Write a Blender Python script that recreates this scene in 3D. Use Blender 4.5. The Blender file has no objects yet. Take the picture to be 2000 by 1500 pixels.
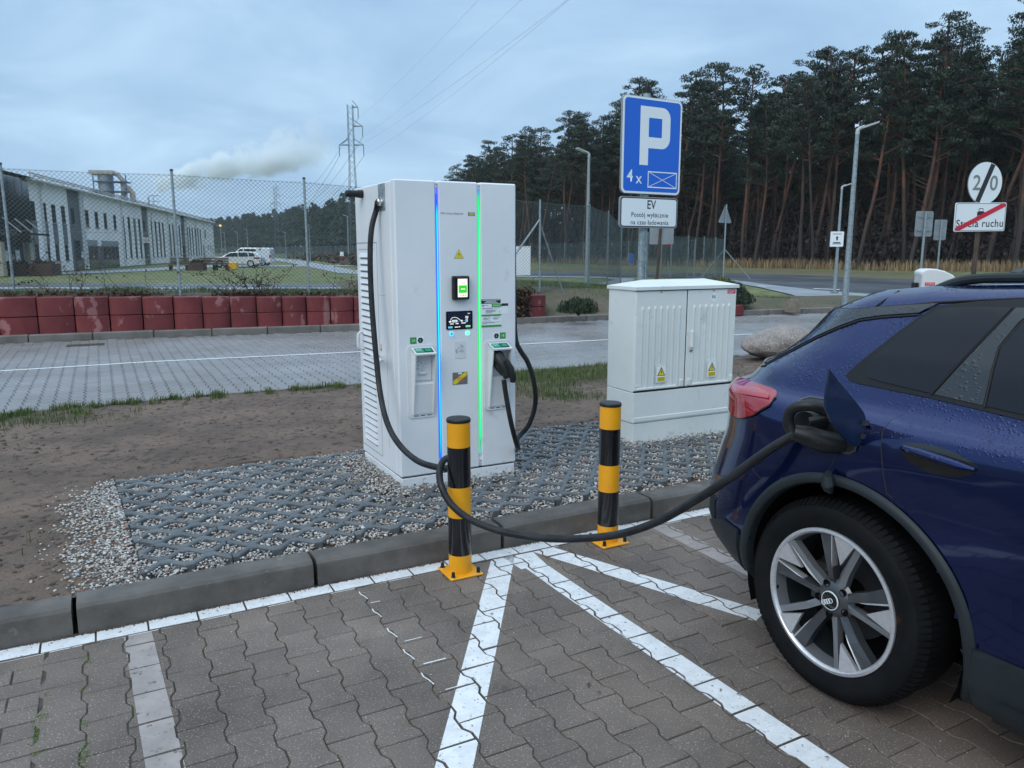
import bpy, bmesh, math, random
import numpy as np
from mathutils import Vector, Matrix, geometry, noise as mnoise
rnd = random.Random(7)
R = math.radians
SC = bpy.context.scene
COL = SC.collection

# ------------------------------------------------------------ camera
cam_d = bpy.data.cameras.new('camera'); cam = bpy.data.objects.new('camera', cam_d); COL.objects.link(cam)
cam.location = (0, 0, 1.6); cam.rotation_euler = (R(90 - 9.9), 0, 0)
cam_d.sensor_width = 36; cam_d.lens = 27; cam_d.clip_start = .05; cam_d.clip_end = 4000
SC.camera = cam

# ------------------------------------------------------------ sky, sun, exposure
SUN_EL, SUN_AZ = 38, 215            # soft light from behind the clouds, behind and left of the camera
W = bpy.data.worlds.new('World'); SC.world = W; W.use_nodes = True
nt = W.node_tree; nt.nodes.clear()
def wn(t, **k):
    n = nt.nodes.new(t)
    for a, b in k.items(): setattr(n, a, b)
    return n
out = wn('ShaderNodeOutputWorld'); bg = wn('ShaderNodeBackground')
sky = wn('ShaderNodeTexSky', sky_type='NISHITA'); sky.sun_disc = False
sky.sun_elevation = R(SUN_EL); sky.sun_rotation = R(SUN_AZ); sky.air_density = 1.5; sky.dust_density = 3
tc = wn('ShaderNodeTexCoord')
sep = wn('ShaderNodeSeparateXYZ'); nt.links.new(tc.outputs['Generated'], sep.inputs[0])
zz = wn('ShaderNodeMath', operation='MAXIMUM'); nt.links.new(sep.outputs['Z'], zz.inputs[0]); zz.inputs[1].default_value = 0
z2 = wn('ShaderNodeMath', operation='ADD'); nt.links.new(zz.outputs[0], z2.inputs[0]); z2.inputs[1].default_value = .22
dx = wn('ShaderNodeMath', operation='DIVIDE'); nt.links.new(sep.outputs['X'], dx.inputs[0]); nt.links.new(z2.outputs[0], dx.inputs[1])
dy = wn('ShaderNodeMath', operation='DIVIDE'); nt.links.new(sep.outputs['Y'], dy.inputs[0]); nt.links.new(z2.outputs[0], dy.inputs[1])
cmb = wn('ShaderNodeCombineXYZ'); nt.links.new(dx.outputs[0], cmb.inputs[0]); nt.links.new(dy.outputs[0], cmb.inputs[1])
n1 = wn('ShaderNodeTexNoise'); n1.inputs['Scale'].default_value = 1.3; n1.inputs['Detail'].default_value = 7; n1.inputs['Roughness'].default_value = .55; n1.inputs['Distortion'].default_value = .5
nt.links.new(cmb.outputs[0], n1.inputs['Vector'])
cr = wn('ShaderNodeValToRGB'); nt.links.new(n1.outputs['Fac'], cr.inputs[0])
cr.color_ramp.elements[0].position = .30; cr.color_ramp.elements[0].color = (3.0, 4.75, 7.1, 1)
cr.color_ramp.elements[1].position = .72; cr.color_ramp.elements[1].color = (5.3, 7.5, 9.7, 1)
e = cr.color_ramp.elements.new(.5); e.color = (3.85, 5.85, 8.2, 1)
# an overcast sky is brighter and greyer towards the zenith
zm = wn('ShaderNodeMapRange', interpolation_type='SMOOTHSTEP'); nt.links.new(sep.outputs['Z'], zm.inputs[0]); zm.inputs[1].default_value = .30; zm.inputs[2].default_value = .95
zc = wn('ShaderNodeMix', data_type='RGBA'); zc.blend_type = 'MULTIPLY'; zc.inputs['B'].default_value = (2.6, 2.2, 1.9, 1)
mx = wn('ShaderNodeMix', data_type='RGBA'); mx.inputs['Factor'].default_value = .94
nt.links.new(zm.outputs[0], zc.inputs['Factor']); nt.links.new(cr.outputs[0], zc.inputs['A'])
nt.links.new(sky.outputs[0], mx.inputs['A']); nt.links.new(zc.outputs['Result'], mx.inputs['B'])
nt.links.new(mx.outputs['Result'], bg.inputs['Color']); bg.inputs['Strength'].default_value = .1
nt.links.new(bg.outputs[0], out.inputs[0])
sun_d = bpy.data.lights.new('sun', 'SUN'); sun_d.energy = 1.1; sun_d.angle = R(40); sun_d.color = (1, .93, .84)
sun = bpy.data.objects.new('sun', sun_d); COL.objects.link(sun)
sun.rotation_euler = (R(90 - SUN_EL), 0, R(180 - SUN_AZ)); sun.location = (0, -5, 30)
SC.view_settings.view_transform = 'Standard'; SC.view_settings.look = 'None'
SC.view_settings.exposure = .14; SC.view_settings.gamma = 1; SC.view_settings.use_curve_mapping = False
SC.cycles.use_denoising = True
SC.cycles.max_bounces = 8; SC.cycles.volume_bounces = 5; SC.cycles.transparent_max_bounces = 24

# ------------------------------------------------------------ materials
def M(name, c1, c2=None, scale=6., detail=6., lo=.38, hi=.62, rough=.6, rough2=None, metal=0., bump=0., bscale=60., bdist=.005,
      coord='pos', rnd=0., coat=0., spec=.5, emit=None, es=1., c3=None, s3=40., lo3=.6, hi3=.66, stretch=None, alpha=None, trans=0.):
    m = bpy.data.materials.new(name); m.use_nodes = True
    t = m.node_tree; b = t.nodes['Principled BSDF']; L = t.links.new
    b.inputs['Roughness'].default_value = rough; b.inputs['Metallic'].default_value = metal
    b.inputs['Coat Weight'].default_value = coat; b.inputs['Coat Roughness'].default_value = .04
    b.inputs['Specular IOR Level'].default_value = spec; b.inputs['Transmission Weight'].default_value = trans
    col = (*c1, 1); b.inputs['Base Color'].default_value = col
    src = None
    def vec():
        if coord == 'pos':
            g = t.nodes.new('ShaderNodeNewGeometry'); v = g.outputs['Position']
        else:
            g = t.nodes.new('ShaderNodeTexCoord'); v = g.outputs['Object']
        if stretch:
            mp = t.nodes.new('ShaderNodeMapping'); mp.inputs['Scale'].default_value = stretch; L(v, mp.inputs[0]); v = mp.outputs[0]
        return v
    if c2 is not None or c3 is not None or bump or rough2 is not None: V = vec()
    def nz(sc, de=detail):
        n = t.nodes.new('ShaderNodeTexNoise'); n.inputs['Scale'].default_value = sc; n.inputs['Detail'].default_value = de
        n.inputs['Roughness'].default_value = .62; L(V, n.inputs['Vector']); return n.outputs['Fac']
    def mr(s, a, b_, o0=0., o1=1.):
        r = t.nodes.new('ShaderNodeMapRange'); L(s, r.inputs[0]); r.inputs[1].default_value = a; r.inputs[2].default_value = b_
        r.inputs[3].default_value = o0; r.inputs[4].default_value = o1; return r.outputs[0]
    def mix(f, a, b_):
        x = t.nodes.new('ShaderNodeMix'); x.data_type = 'RGBA'; L(f, x.inputs['Factor'])
        if isinstance(a, tuple): x.inputs['A'].default_value = a
        else: L(a, x.inputs['A'])
        if isinstance(b_, tuple): x.inputs['B'].default_value = b_
        else: L(b_, x.inputs['B'])
        return x.outputs['Result']
    cur = col
    if c2 is not None:
        f = mr(nz(scale), lo, hi); cur = mix(f, col, (*c2, 1))
        if rough2 is not None: L(mr(nz(scale * .7), lo, hi, rough, rough2), b.inputs['Roughness'])
    elif rough2 is not None: L(mr(nz(scale), lo, hi, rough, rough2), b.inputs['Roughness'])
    if c3 is not None:
        f = mr(nz(s3, 3.), lo3, hi3); cur = mix(f, cur, (*c3, 1))
    if rnd:
        oi = t.nodes.new('ShaderNodeObjectInfo'); g = t.nodes.new('ShaderNodeNewGeometry')
        a = t.nodes.new('ShaderNodeMath'); a.operation = 'ADD'; L(oi.outputs['Random'], a.inputs[0]); L(g.outputs['Random Per Island'], a.inputs[1])
        fr = t.nodes.new('ShaderNodeMath'); fr.operation = 'FRACT'; L(a.outputs[0], fr.inputs[0])
        v = mr(fr.outputs[0], 0, 1, 1 - rnd, 1 + rnd)
        h = t.nodes.new('ShaderNodeHueSaturation'); L(v, h.inputs['Value'])
        if isinstance(cur, tuple): h.inputs['Color'].default_value = cur
        else: L(cur, h.inputs['Color'])
        cur = h.outputs[0]
    if not isinstance(cur, tuple): L(cur, b.inputs['Base Color'])
    if bump:
        bn = t.nodes.new('ShaderNodeBump'); bn.inputs['Strength'].default_value = bump; bn.inputs['Distance'].default_value = bdist
        L(nz(bscale, 5.), bn.inputs['Height']); L(bn.outputs[0], b.inputs['Normal'])
    if emit: b.inputs['Emission Color'].default_value = (*emit, 1); b.inputs['Emission Strength'].default_value = es
    if alpha is not None:                       # worn away where noise is low
        L(mr(nz(alpha[0], 8.), alpha[1], alpha[2]), b.inputs['Alpha'])
    m.diffuse_color = col
    return m

MT = {}
MT['white_paint'] = M('charger_white', (.80, .82, .84), (.73, .76, .79), scale=1.6, rough=.34, rough2=.5, c3=(.5, .5, .47), s3=5, lo3=.66, hi3=.85, coat=.15)
MT['white_plastic'] = M('white_plastic', (.72, .74, .75), (.65, .68, .69), scale=3, rough=.45, bump=.05, bscale=300)
MT['seam_dark'] = M('seam_dark', (.02, .02, .022), rough=.8)
MT['black_plastic'] = M('black_plastic', (.010, .011, .012), (.018, .019, .021), scale=12, rough=.42, spec=.35, bump=.1, bscale=400, bdist=.001)
MT['black_gloss'] = M('black_gloss', (.008, .009, .01), rough=.08, coat=.5)
MT['hose'] = M('cable_rubber', (.010, .011, .013), (.022, .023, .026), scale=14, rough=.36, rough2=.55, spec=.3, bump=.08, bscale=150)
MT['grp'] = M('grey_grp', (.74, .77, .75), (.68, .72, .70), scale=2.2, rough=.48, rough2=.6, c3=(.5, .54, .52), s3=9, lo3=.62, hi3=.8, bump=.05, bscale=260)
MT['galv'] = M('galvanised_steel', (.36, .42, .44), (.24, .29, .31), scale=22, rough=.42, metal=.55, rough2=.6, lo=.42, hi=.58)
MT['galv_far'] = M('painted_post', (.20, .25, .26), (.13, .165, .17), scale=8, rough=.6)
MT['wire'] = M('fence_wire', (.055, .085, .085), (.10, .14, .14), scale=3, rough=.5)
MT['yellow'] = M('yellow_paint', (.90, .40, .006), (.80, .34, .006), scale=4, rough=.33, rough2=.5, c3=(.40, .2, .03), s3=26, lo3=.72, hi3=.82, coat=.2)
MT['black_band'] = M('black_film', (.006, .007, .009), (.012, .013, .016), scale=9, rough=.16, coat=.4, bump=.06, bscale=22, stretch=(1, 1, .15))
MT['concrete_kerb'] = M('kerb_concrete', (.125, .112, .10), (.075, .067, .06), scale=5, rough=.5, rough2=.8, rnd=.06, c3=(.26, .235, .20), s3=11, lo3=.66, hi3=.82, bump=.35, bscale=90, bdist=.006)
MT['concrete_far'] = M('far_kerb', (.20, .18, .165), (.13, .12, .105), scale=3, rough=.7, rnd=.07, bump=.2, bscale=40)
MT['paver'] = M('paver_concrete', (.200, .156, .128), (.092, .072, .060), scale=1.5, detail=10, lo=.34, hi=.66, rough=.45, rough2=.8, rnd=.12, c3=(.40, .37, .34), s3=150, lo3=.585, hi3=.68, bump=.7, bscale=260, bdist=.004)
MT['paver_far'] = M('far_paver', (.28, .28, .29), (.20, .19, .185), scale=.4, rough=.20, rough2=.45, rnd=.07, bump=.25, bscale=120, bdist=.003)
MT['joint'] = M('joint_sand', (.095, .080, .065), (.045, .040, .032), scale=14, rough=.9, c3=(.04, .06, .014), s3=5, lo3=.56, hi3=.64, bump=.5, bscale=150)
MT['road_paint'] = M('road_paint', (.78, .79, .80), (.66, .67, .68), scale=18, rough=.5, c3=(.25, .23, .21), s3=62, lo3=.62, hi3=.72, bump=.2, bscale=240, alpha=(38, .335, .375))
MT['old_paint'] = M('faded_paint', (.36, .31, .29), (.27, .24, .225), scale=9, rough=.6, c3=(.11, .10, .09), s3=30, lo3=.6, hi3=.7, bump=.2, bscale=200, alpha=(22, .30, .36))
MT['grid'] = M('grid_concrete', (.125, .138, .148), (.085, .095, .104), scale=6, rough=.5, rough2=.8, rnd=.09, bump=.45, bscale=180, bdist=.003)
MT['soil'] = M('bare_soil', (.185, .125, .092), (.105, .072, .053), scale=1.3, detail=10, rough=.8, lo=.40, hi=.6, c3=(.055, .036, .027), s3=14, lo3=.52, hi3=.66, bump=1., bscale=30, bdist=.03)
MT['clod'] = M('soil_clod', (.13, .095, .072), (.075, .054, .041), scale=6, rough=.9, rnd=.3)
MT['bank'] = M('bank_earth', (.12, .095, .066), (.075, .075, .035), scale=1.2, rough=.9, c3=(.055, .04, .028), s3=9, lo3=.55, hi3=.7, bump=.9, bscale=18, bdist=.03)
MT['lawn'] = M('lawn_ground', (.115, .15, .045), (.19, .18, .075), scale=.35, rough=.9, c3=(.05, .085, .022), s3=2.2, lo3=.5, hi3=.62, bump=.8, bscale=9, bdist=.04)
MT['blade'] = M('grass_blade', (.055, .105, .022), (.10, .125, .035), scale=3, rough=.6, rnd=.35)
MT['dry_grass'] = M('dry_grass', (.30, .215, .115), (.20, .135, .07), scale=.5, rough=.8, rnd=.3)
MT['asphalt'] = M('wet_asphalt', (.075, .08, .09), (.05, .053, .06), scale=.4, rough=.3, rough2=.6, bump=.2, bscale=40)
MT['asphalt_dark'] = M('patched_asphalt', (.028, .030, .036), (.038, .041, .048), scale=.5, rough=.5, bump=.2, bscale=40)
MT['path'] = M('pale_path', (.30, .33, .36), (.24, .26, .29), scale=.5, rough=.4, rough2=.6)
MT['red_block'] = M('red_block', (.135, .016, .018), (.18, .030, .030), scale=3, rough=.6, rnd=.14, c3=(.30, .12, .12), s3=3.4, lo3=.60, hi3=.66, bump=.35, bscale=14, bdist=.01, stretch=(1, 1, .7))
MT['facade'] = M('white_render', (.78, .78, .79), (.70, .70, .71), scale=.25, rough=.7)
MT['grey_panel'] = M('grey_panel', (.105, .115, .135), (.085, .093, .11), scale=.4, rough=.6)
MT['dark_glass'] = M('dark_glass', (.018, .022, .028), (.03, .035, .045), scale=.3, rough=.07, spec=.8)
MT['frame_white'] = M('gutter_white', (.60, .62, .63), rough=.5)
MT['steel_roof'] = M('roof_sheet', (.34, .34, .33), (.28, .28, .27), scale=.5, rough=.5)
MT['brown_wood'] = M('brown_boards', (.055, .028, .022), (.08, .04, .03), scale=2, rough=.7)
MT['bark_red'] = M('pine_bark', (.155, .062, .038), (.062, .042, .034), scale=.9, rough=.85, rnd=.35, bump=.5, bscale=6, bdist=.05, c3=(.05, .038, .032), s3=.45, lo3=.5, hi3=.62)
MT['bark_dark'] = M('dark_bark', (.042, .033, .028), (.06, .048, .042), scale=1.5, rough=.9, rnd=.4, bump=.5, bscale=6, bdist=.05)
MT['needle'] = M('pine_needles', (.026, .046, .034), (.044, .066, .040), scale=.5, rough=.75, rnd=.45)
MT['needle_far'] = M('far_needles', (.022, .040, .030), (.034, .054, .036), scale=.12, rough=.8, rnd=.4)
MT['thicket'] = M('bare_thicket', (.038, .026, .022), (.026, .018, .017), scale=.5, rough=.95, rnd=.4)
MT['juniper'] = M('juniper', (.040, .062, .030), (.022, .040, .026), scale=3, rough=.8, rnd=.4)
MT['juniper_y'] = M('yellow_juniper', (.115, .125, .03), (.06, .08, .022), scale=2, rough=.8, rnd=.4)
MT['dry_leaf'] = M('dry_bramble', (.06, .035, .024), (.085, .055, .03), scale=6, rough=.8, rnd=.3)
MT['sign_white'] = M('sign_white', (.82, .87, .90), rough=.35)
MT['sign_blue'] = M('sign_blue', (.005, .13, .66), rough=.32)
MT['sign_black'] = M('sign_black', (.018, .015, .02), rough=.4)
MT['sign_grey'] = M('sign_back', (.28, .31, .33), (.23, .26, .28), scale=3, rough=.5, metal=.2)
MT['sign_num'] = M('sign_grey_digits', (.22, .235, .24), rough=.4)
MT['sign_red'] = M('sign_red', (.62, .01, .04), rough=.35)
MT['warn_yellow'] = M('warning_yellow', (.75, .62, .03), rough=.4)
MT['olive'] = M('text_yellow', (.42, .36, .03), (.25, .21, .03), scale=300, rough=.5)
MT['green_label'] = M('green_label', (.055, .32, .06), rough=.4)
MT['teal_label'] = M('teal_label', (.0, .30, .17), rough=.4)
MT['dark_label'] = M('dark_label', (.022, .026, .03), rough=.4)
MT['text_grey'] = M('label_text', (.20, .21, .26), rough=.5)
MT['steel_plate'] = M('brushed_plate', (.36, .34, .34), rough=.3, metal=.6)
MT['lamp_head'] = M('lamp_head', (.42, .45, .47), rough=.4)
MT['rust_post'] = M('brown_post', (.085, .06, .042), (.055, .04, .03), scale=4, rough=.8)
MT['cable_black'] = M('overhead_wire', (.03, .035, .045), rough=.5, metal=.4)
MT['pylon'] = M('pylon_steel', (.13, .155, .175), (.10, .12, .135), scale=.5, rough=.6)
MT['ocean'] = M('blue_steel', (.05, .09, .22), rough=.5)
MT['cream'] = M('cream_duct', (.40, .37, .30), (.30, .28, .25), scale=.8, rough=.5)
MT['car_white'] = M('white_car_paint', (.62, .66, .68), rough=.2, coat=.8)
MT['tyre'] = M('tyre_rubber', (.006, .0065, .0075), (.010, .011, .012), scale=9, rough=.65, spec=.12, bump=.2, bscale=120, bdist=.002, coord='obj', c3=(.075, .022, .012), s3=6, lo3=.70, hi3=.8)
MT['rim_bright'] = M('machined_alloy', (.66, .66, .68), (.58, .58, .60), scale=60, rough=.34, metal=.6, coord='obj')
MT['rim_dark'] = M('dark_alloy', (.10, .105, .115), (.08, .085, .095), scale=10, rough=.32, metal=.6, coat=.3, coord='obj')
MT['rim_mid'] = M('grey_alloy', (.26, .27, .29), rough=.34, metal=.6)
MT['disc'] = M('brake_disc', (.035, .035, .038), rough=.5, metal=.4)
MT['cladding'] = M('grey_cladding', (.020, .027, .032), (.014, .019, .023), scale=6, rough=.5, spec=.35, bump=.15, bscale=300, bdist=.001, coord='obj')
MT['rubber'] = M('window_rubber', (.009, .010, .012), rough=.5, spec=.3)
MT['chrome'] = M('chrome', (.6, .6, .62), rough=.12, metal=1)
MT['flap_inner'] = M('flap_inner', (.006, .016, .045), (.009, .022, .06), scale=12, rough=.34, coord='obj', coat=.3)
MT['verge'] = M('verge', (.085, .085, .035), (.13, .105, .055), scale=.6, rough=.9, bump=.7, bscale=9, bdist=.04)
MT['void'] = M('wheel_well', (.004, .004, .005), rough=.95, spec=.1)
MT['red_reflector'] = M('red_plastic', (.25, .01, .012), rough=.3)
MT['orange'] = M('orange_label', (.8, .25, .02), rough=.5)
MT['blue_bin'] = M('blue_plastic', (.01, .11, .45), rough=.5)
MT['yellow_box'] = M('yellow_plastic', (.75, .42, .02), rough=.5)
MT['pink'] = M('emergency_red', (.75, .06, .10), rough=.45)
MT['stub'] = M('stub_concrete', (.21, .17, .13), (.14, .115, .09), scale=9, rough=.8, bump=.3, bscale=60)

def special_materials():
    # gravel: each pebble takes its own colour
    m = M('pebbles', (.5, .5, .5), rough=.5, bump=.2, bscale=90, bdist=.002); t = m.node_tree; b = t.nodes['Principled BSDF']
    g = t.nodes.new('ShaderNodeNewGeometry'); r = t.nodes.new('ShaderNodeValToRGB'); r.color_ramp.interpolation = 'CONSTANT'
    cs = [(0, (.52, .50, .47)), (.2, (.36, .36, .35)), (.36, (.62, .60, .57)), (.5, (.17, .17, .18)), (.6, (.36, .31, .26)), (.74, (.09, .09, .095)), (.82, (.44, .38, .32)), (.92, (.24, .18, .15)), (.975, (.30, .11, .06))]
    el = r.color_ramp.elements; el[0].position = 0; el[0].color = (*cs[0][1], 1); el[1].position = cs[1][0]; el[1].color = (*cs[1][1], 1)
    for p, c in cs[2:]: x = el.new(p); x.color = (*c, 1)
    t.links.new(g.outputs['Random Per Island'], r.inputs[0]); t.links.new(r.outputs[0], b.inputs['Base Color']); MT['pebble'] = m
    # splashed dirt low on the charger and the cabinet
    for nm, top in (('white_paint', .42), ('grp', .36)):
        m = MT[nm]; t = m.node_tree; b = t.nodes['Principled BSDF']; src = b.inputs['Base Color'].links[0].from_socket
        g = t.nodes.new('ShaderNodeNewGeometry'); s_ = t.nodes.new('ShaderNodeSeparateXYZ'); t.links.new(g.outputs['Position'], s_.inputs[0]); h = t.nodes.new('ShaderNodeMapRange'); t.links.new(s_.outputs['Z'], h.inputs[0]); h.inputs[1].default_value = .10; h.inputs[2].default_value = top; h.inputs[3].default_value = .50; h.inputs[4].default_value = .80
        n = t.nodes.new('ShaderNodeTexNoise'); n.inputs['Scale'].default_value = 38; n.inputs['Detail'].default_value = 7; n.inputs['Roughness'].default_value = .7; t.links.new(g.outputs['Position'], n.inputs['Vector'])
        d = t.nodes.new('ShaderNodeMath'); d.operation = 'SUBTRACT'; t.links.new(n.outputs['Fac'], d.inputs[0]); t.links.new(h.outputs[0], d.inputs[1]); k = t.nodes.new('ShaderNodeMapRange'); t.links.new(d.outputs[0], k.inputs[0]); k.inputs[1].default_value = 0; k.inputs[2].default_value = .10; k.inputs[4].default_value = .75
        x = t.nodes.new('ShaderNodeMix'); x.data_type = 'RGBA'; t.links.new(k.outputs[0], x.inputs['Factor']); t.links.new(src, x.inputs['A']); x.inputs['B'].default_value = (.20, .165, .13, 1); t.links.new(x.outputs['Result'], b.inputs['Base Color'])
    MT['slot_shade_grey'] = M('slot_shade_grey', (.20, .21, .225), rough=.7)
    # speckled granite boulder
    m = M('granite', (.30, .25, .22), (.17, .15, .14), scale=5, rough=.7, c3=(.42, .37, .33), s3=55, lo3=.52, hi3=.62, bump=.8, bscale=38, bdist=.02); MT['granite'] = m
    # pine bark: grey-brown below, reddish above
    m = MT['bark_red']; t = m.node_tree; b = t.nodes['Principled BSDF']; src = b.inputs['Base Color'].links[0].from_socket
    c = t.nodes.new('ShaderNodeTexCoord'); s_ = t.nodes.new('ShaderNodeSeparateXYZ'); t.links.new(c.outputs['Object'], s_.inputs[0]); mr_ = t.nodes.new('ShaderNodeMapRange'); t.links.new(s_.outputs['Z'], mr_.inputs[0]); mr_.inputs[1].default_value = 1.5; mr_.inputs[2].default_value = 8
    x = t.nodes.new('ShaderNodeMix'); x.data_type = 'RGBA'; x.inputs['A'].default_value = (.036, .030, .027, 1); t.links.new(src, x.inputs['B']); t.links.new(mr_.outputs[0], x.inputs['Factor']); t.links.new(x.outputs['Result'], b.inputs['Base Color'])
    # automotive paint with beads of water
    def beads(name, col, rough, metal, coat, sc=80., thr=.2, strength=.5):
        m = M(name, col, rough=rough, metal=metal, coat=coat); t = m.node_tree; b = t.nodes['Principled BSDF']; L = t.links.new
        tcn = t.nodes.new('ShaderNodeTexCoord')
        v = t.nodes.new('ShaderNodeTexVoronoi'); v.inputs['Scale'].default_value = sc; v.inputs['Randomness'].default_value = 1
        L(tcn.outputs['Object'], v.inputs['Vector'])
        nz = t.nodes.new('ShaderNodeTexNoise'); nz.inputs['Scale'].default_value = 7; nz.inputs['Detail'].default_value = 4; L(tcn.outputs['Object'], nz.inputs['Vector'])
        g = t.nodes.new('ShaderNodeNewGeometry'); sp = t.nodes.new('ShaderNodeSeparateXYZ'); L(g.outputs['Normal'], sp.inputs[0])
        up = t.nodes.new('ShaderNodeMapRange'); L(sp.outputs['Z'], up.inputs[0]); up.inputs[1].default_value = -.02; up.inputs[2].default_value = .35; up.inputs[3].default_value = -.30; up.inputs[4].default_value = .12
        th = t.nodes.new('ShaderNodeMapRange'); L(nz.outputs['Fac'], th.inputs[0]); th.inputs[1].default_value = .35; th.inputs[2].default_value = .65; th.inputs[3].default_value = thr * .2; th.inputs[4].default_value = thr * 1.7
        ad = t.nodes.new('ShaderNodeMath'); ad.operation = 'ADD'; L(th.outputs[0], ad.inputs[0]); L(up.outputs[0], ad.inputs[1])
        s = t.nodes.new('ShaderNodeMath'); s.operation = 'SUBTRACT'; L(ad.outputs[0], s.inputs[0]); L(v.outputs['Distance'], s.inputs[1])
        mxx = t.nodes.new('ShaderNodeMath'); mxx.operation = 'MAXIMUM'; L(s.outputs[0], mxx.inputs[0]); mxx.inputs[1].default_value = 0
        pw = t.nodes.new('ShaderNodeMath'); pw.operation = 'POWER'; L(mxx.outputs[0], pw.inputs[0]); pw.inputs[1].default_value = .5
        bn = t.nodes.new('ShaderNodeBump'); bn.inputs['Strength'].default_value = strength; bn.inputs['Distance'].default_value = .006
        L(pw.outputs[0], bn.inputs['Height']); L(bn.outputs[0], b.inputs['Coat Normal']); L(bn.outputs[0], b.inputs['Normal'])
        return m
    MT['car_blue'] = beads('navy_car_paint', (.0025, .013, .088), .22, .78, .8)
    MT['car_glossblack'] = beads('wet_black_trim', (.012, .016, .021), .16, 0, .4, 60, .2)
    MT['tint_glass'] = beads('tinted_glass', (.004, .006, .011), .04, 0, 0., 60, .02, .3)
    MT['tint_glass'].node_tree.nodes['Principled BSDF'].inputs['Specular IOR Level'].default_value = .38
    m = M('tail_lamp_red', (.30, .003, .012), rough=.14, coat=1., emit=(.5, .01, .02), es=.0); MT['tail_red'] = m
    MT['tail_bright'] = M('tail_lamp_bar', (.38, .006, .018), rough=.2, coat=1.)
    # the two light bars of the charger
    def led(name, stops, s):
        m = M(name, (0, 0, 0), rough=.3, emit=(1, 1, 1), es=s); t = m.node_tree; b = t.nodes['Principled BSDF']
        c = t.nodes.new('ShaderNodeTexCoord'); sp = t.nodes.new('ShaderNodeSeparateXYZ'); t.links.new(c.outputs['Object'], sp.inputs[0])
        mr = t.nodes.new('ShaderNodeMapRange'); t.links.new(sp.outputs['Z'], mr.inputs[0]); mr.inputs[1].default_value = .29; mr.inputs[2].default_value = 1.98
        r = t.nodes.new('ShaderNodeValToRGB'); t.links.new(mr.outputs[0], r.inputs[0]); el = r.color_ramp.elements
        el[0].position = stops[0][0]; el[0].color = (*stops[0][1], 1); el[1].position = stops[-1][0]; el[1].color = (*stops[-1][1], 1)
        for p, cc in stops[1:-1]: x = el.new(p); x.color = (*cc, 1)
        t.links.new(r.outputs[0], b.inputs['Emission Color']); return m
    MT['led_blue'] = led('blue_light_bar', [(0, (.02, .1, 1)), (.06, (0, .45, 1)), (.3, (.02, .78, 1)), (.9, (.01, .72, 1)), (.94, (.02, .07, 1)), (1, (.10, .12, .6))], 1.5)
    MT['led_green'] = led('green_light_bar', [(0, (.2, .25, .5)), (.05, (.05, .3, .2)), (.08, (.02, .8, .3)), (.3, (.14, .98, .55)), (.6, (.20, 1, .62)), (.9, (.02, .9, .3)), (.95, (.02, .55, .2)), (1, (.10, .14, .6))], 1.35)
    MT['led_edge_blue'] = M('blue_bar_edge', (0, 0, 0), emit=(.01, .06, 1), es=1.2)
    MT['led_edge_green'] = M('green_bar_edge', (0, 0, 0), emit=(.01, .9, .12), es=1.)
    for n, c, s in (('scr_white', (.95, .95, .9), 1.), ('scr_green', (.03, .75, .03), .9), ('scr_dark', (.012, .018, .045), .7), ('scr_cyan', (.15, .6, .95), .9),
                    ('scr_lite', (.75, .72, .7), .8), ('scr_mint', (.3, .85, .4), .8), ('lamp_warm', (1, .75, .2), 1.3), ('led_ring_b', (.1, .5, 1), 1.6), ('led_ring_g', (.2, 1, .7), 1.6), ('led_dot_g', (.05, 1, .15), 2.5),
                    ('led_dot_b', (0, .08, 1), 1.2), ('scr_pink', (.9, .3, .3), .8)):
        MT[n] = M(n, (0, 0, 0), rough=.2, emit=c, es=s)
special_materials()

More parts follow.
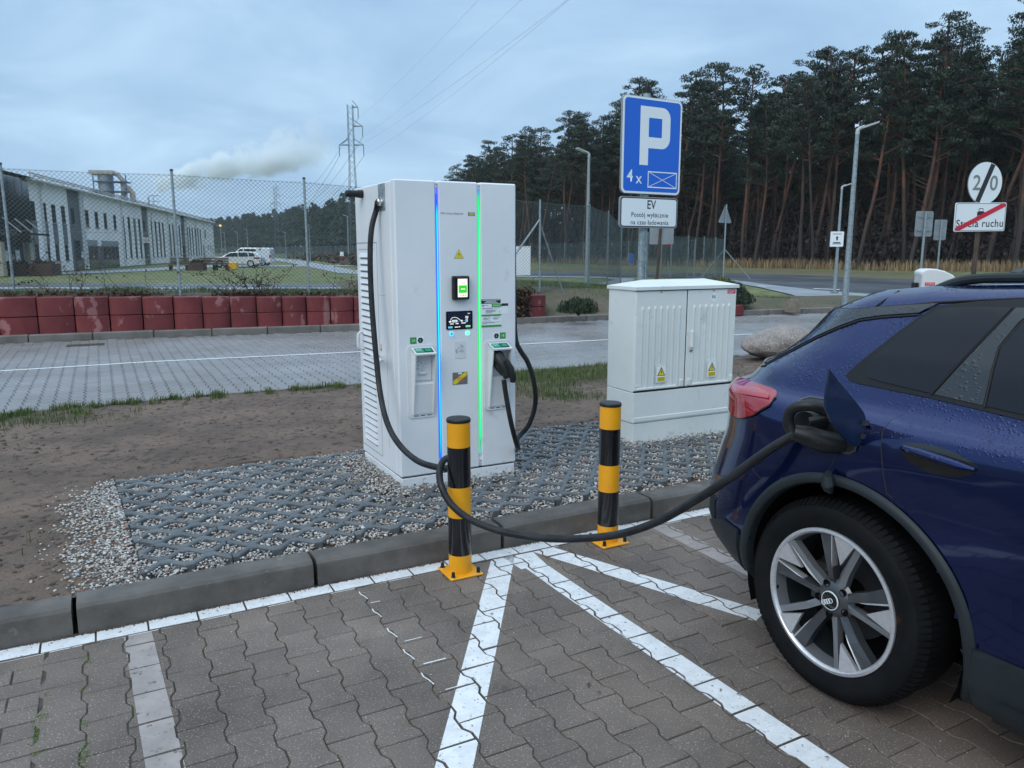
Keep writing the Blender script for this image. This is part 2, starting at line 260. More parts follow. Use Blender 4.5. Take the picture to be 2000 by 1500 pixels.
# ------------------------------------------------------------ mesh builder
class MB:
    def __init__(s): s.v = []; s.f = []; s.m = []; s.T = Matrix.Identity(4); s.k = 0
    def add(s, vs, fs, k=None):
        o = len(s.v); k = s.k if k is None else k
        if s.T != Matrix.Identity(4): vs = [tuple(s.T @ Vector(p)) for p in vs]
        s.v.extend(vs); s.f.extend([tuple(i + o for i in f) for f in fs]); s.m.extend([k] * len(fs)); return s
    def box(s, x0, y0, z0, x1, y1, z1, b=0., k=None):
        if b <= 0:
            v = [(x, y, z) for z in (z0, z1) for y in (y0, y1) for x in (x0, x1)]
            return s.add(v, [(0, 2, 3, 1), (4, 5, 7, 6), (0, 1, 5, 4), (2, 6, 7, 3), (0, 4, 6, 2), (1, 3, 7, 5)], k)
        b = min(b, (x1 - x0) * .45, (y1 - y0) * .45, (z1 - z0) * .45)
        v = []; ix = {}
        for i, X in enumerate((x0, x1)):
            for j, Y in enumerate((y0, y1)):
                for l, Z in enumerate((z0, z1)):
                    xi = X + (b if i == 0 else -b); yi = Y + (b if j == 0 else -b); zi = Z + (b if l == 0 else -b)
                    for a, p in enumerate(((X, yi, zi), (xi, Y, zi), (xi, yi, Z))): ix[i, j, l, a] = len(v); v.append(p)
        f = []
        for i in (0, 1):
            q = [ix[i, 0, 0, 0], ix[i, 1, 0, 0], ix[i, 1, 1, 0], ix[i, 0, 1, 0]]; f.append(q if i else q[::-1])
            q = [ix[0, i, 0, 1], ix[1, i, 0, 1], ix[1, i, 1, 1], ix[0, i, 1, 1]]; f.append(q[::-1] if i else q)
            q = [ix[0, 0, i, 2], ix[1, 0, i, 2], ix[1, 1, i, 2], ix[0, 1, i, 2]]; f.append(q if i else q[::-1])
        for i in (0, 1):
            for j in (0, 1):
                f.append([ix[i, j, 0, 0], ix[i, j, 1, 0], ix[i, j, 1, 1], ix[i, j, 0, 1]][::(1 if i != j else -1)])
                f.append([ix[i, 0, j, 0], ix[i, 1, j, 0], ix[i, 1, j, 2], ix[i, 0, j, 2]][::(-1 if i != j else 1)])
                f.append([ix[0, i, j, 1], ix[1, i, j, 1], ix[1, i, j, 2], ix[0, i, j, 2]][::(1 if i != j else -1)])
                for l in (0, 1):
                    f.append([ix[i, j, l, 0], ix[i, j, l, 1], ix[i, j, l, 2]][::(1 if (i + j + l) % 2 else -1)])
        return s.add(v, f, k)
    def tube(s, pts, r, n=8, caps=True, k=None, close=False):
        P = [Vector(p) for p in pts]; N = len(P); rs = r if isinstance(r, (list, tuple)) else [r] * N
        vs = []; T0 = None; U = None
        for i in range(N):
            if close: t = (P[(i + 1) % N] - P[i - 1])
            else: t = (P[min(i + 1, N - 1)] - P[max(i - 1, 0)])
            t = t.normalized() if t.length > 1e-9 else Vector((0, 0, 1))
            if U is None:
                U = t.cross(Vector((0, 0, 1))); U = U.normalized() if U.length > .01 else Vector((1, 0, 0))
            else:
                U = (U - t * U.dot(t)); U = U.normalized() if U.length > 1e-6 else Vector((1, 0, 0))
            Vv = t.cross(U)
            for j in range(n):
                a = 2 * math.pi * j / n; vs.append(tuple(P[i] + (U * math.cos(a) + Vv * math.sin(a)) * rs[i]))
        fs = []
        for i in range(N if close else N - 1):
            for j in range(n):
                a = i * n + j; b = i * n + (j + 1) % n; c = ((i + 1) % N) * n + (j + 1) % n; d = ((i + 1) % N) * n + j; fs.append((a, b, c, d))
        if caps and not close: fs.append(tuple(range(n))[::-1]); fs.append(tuple(range((N - 1) * n, N * n)))
        return s.add(vs, fs, k)
    def lathe(s, prof, n=24, k=None, caps=True):       # (r, z) profile about local z
        vs = [(r * math.cos(2 * math.pi * j / n), r * math.sin(2 * math.pi * j / n), z) for r, z in prof for j in range(n)]
        fs = [(i * n + j, i * n + (j + 1) % n, (i + 1) * n + (j + 1) % n, (i + 1) * n + j) for i in range(len(prof) - 1) for j in range(n)]
        if caps: fs.append(tuple(range(n))[::-1]); fs.append(tuple(range((len(prof) - 1) * n, len(prof) * n)))
        return s.add(vs, fs, k)
    def prism(s, poly, z0, z1, ch=0., k=None):         # ccw polygon in xy
        n = len(poly)
        if ch > 0:
            inn = inset(poly, ch); rings = [[(x, y, z0) for x, y in poly], [(x, y, z1 - ch) for x, y in poly], [(x, y, z1) for x, y in inn]]
        else: rings = [[(x, y, z0) for x, y in poly], [(x, y, z1) for x, y in poly]]
        vs = [p for r in rings for p in r]; fs = []
        for i in range(len(rings) - 1):
            for j in range(n): fs.append((i * n + j, i * n + (j + 1) % n, (i + 1) * n + (j + 1) % n, (i + 1) * n + j))
        fs.append(tuple(range(n))[::-1]); fs.append(tuple(range((len(rings) - 1) * n, len(rings) * n)))
        return s.add(vs, fs, k)
    def facexz(s, poly, y, d=0., k=None):              # flat plate in xz, seen from -y, thickness d away
        n = len(poly)
        if d <= 0: return s.add([(x, y, z) for x, z in poly], [tuple(range(n))], k)
        vs = [(x, y, z) for x, z in poly] + [(x, y + d, z) for x, z in poly]
        return s.add(vs, [tuple(range(n)), tuple(range(n, 2 * n))[::-1]] + [(j, j + n, (j + 1) % n + n, (j + 1) % n) for j in range(n)], k)

def inset(poly, d):
    n = len(poly); o = []
    for i in range(n):
        p0, p1, p2 = Vector(poly[i - 1]), Vector(poly[i]), Vector(poly[(i + 1) % n])
        a = (p1 - p0).normalized(); b = (p2 - p1).normalized(); na = Vector((-a.y, a.x)); nb = Vector((-b.y, b.x))
        m = na + nb; m = m / max(.35, (1 + na.dot(nb))); q = p1 + m * d; o.append((q.x, q.y))
    return o
def rrect(x0, y0, x1, y1, r, n=4):
    o = []
    for cx, cy, a0 in ((x1 - r, y0 + r, -90), (x1 - r, y1 - r, 0), (x0 + r, y1 - r, 90), (x0 + r, y0 + r, 180)):
        for i in range(n + 1): a = R(a0 + 90 * i / n); o.append((cx + r * math.cos(a), cy + r * math.sin(a)))
    return o
def mesh_of(name, mb, mats, smooth=30):
    me = bpy.data.meshes.new(name); me.from_pydata(mb.v, [], mb.f)
    for m in (mats if isinstance(mats, (list, tuple)) else [mats]): me.materials.append(MT[m] if isinstance(m, str) else m)
    if any(mb.m): me.polygons.foreach_set('material_index', mb.m)
    if smooth is not None:
        me.shade_smooth(); me.set_sharp_from_angle(angle=R(smooth))
    me.update(); return me
def link(name, me, parent=None, loc=None, rot=None):
    o = bpy.data.objects.new(name, me); COL.objects.link(o)
    if parent: o.parent = parent
    if loc is not None: o.location = loc
    if rot is not None: o.rotation_euler = rot
    return o
def obj(name, mb, mats, parent=None, smooth=30, loc=None, rot=None):
    return link(name, mesh_of(name, mb, mats, smooth), parent, loc, rot)
def tag(o, label=None, cat=None, group=None, kind=None):
    if label: o['label'] = label
    if cat: o['category'] = cat
    if group: o['group'] = group
    if kind: o['kind'] = kind
    return o
def thing(name, label, cat, loc=(0, 0, 0), rz=0., group=None, kind=None):
    o = bpy.data.objects.new(name, None); COL.objects.link(o); o.location = loc; o.rotation_euler = (0, 0, R(rz)); o.empty_display_size = .2
    return tag(o, label, cat, group, kind)
def dup(o, parent=None):
    c = o.copy(); COL.objects.link(c)
    if parent: c.parent = parent
    for ch in o.children: dup(ch, c)
    return c
def text(name, body, size, mat, parent, x, z, y, align='CENTER', sx=1., ext=0., sp=1., bold=0.):
    cu = bpy.data.curves.new('t', 'FONT'); cu.body = body; cu.size = size; cu.align_x = align; cu.align_y = 'CENTER'; cu.extrude = ext; cu.space_character = sp; cu.offset = bold * size
    cu.resolution_u = 3
    t = bpy.data.objects.new('t', cu); COL.objects.link(t); bpy.context.view_layer.update()
    me = bpy.data.meshes.new_from_object(t.evaluated_get(bpy.context.evaluated_depsgraph_get())); bpy.data.objects.remove(t)
    me.name = name; me.materials.clear(); me.materials.append(MT[mat])
    for v in me.vertices: X, Y = v.co.x * sx, v.co.y; v.co = (X, -v.co.z, Y)
    o = link(name, me, parent, (x, y, z)); return o

# the parking kerb's own axes: k along the kerb, n away from it behind
KA = 28.; KO = (-1.837, 3.024); _c, _s = math.cos(R(KA)), math.sin(R(KA))
def K(k, n, z=0.): return (KO[0] + k * _c - n * _s, KO[1] + k * _s + n * _c, z)
def Kinv(x, y): dx_, dy_ = x - KO[0], y - KO[1]; return dx_ * _c + dy_ * _s, -dx_ * _s + dy_ * _c
def lerp(a, b, t): return a + (b - a) * t
def pl(pts, x): return float(np.interp(x, [p[0] for p in pts], [p[1] for p in pts]))
def npmesh(name, V, F, mat, parent=None, smooth=False):
    me = bpy.data.meshes.new(name); nv, nf, fs = len(V), len(F), F.shape[1]
    me.vertices.add(nv); me.vertices.foreach_set('co', np.asarray(V, np.float32).ravel())
    me.loops.add(nf * fs); me.loops.foreach_set('vertex_index', np.asarray(F, np.int32).ravel())
    me.polygons.add(nf); me.polygons.foreach_set('loop_start', np.arange(0, nf * fs, fs, dtype=np.int32))
    me.polygons.foreach_set('loop_total', np.full(nf, fs, np.int32))
    me.polygons.foreach_set('use_smooth', np.full(nf, smooth)); me.materials.append(MT[mat] if isinstance(mat, str) else mat)
    me.update(); me.validate(); return link(name, me, parent)
def scatter(V0, F0, pos, rotz, scl, tilt=None):         # many copies of one little shape in one mesh
    V0 = np.asarray(V0, float); F0 = np.asarray(F0); N = len(pos); nv = len(V0)
    c, s = np.cos(rotz), np.sin(rotz); S = np.asarray(scl)
    if S.ndim == 1: S = np.stack([S] * 3, 1)
    P = V0[None] * S[:, None]
    if tilt is not None:
        ct, st = np.cos(tilt), np.sin(tilt); y = P[..., 1] * ct[:, None] - P[..., 2] * st[:, None]; z = P[..., 1] * st[:, None] + P[..., 2] * ct[:, None]; P = np.stack([P[..., 0], y, z], -1)
    X = P[..., 0] * c[:, None] - P[..., 1] * s[:, None]; Y = P[..., 0] * s[:, None] + P[..., 1] * c[:, None]
    V = np.stack([X, Y, P[..., 2]], -1) + np.asarray(pos)[:, None]
    F = F0[None] + (np.arange(N) * nv)[:, None, None]
    return V.reshape(-1, 3), F.reshape(-1, F0.shape[1])
def ico():
    p = (1 + 5 ** .5) / 2; v = np.array([(-1, p, 0), (1, p, 0), (-1, -p, 0), (1, -p, 0), (0, -1, p), (0, 1, p), (0, -1, -p), (0, 1, -p), (p, 0, -1), (p, 0, 1), (-p, 0, -1), (-p, 0, 1)], float)
    v /= np.linalg.norm(v[0]); f = np.array([(0, 11, 5), (0, 5, 1), (0, 1, 7), (0, 7, 10), (0, 10, 11), (1, 5, 9), (5, 11, 4), (11, 10, 2), (10, 7, 6), (7, 1, 8), (3, 9, 4), (3, 4, 2), (3, 2, 6), (3, 6, 8), (3, 8, 9), (4, 9, 5), (2, 4, 11), (6, 2, 10), (8, 6, 7), (9, 8, 1)])
    return v, f
ICO = ico()
NR_ = np.random.RandomState(11)
def vn(x, y, s, seed=0.): return mnoise.noise(Vector((x * s + seed, y * s, seed)))
# ------------------------------------------------------------ where things stand on the ground
_cp, _sp = math.cos(R(9.9)), math.sin(R(9.9))
def ray(px, py): a = (750 - py) / 1500; return (px - 1000) / 1500, _cp + a * _sp, -_sp + a * _cp
def gp(px, py, z=0.):                 # the place on level z that the photograph shows at that pixel
    r = ray(px, py); t = (z - 1.6) / r[2]; return (r[0] * t, r[1] * t, z)
def at(px, py, Y): r = ray(px, py); t = Y / r[1]; return (r[0] * t, Y, 1.6 + r[2] * t)
def proj(x, y, z):
    z -= 1.6; d = y * _cp - z * _sp; u = y * _sp + z * _cp
    return (1000 + 1500 * x / d, 750 - 1500 * u / d, d) if d > .1 else (-9999, 9999, d)
def inview(x, y, z=0., m=.2):
    a, b, d = proj(x, y, z); return d > .1 and -2000 * m < a < 2000 * (1 + m) and -1500 * m < b < 1500 * (1 + m)
def sheet(name, pts, z, mat, kind='structure', label=None, cat=None, dz=.02):
    # a thin slab of ground cover on level z
    mb = MB(); p = [(a[0], a[1]) for a in pts]
    ar = sum(p[i - 1][0] * p[i][1] - p[i][0] * p[i - 1][1] for i in range(len(p)))
    if ar < 0: p = p[::-1]
    tri = geometry.tessellate_polygon([[Vector((x, y, 0)) for x, y in p]]); 
    mb.add([(x, y, z) for x, y in p], [t if (Vector(p[t[1]]) - Vector(p[t[0]])).cross(Vector(p[t[2]]) - Vector(p[t[0]])) > 0 else t[::-1] for t in tri])
    o = obj(name, mb, mat, smooth=None); return tag(o, label, cat, None, kind)
def pts(*a, z=0.): return [gp(x, y, z) for x, y in a]

def sstep_(a, b, x): t = min(1., max(0., (x - a) / (b - a))); return t * t * (3 - 2 * t)
# wide ground
mb = MB(); mb.add([(-1500, -300, -.05), (1500, -300, -.05), (1500, 2500, -.05), (-1500, 2500, -.05)], [(0, 1, 2, 3)])
tag(obj('ground', mb, 'lawn', smooth=None), 'flat grassy ground reaching to the woods', 'ground', None, 'structure')

# ------------------------------------------------------------ interlocking pavers
def beh(L=.1, w=.0705, a=.0092, j=.003):
    h = j / 2; L = L - h; r = [(-L, w + a - h), (-.066, w + a - h), (-.034, w - a - h), (.034, w - a - h), (.066, w + a - h), (L, w + a - h)]
    return [(x, y) for y, x in r] + [(-x, y) for y, x in r[::-1]]
def clip(poly, a, b, c):               # keep a*x+b*y<=c
    o = []
    for i in range(len(poly)):
        p, q = poly[i - 1], poly[i]; dp = a * p[0] + b * p[1] - c; dq = a * q[0] + b * q[1] - c
        if (dp <= 0) != (dq <= 0): t = dp / (dp - dq); o.append((p[0] + (q[0] - p[0]) * t, p[1] + (q[1] - p[1]) * t))
        if dq <= 0: o.append(q)
    return o
def clipq(poly, quad):                 # quad ccw
    for i in range(len(quad)):
        (x0, y0), (x1, y1) = quad[i - 1], quad[i]; nx, ny = (y1 - y0), -(x1 - x0)
        poly = clip(poly, nx, ny, nx * x0 + ny * y0)
        if len(poly) < 3: return []
    return poly
def ccw(p):
    return p if sum(p[i - 1][0] * p[i][1] - p[i][0] * p[i - 1][1] for i in range(len(p))) > 0 else p[::-1]
def slab_mb(poly, ch=.004, dep=.028, mb=None, T=None):
    mb = mb or MB(); 
    if T is not None: mb.T = T
    return mb.prism(poly, -dep, 0, ch)
PX, PY = .143, .2015; KB = .53 - 4.5 * PX
marks = {                              # painted markings, corner points along (k, n)
    'edge': [(-3.4, -.129), (6.5, -.129), (6.5, -.014), (-3.4, -.014)],
    'left': [(1.893, -.12), (.74, -1.92), (.85, -1.97), (2.035, -.12)],
    'joinleft': [(1.96, -.118), (1.975, -.30), (2.12, -.30), (2.14, -.118)],
    'middle': [(2.0, -.30), (2.055, -2.9), (2.165, -2.9), (2.118, -.30)],
    'right': [(2.136, -.118), (2.61, -1.27), (2.72, -1.22), (2.262, -.118)],
    'fadedleft': [(.168, -.128), (.240, -2.0), (.350, -2.0), (.275, -.128)],
    'fadedright': [(2.93, -.128), (2.93, -1.2), (3.05, -1.2), (3.05, -.128)]}
marks = {a: ccw(b) for a, b in marks.items()}
def build_paving(root, cells, jit, mat, keep, paints, partname='paver', ch=.0022, paintm=None):
    """cells: (k, n, outline) ; nearest ones become parts, the rest one stuff part"""
    cells.sort(key=lambda c: (Vector(K(c[0], c[1])[:2])).length)
    near, rest = cells[:keep], cells[keep:]
    cache = {}
    pm = {a: MB() for a in paints}
    rest_mb = MB()
    for i, (k, n, poly) in enumerate(cells):
        T = Matrix.Translation((k, n, rnd.uniform(-jit, jit))) @ Matrix.Rotation(rnd.gauss(0, .010), 4, 'Z') @ Matrix.Rotation(rnd.gauss(0, .004), 4, 'X') @ Matrix.Rotation(rnd.gauss(0, .004), 4, 'Y')
        if i < keep:
            key = tuple(poly)
            if key not in cache: cache[key] = mesh_of(partname, slab_mb(poly, ch), mat, smooth=None)
            o = link(partname, cache[key], root); o.matrix_local = T
        else: slab_mb(poly, ch, .02, rest_mb, T)
        top = inset(poly, ch); ti = T.inverted()
        for a in paints:
            q = marks[a]
            if min(p[0] for p in q) > k + .2 or max(p[0] for p in q) < k - .2: continue
            ql = [(ti @ Vector((x, y, 0))).to_2d()[:] for x, y in q]
            c = clipq(list(top), ql)
            if len(c) >= 3:
                b = pm[a]; b.T = T
                tri = geometry.tessellate_polygon([[Vector((x, y, 0)) for x, y in c]])
                b.add([(x, y, .0012) for x, y in c], [t if (Vector(c[t[1]]) - Vector(c[t[0]])).cross(Vector(c[t[2]]) - Vector(c[t[0]])) > 0 else t[::-1] for t in tri])
    if rest_mb.v:
        rest_mb.T = Matrix.Identity(4); o = obj(partname, rest_mb, mat, root, smooth=None); o['kind'] = 'stuff'
    return pm
root = thing('parking_bay', 'brownish grey interlocking pavers of the parking bay in front of the kerb', 'paved bay', KO + (0,), KA, kind='structure')
mb = MB(); mb.add([(-7, -7, -.0055), (9, -7, -.0055), (9, .02, -.0055), (-7, .02, -.0055)], [(0, 1, 2, 3)])
obj('sand_bed', mb, 'joint', root, smooth=None)
B0 = beh(); cells = []
for i in range(-24, 46):
    kc = .53 + PX * i
    for j in range(-2, 26):
        nc = -.1235 - PY * j - (PY / 2 if i % 2 else 0) + .0
        x, y, _ = K(kc, nc)
        if not inview(x, y, 0, .12): continue
        if kc < -.1: continue
        poly = B0
        if nc + .1 > -.121:
            if nc - .1 > -.135: continue
            poly = clip(B0, 0, 1, -.1215 - nc); poly = [(round(a, 5), round(b, 5)) for a, b in poly]
            if len(poly) < 4: continue
        cells.append((kc, nc, tuple(poly)))
for r in range(0, 34):                 # plain bricks left of the zigzag columns
    for q in range(0, 16):
        kc = KB - .1 - .2035 * q + (.1 if r % 2 else 0); nc = -.172 - .1017 * r
        w0, w1 = -.0985, .0985
        if kc > -.24: w1 = min(w1, KB - kc - .002)
        if w1 < -.05: continue
        x, y, _ = K(kc, nc)
        if inview(x, y, 0, .12): cells.append((kc, nc, ((w0, -.0485), (w1, -.0485), (w1, .0485), (w0, .0485))))
bay_cells = cells
paint = build_paving(root, cells, .0012, 'paver', 300, ['edge', 'left', 'joinleft', 'middle', 'right', 'fadedleft', 'fadedright'])
# the row of bricks along the kerb
row = thing('brick_edging_row', 'single row of white painted bricks running along the foot of the kerb', 'brick row', KO + (0,), KA, kind='structure')
c2 = [(-.137 - .1 + .2 * j + .002, -.066, ((-.098, -.0485), (.098, -.0485), (.098, .0485), (-.098, .0485))) for j in range(-16, 34)]
p2_ = build_paving(row, c2, .0015, 'paver', 60, ['edge'], 'brick')
def mark_obj(mbs, mat, label):
    a = MB()
    for b in mbs:
        a.T = Matrix.Identity(4); a.add(b.v, b.f)
    o = obj('painted_line', a, mat, smooth=None, loc=KO + (0,), rot=(0, 0, R(KA))); tag(o, label, 'road marking', None, 'structure')
mark_obj([paint['edge'], p2_['edge']], 'road_paint', 'white painted line along the foot of the kerb')
mark_obj([paint['left']], 'road_paint', 'white stripe leaving the near bollard towards the bottom of the bay')
mark_obj([paint['joinleft'], paint['middle']], 'road_paint', 'long white stripe dividing the bays beside the rear wheel')
mark_obj([paint['right']], 'road_paint', 'white stripe slanting under the rear wheel of the blue car')
mark_obj([paint['fadedleft']], 'old_paint', 'faded beige stripe across the left of the bay')
mark_obj([paint['fadedright']], 'old_paint', 'faded beige stripe between the far bollard and the car')
# scraps of an old line left in the joints
mb = MB()
def scrap(ps, w=.0026):
    for (a, b), (c, d) in zip(ps[:-1], ps[1:]):
        t = Vector((c - a, d - b)).normalized() * w; mb.add([(a - t.y, b + t.x, .0022), (a + t.y, b - t.x, .0022), (c + t.y, d - t.x, .0022), (c - t.y, d + t.x, .0022)], [(0, 1, 2, 3)])
for y in (-.17, -.37, -.575, -.775, -.975): scrap([(1.168, y), (1.166, y - .03), (1.176, y - .06), (1.181, y - .095)])
scrap([(1.195, -.716), (1.272, -.716)]); scrap([(1.2, -.918), (1.294, -.920)], .0038); scrap([(1.205, -1.124), (1.30, -1.124)]); scrap([(1.18, -.309), (1.225, -.311)], .003)
tag(obj('paint_residue', mb, 'road_paint', smooth=None, loc=KO + (0,), rot=(0, 0, R(KA))), 'broken scraps of old white paint left in the paver joints', 'road marking', None, 'structure')

# ------------------------------------------------------------ near kerb
kerb = thing('kerb', 'dark weathered concrete kerb between the bay and the charger bed', 'kerb', KO + (0,), KA, kind='structure')
def kerb_mesh(L, h=.125, w=.15, seed=0):
    prof = [(-.002, -.02), (-.002, h - .035), (.004, h - .016), (.018, h - .003), (.034, h), (w - .004, h), (w, h - .004), (w, -.02)]
    mb = MB(); n = len(prof); S = 14; vs = []
    for i in range(S + 1):
        x = .004 + (L - .008) * i / S
        for j, (y, z) in enumerate(prof):
            d = vn(x * 1., y * 3 + seed * 7, 7) * .0035 if 0 < j < 6 else 0
            vs.append((x, y + d, z + d * .7))
    mb.add(vs, [(i * n + j, i * n + j + 1, (i + 1) * n + j + 1, (i + 1) * n + j) for i in range(S) for j in range(n - 1)] + [tuple(range(n))[::-1], tuple(range(S * n, S * n + n))])
    return mesh_of('kerb_stone', mb, 'concrete_kerb', 25)
km = [kerb_mesh(1.0, seed=i) for i in range(4)]
for i in range(-4, 12):
    o = link('kerb_stone', km[i % 4], kerb, (1.012 * i - .002, -.012 + rnd.uniform(-.004, .004), rnd.uniform(-.003, .003)), (0, rnd.uniform(-.003, .003), rnd.uniform(-.006, .006)))

# ------------------------------------------------------------ soil strip between the two car parks
EDGE = [(-8, 5.15), (-.77, 5.3), (1.1, 5.42), (2.8, 5.3), (5.4, 5.3), (6.4, 5.2), (8.4, 4.85), (12, 4.1), (20, 2.2)]
KL = [(.15, .275), (1.95, .185)]       # left end of the paving grid
def gridmask(k, n): return k > pl(KL, n) - .01 and n < 1.97 and k < 6.4
def soilz(k, n):
    e = pl(EDGE, k); z = lerp(.112, .012, float(np.clip((n - 1.9) / (e - 1.9), 0, 1)) ** 1.3) if n > 1.9 else .112
    z += .022 * vn(k, n, 1.1) + .010 * vn(k, n, 4, 3) + .006 * vn(k, n, 15, 5)
    if n < .35: z = lerp(.105, z, max(0, (n - .15) / .2))
    if gridmask(k, n): z = .083
    return z
kk = np.concatenate([np.arange(-6, -1, .12), np.arange(-1, 6.5, .035), np.arange(6.5, 18, .12)]); N2 = 130
vs = []
for k in kk:
    e = pl(EDGE, k)
    for j in range(N2):
        n = .14 + (e - .14) * (j / (N2 - 1)) ** 1.25; vs.append((k, n, soilz(k, n)))
V = np.array(vs); nk = len(kk); I = np.arange(nk * N2).reshape(nk, N2)
F = np.stack([I[:-1, :-1], I[1:, :-1], I[1:, 1:], I[:-1, 1:]], -1).reshape(-1, 4)
soil = npmesh('soil', V, F, 'soil', smooth=True); soil.location = KO + (0,); soil.rotation_euler = (0, 0, R(KA))
tag(soil, 'bare brown trodden soil behind the kerb', 'soil', None, 'structure')

# paving grid: wavy concrete strips with diamond cells
gr = thing('paving_grid', 'wavy blue-grey concrete grid paving around the charger', 'grid paving', KO + (0,), KA, kind='structure')
LAM, RS, AMP, HW = .205, .1215, .0355, .0240
def wave(x):                            # trapezoid wave, x in periods
    x = x % 1.0; x = min(x, 1 - x)
    return 1. if x < .10 else (-1. if x > .40 else 1 - 2 * (x - .10) / .3)
def row_phase(j): return (.374 - .0045 * j) / LAM + (.5 if j % 2 else 0)
def strip_c(k, s):                      # centreline of strip s (between lens rows s-1 and s)
    return .25 + RS * (s - .5) - AMP * wave(k / LAM - row_phase(s))
brk = [0, .10, .40, .5, .60, .90]
def strip_mesh(s, k0, k1):
    xs = [k0]; b0 = math.floor(k0 / LAM - row_phase(s))
    for m in range(b0 - 1, b0 + 7):
        for t in brk:
            x = (m + t + row_phase(s)) * LAM
            if k0 + .002 < x < k1 - .002: xs.append(x)
    xs.append(k1); xs.sort(); poly = [(x, strip_c(x, s) - HW) for x in xs] + [(x, strip_c(x, s) + HW) for x in xs[::-1]]
    return poly
CH = (1.75, .843, .807, .775)          # charger footprint k, n, width, depth
CB = (3.709, 1.096, .985, .36)
def infoot(k, n, m=0.): 
    return (CH[0] - m < k < CH[0] + CH[2] + m and CH[1] - m < n < CH[1] + CH[3] + m) or (CB[0] - m < k < CB[0] + CB[2] + m and CB[1] - m < n < CB[1] + CB[3] + m)
NSTRIP = 15
for s in range(0, NSTRIP):
    k0 = pl(KL, .25 + RS * s) + rnd.uniform(-.008, .008); first = True
    while k0 < 6.2:
        L = (LAM * 3 if not first else LAM * (2 if s % 3 else 3)); first = False; k1 = k0 + L
        nm = .25 + RS * (s - .5)
        if s == 0: pass
        if not (infoot((k0 + k1) / 2, nm, .05) and infoot(k0, nm, .0) and infoot(k1, nm, .0)) and nm > .2:
            poly = strip_mesh(s, k0 + .0025, k1 - .0025)
            poly = clip(poly, 0, -1, -.158) if s < 2 else poly
            cx, cy = (k0 + k1) / 2, nm; b = MB(); b.prism([(x - cx, y - cy) for x, y in ccw(poly)], -.06, 0, .006)
            o = obj('grid_strip', b, 'grid', gr, smooth=None, loc=(cx, cy, .124 + rnd.uniform(-.003, .002)), rot=(rnd.gauss(0, .006), rnd.gauss(0, .003), rnd.gauss(0, .003)))
        k0 = k1
# pebbles
P = []; S_ = []
def heap(k, n):
    # loose stones thrown up against the charger's left side and the foot of the housings
    h = 0
    dx_ = max(CH[0] - k, 0, k - CH[0] - CH[2]); dy_ = max(CH[1] - n, 0, n - CH[1] - CH[3]); d = math.hypot(dx_, dy_)
    if d < .24 and k < CH[0] + .02: h = max(h, .058 * (1 - d / .24))
    elif d < .09: h = max(h, .045 * (1 - d / .09))
    dx_ = max(CB[0] - k, 0, k - CB[0] - CB[2]); dy_ = max(CB[1] - n, 0, n - CB[1] - CB[3]); d = math.hypot(dx_, dy_)
    if d < .10: h = max(h, .045 * (1 - d / .10))
    return h
for _ in range(88000):
    k = NR_.uniform(-.2, 5.4); n = NR_.uniform(.158, 1.97)
    if k > 3.2 and NR_.rand() < .35: continue
    if infoot(k, n, .0): continue
    kl = pl(KL, n); z = None
    if k > kl:
        h = heap(k, n); s = int(math.floor((n - .25) / RS + .5)); ins = False
        if n < .25 + RS * (NSTRIP - .5) - .0:
            for q in (s, s + 1, s - 1 if s > 0 else s):
                if q < NSTRIP and abs(n - strip_c(k, q)) < HW + .002: ins = True
        else:
            if NR_.rand() > .9 * (1 - (n - 1.9) / .08): continue
        if ins and h < .028:
            if NR_.rand() > .015: continue
            z = .128
        else: z = .091 + NR_.uniform(0, .024) + h * NR_.uniform(.7, 1.)
    else:
        w = .29 * (1 - .8 * sstep_(1.45, 2.0, n)) + .10 * vn(n, 0, 5); d = kl - k
        if n < .5: w += .10 * (.5 - n)
        if d > w + .05: 
            if d > w + .3 or NR_.rand() > .02: continue
            z = soilz(k, n) + .003
        else:
            if NR_.rand() > 1.05 - 1.0 * (d / (w + .05)) ** 1.6: continue
            z = soilz(k, n) + NR_.uniform(-.003, .012)
    P.append((k, n, z)); S_.append(NR_.uniform(.0042, .0088) * (1.35 if NR_.rand() < .07 else 1))
P = np.array(P); S_ = np.array(S_); S3 = np.stack([S_ * NR_.uniform(.8, 1.35, len(S_)), S_ * NR_.uniform(.7, 1.1, len(S_)), S_ * NR_.uniform(.45, .8, len(S_))], 1)
V, F = scatter(ICO[0], ICO[1], P, NR_.uniform(0, 6.3, len(P)), S3, NR_.normal(0, .35, len(P)))
g = npmesh('gravel', V, F, 'pebble', smooth=True); g.location = KO + (0,); g.rotation_euler = (0, 0, R(KA))
tag(g, 'pale mixed pebbles filling the grid cells and spilling left over the soil', 'gravel', None, 'stuff')
mb = MB(); mb.add([(.1, .15, .082), (6.4, .15, .082), (6.4, 1.97, .082), (.1, 1.97, .082)], [(0, 1, 2, 3)])
# clods and crumbs on the soil
P = []; 
for _ in range(15000):
    k = NR_.uniform(-2.8, 9); n = .16 + 5.2 * NR_.rand() ** 1.5
    if n > pl(EDGE, k) - .05 or gridmask(k, n): continue
    if vn(k, n, .9, 9) < -.05 and NR_.rand() < .6: continue
    P.append((k, n, soilz(k, n) + .001))
P = np.array(P); s = .002 + .017 * NR_.rand(len(P)) ** 5; S3 = np.stack([s * 1.2, s, s * .7], 1)
V, F = scatter(ICO[0], ICO[1], P, NR_.uniform(0, 6.3, len(P)), S3)
g = npmesh('soil_crumbs', V, F, 'clod', smooth=True); g.location = KO + (0,); g.rotation_euler = (0, 0, R(KA)); tag(g, 'loose crumbs of earth strewn on the bare soil', 'soil', None, 'stuff')
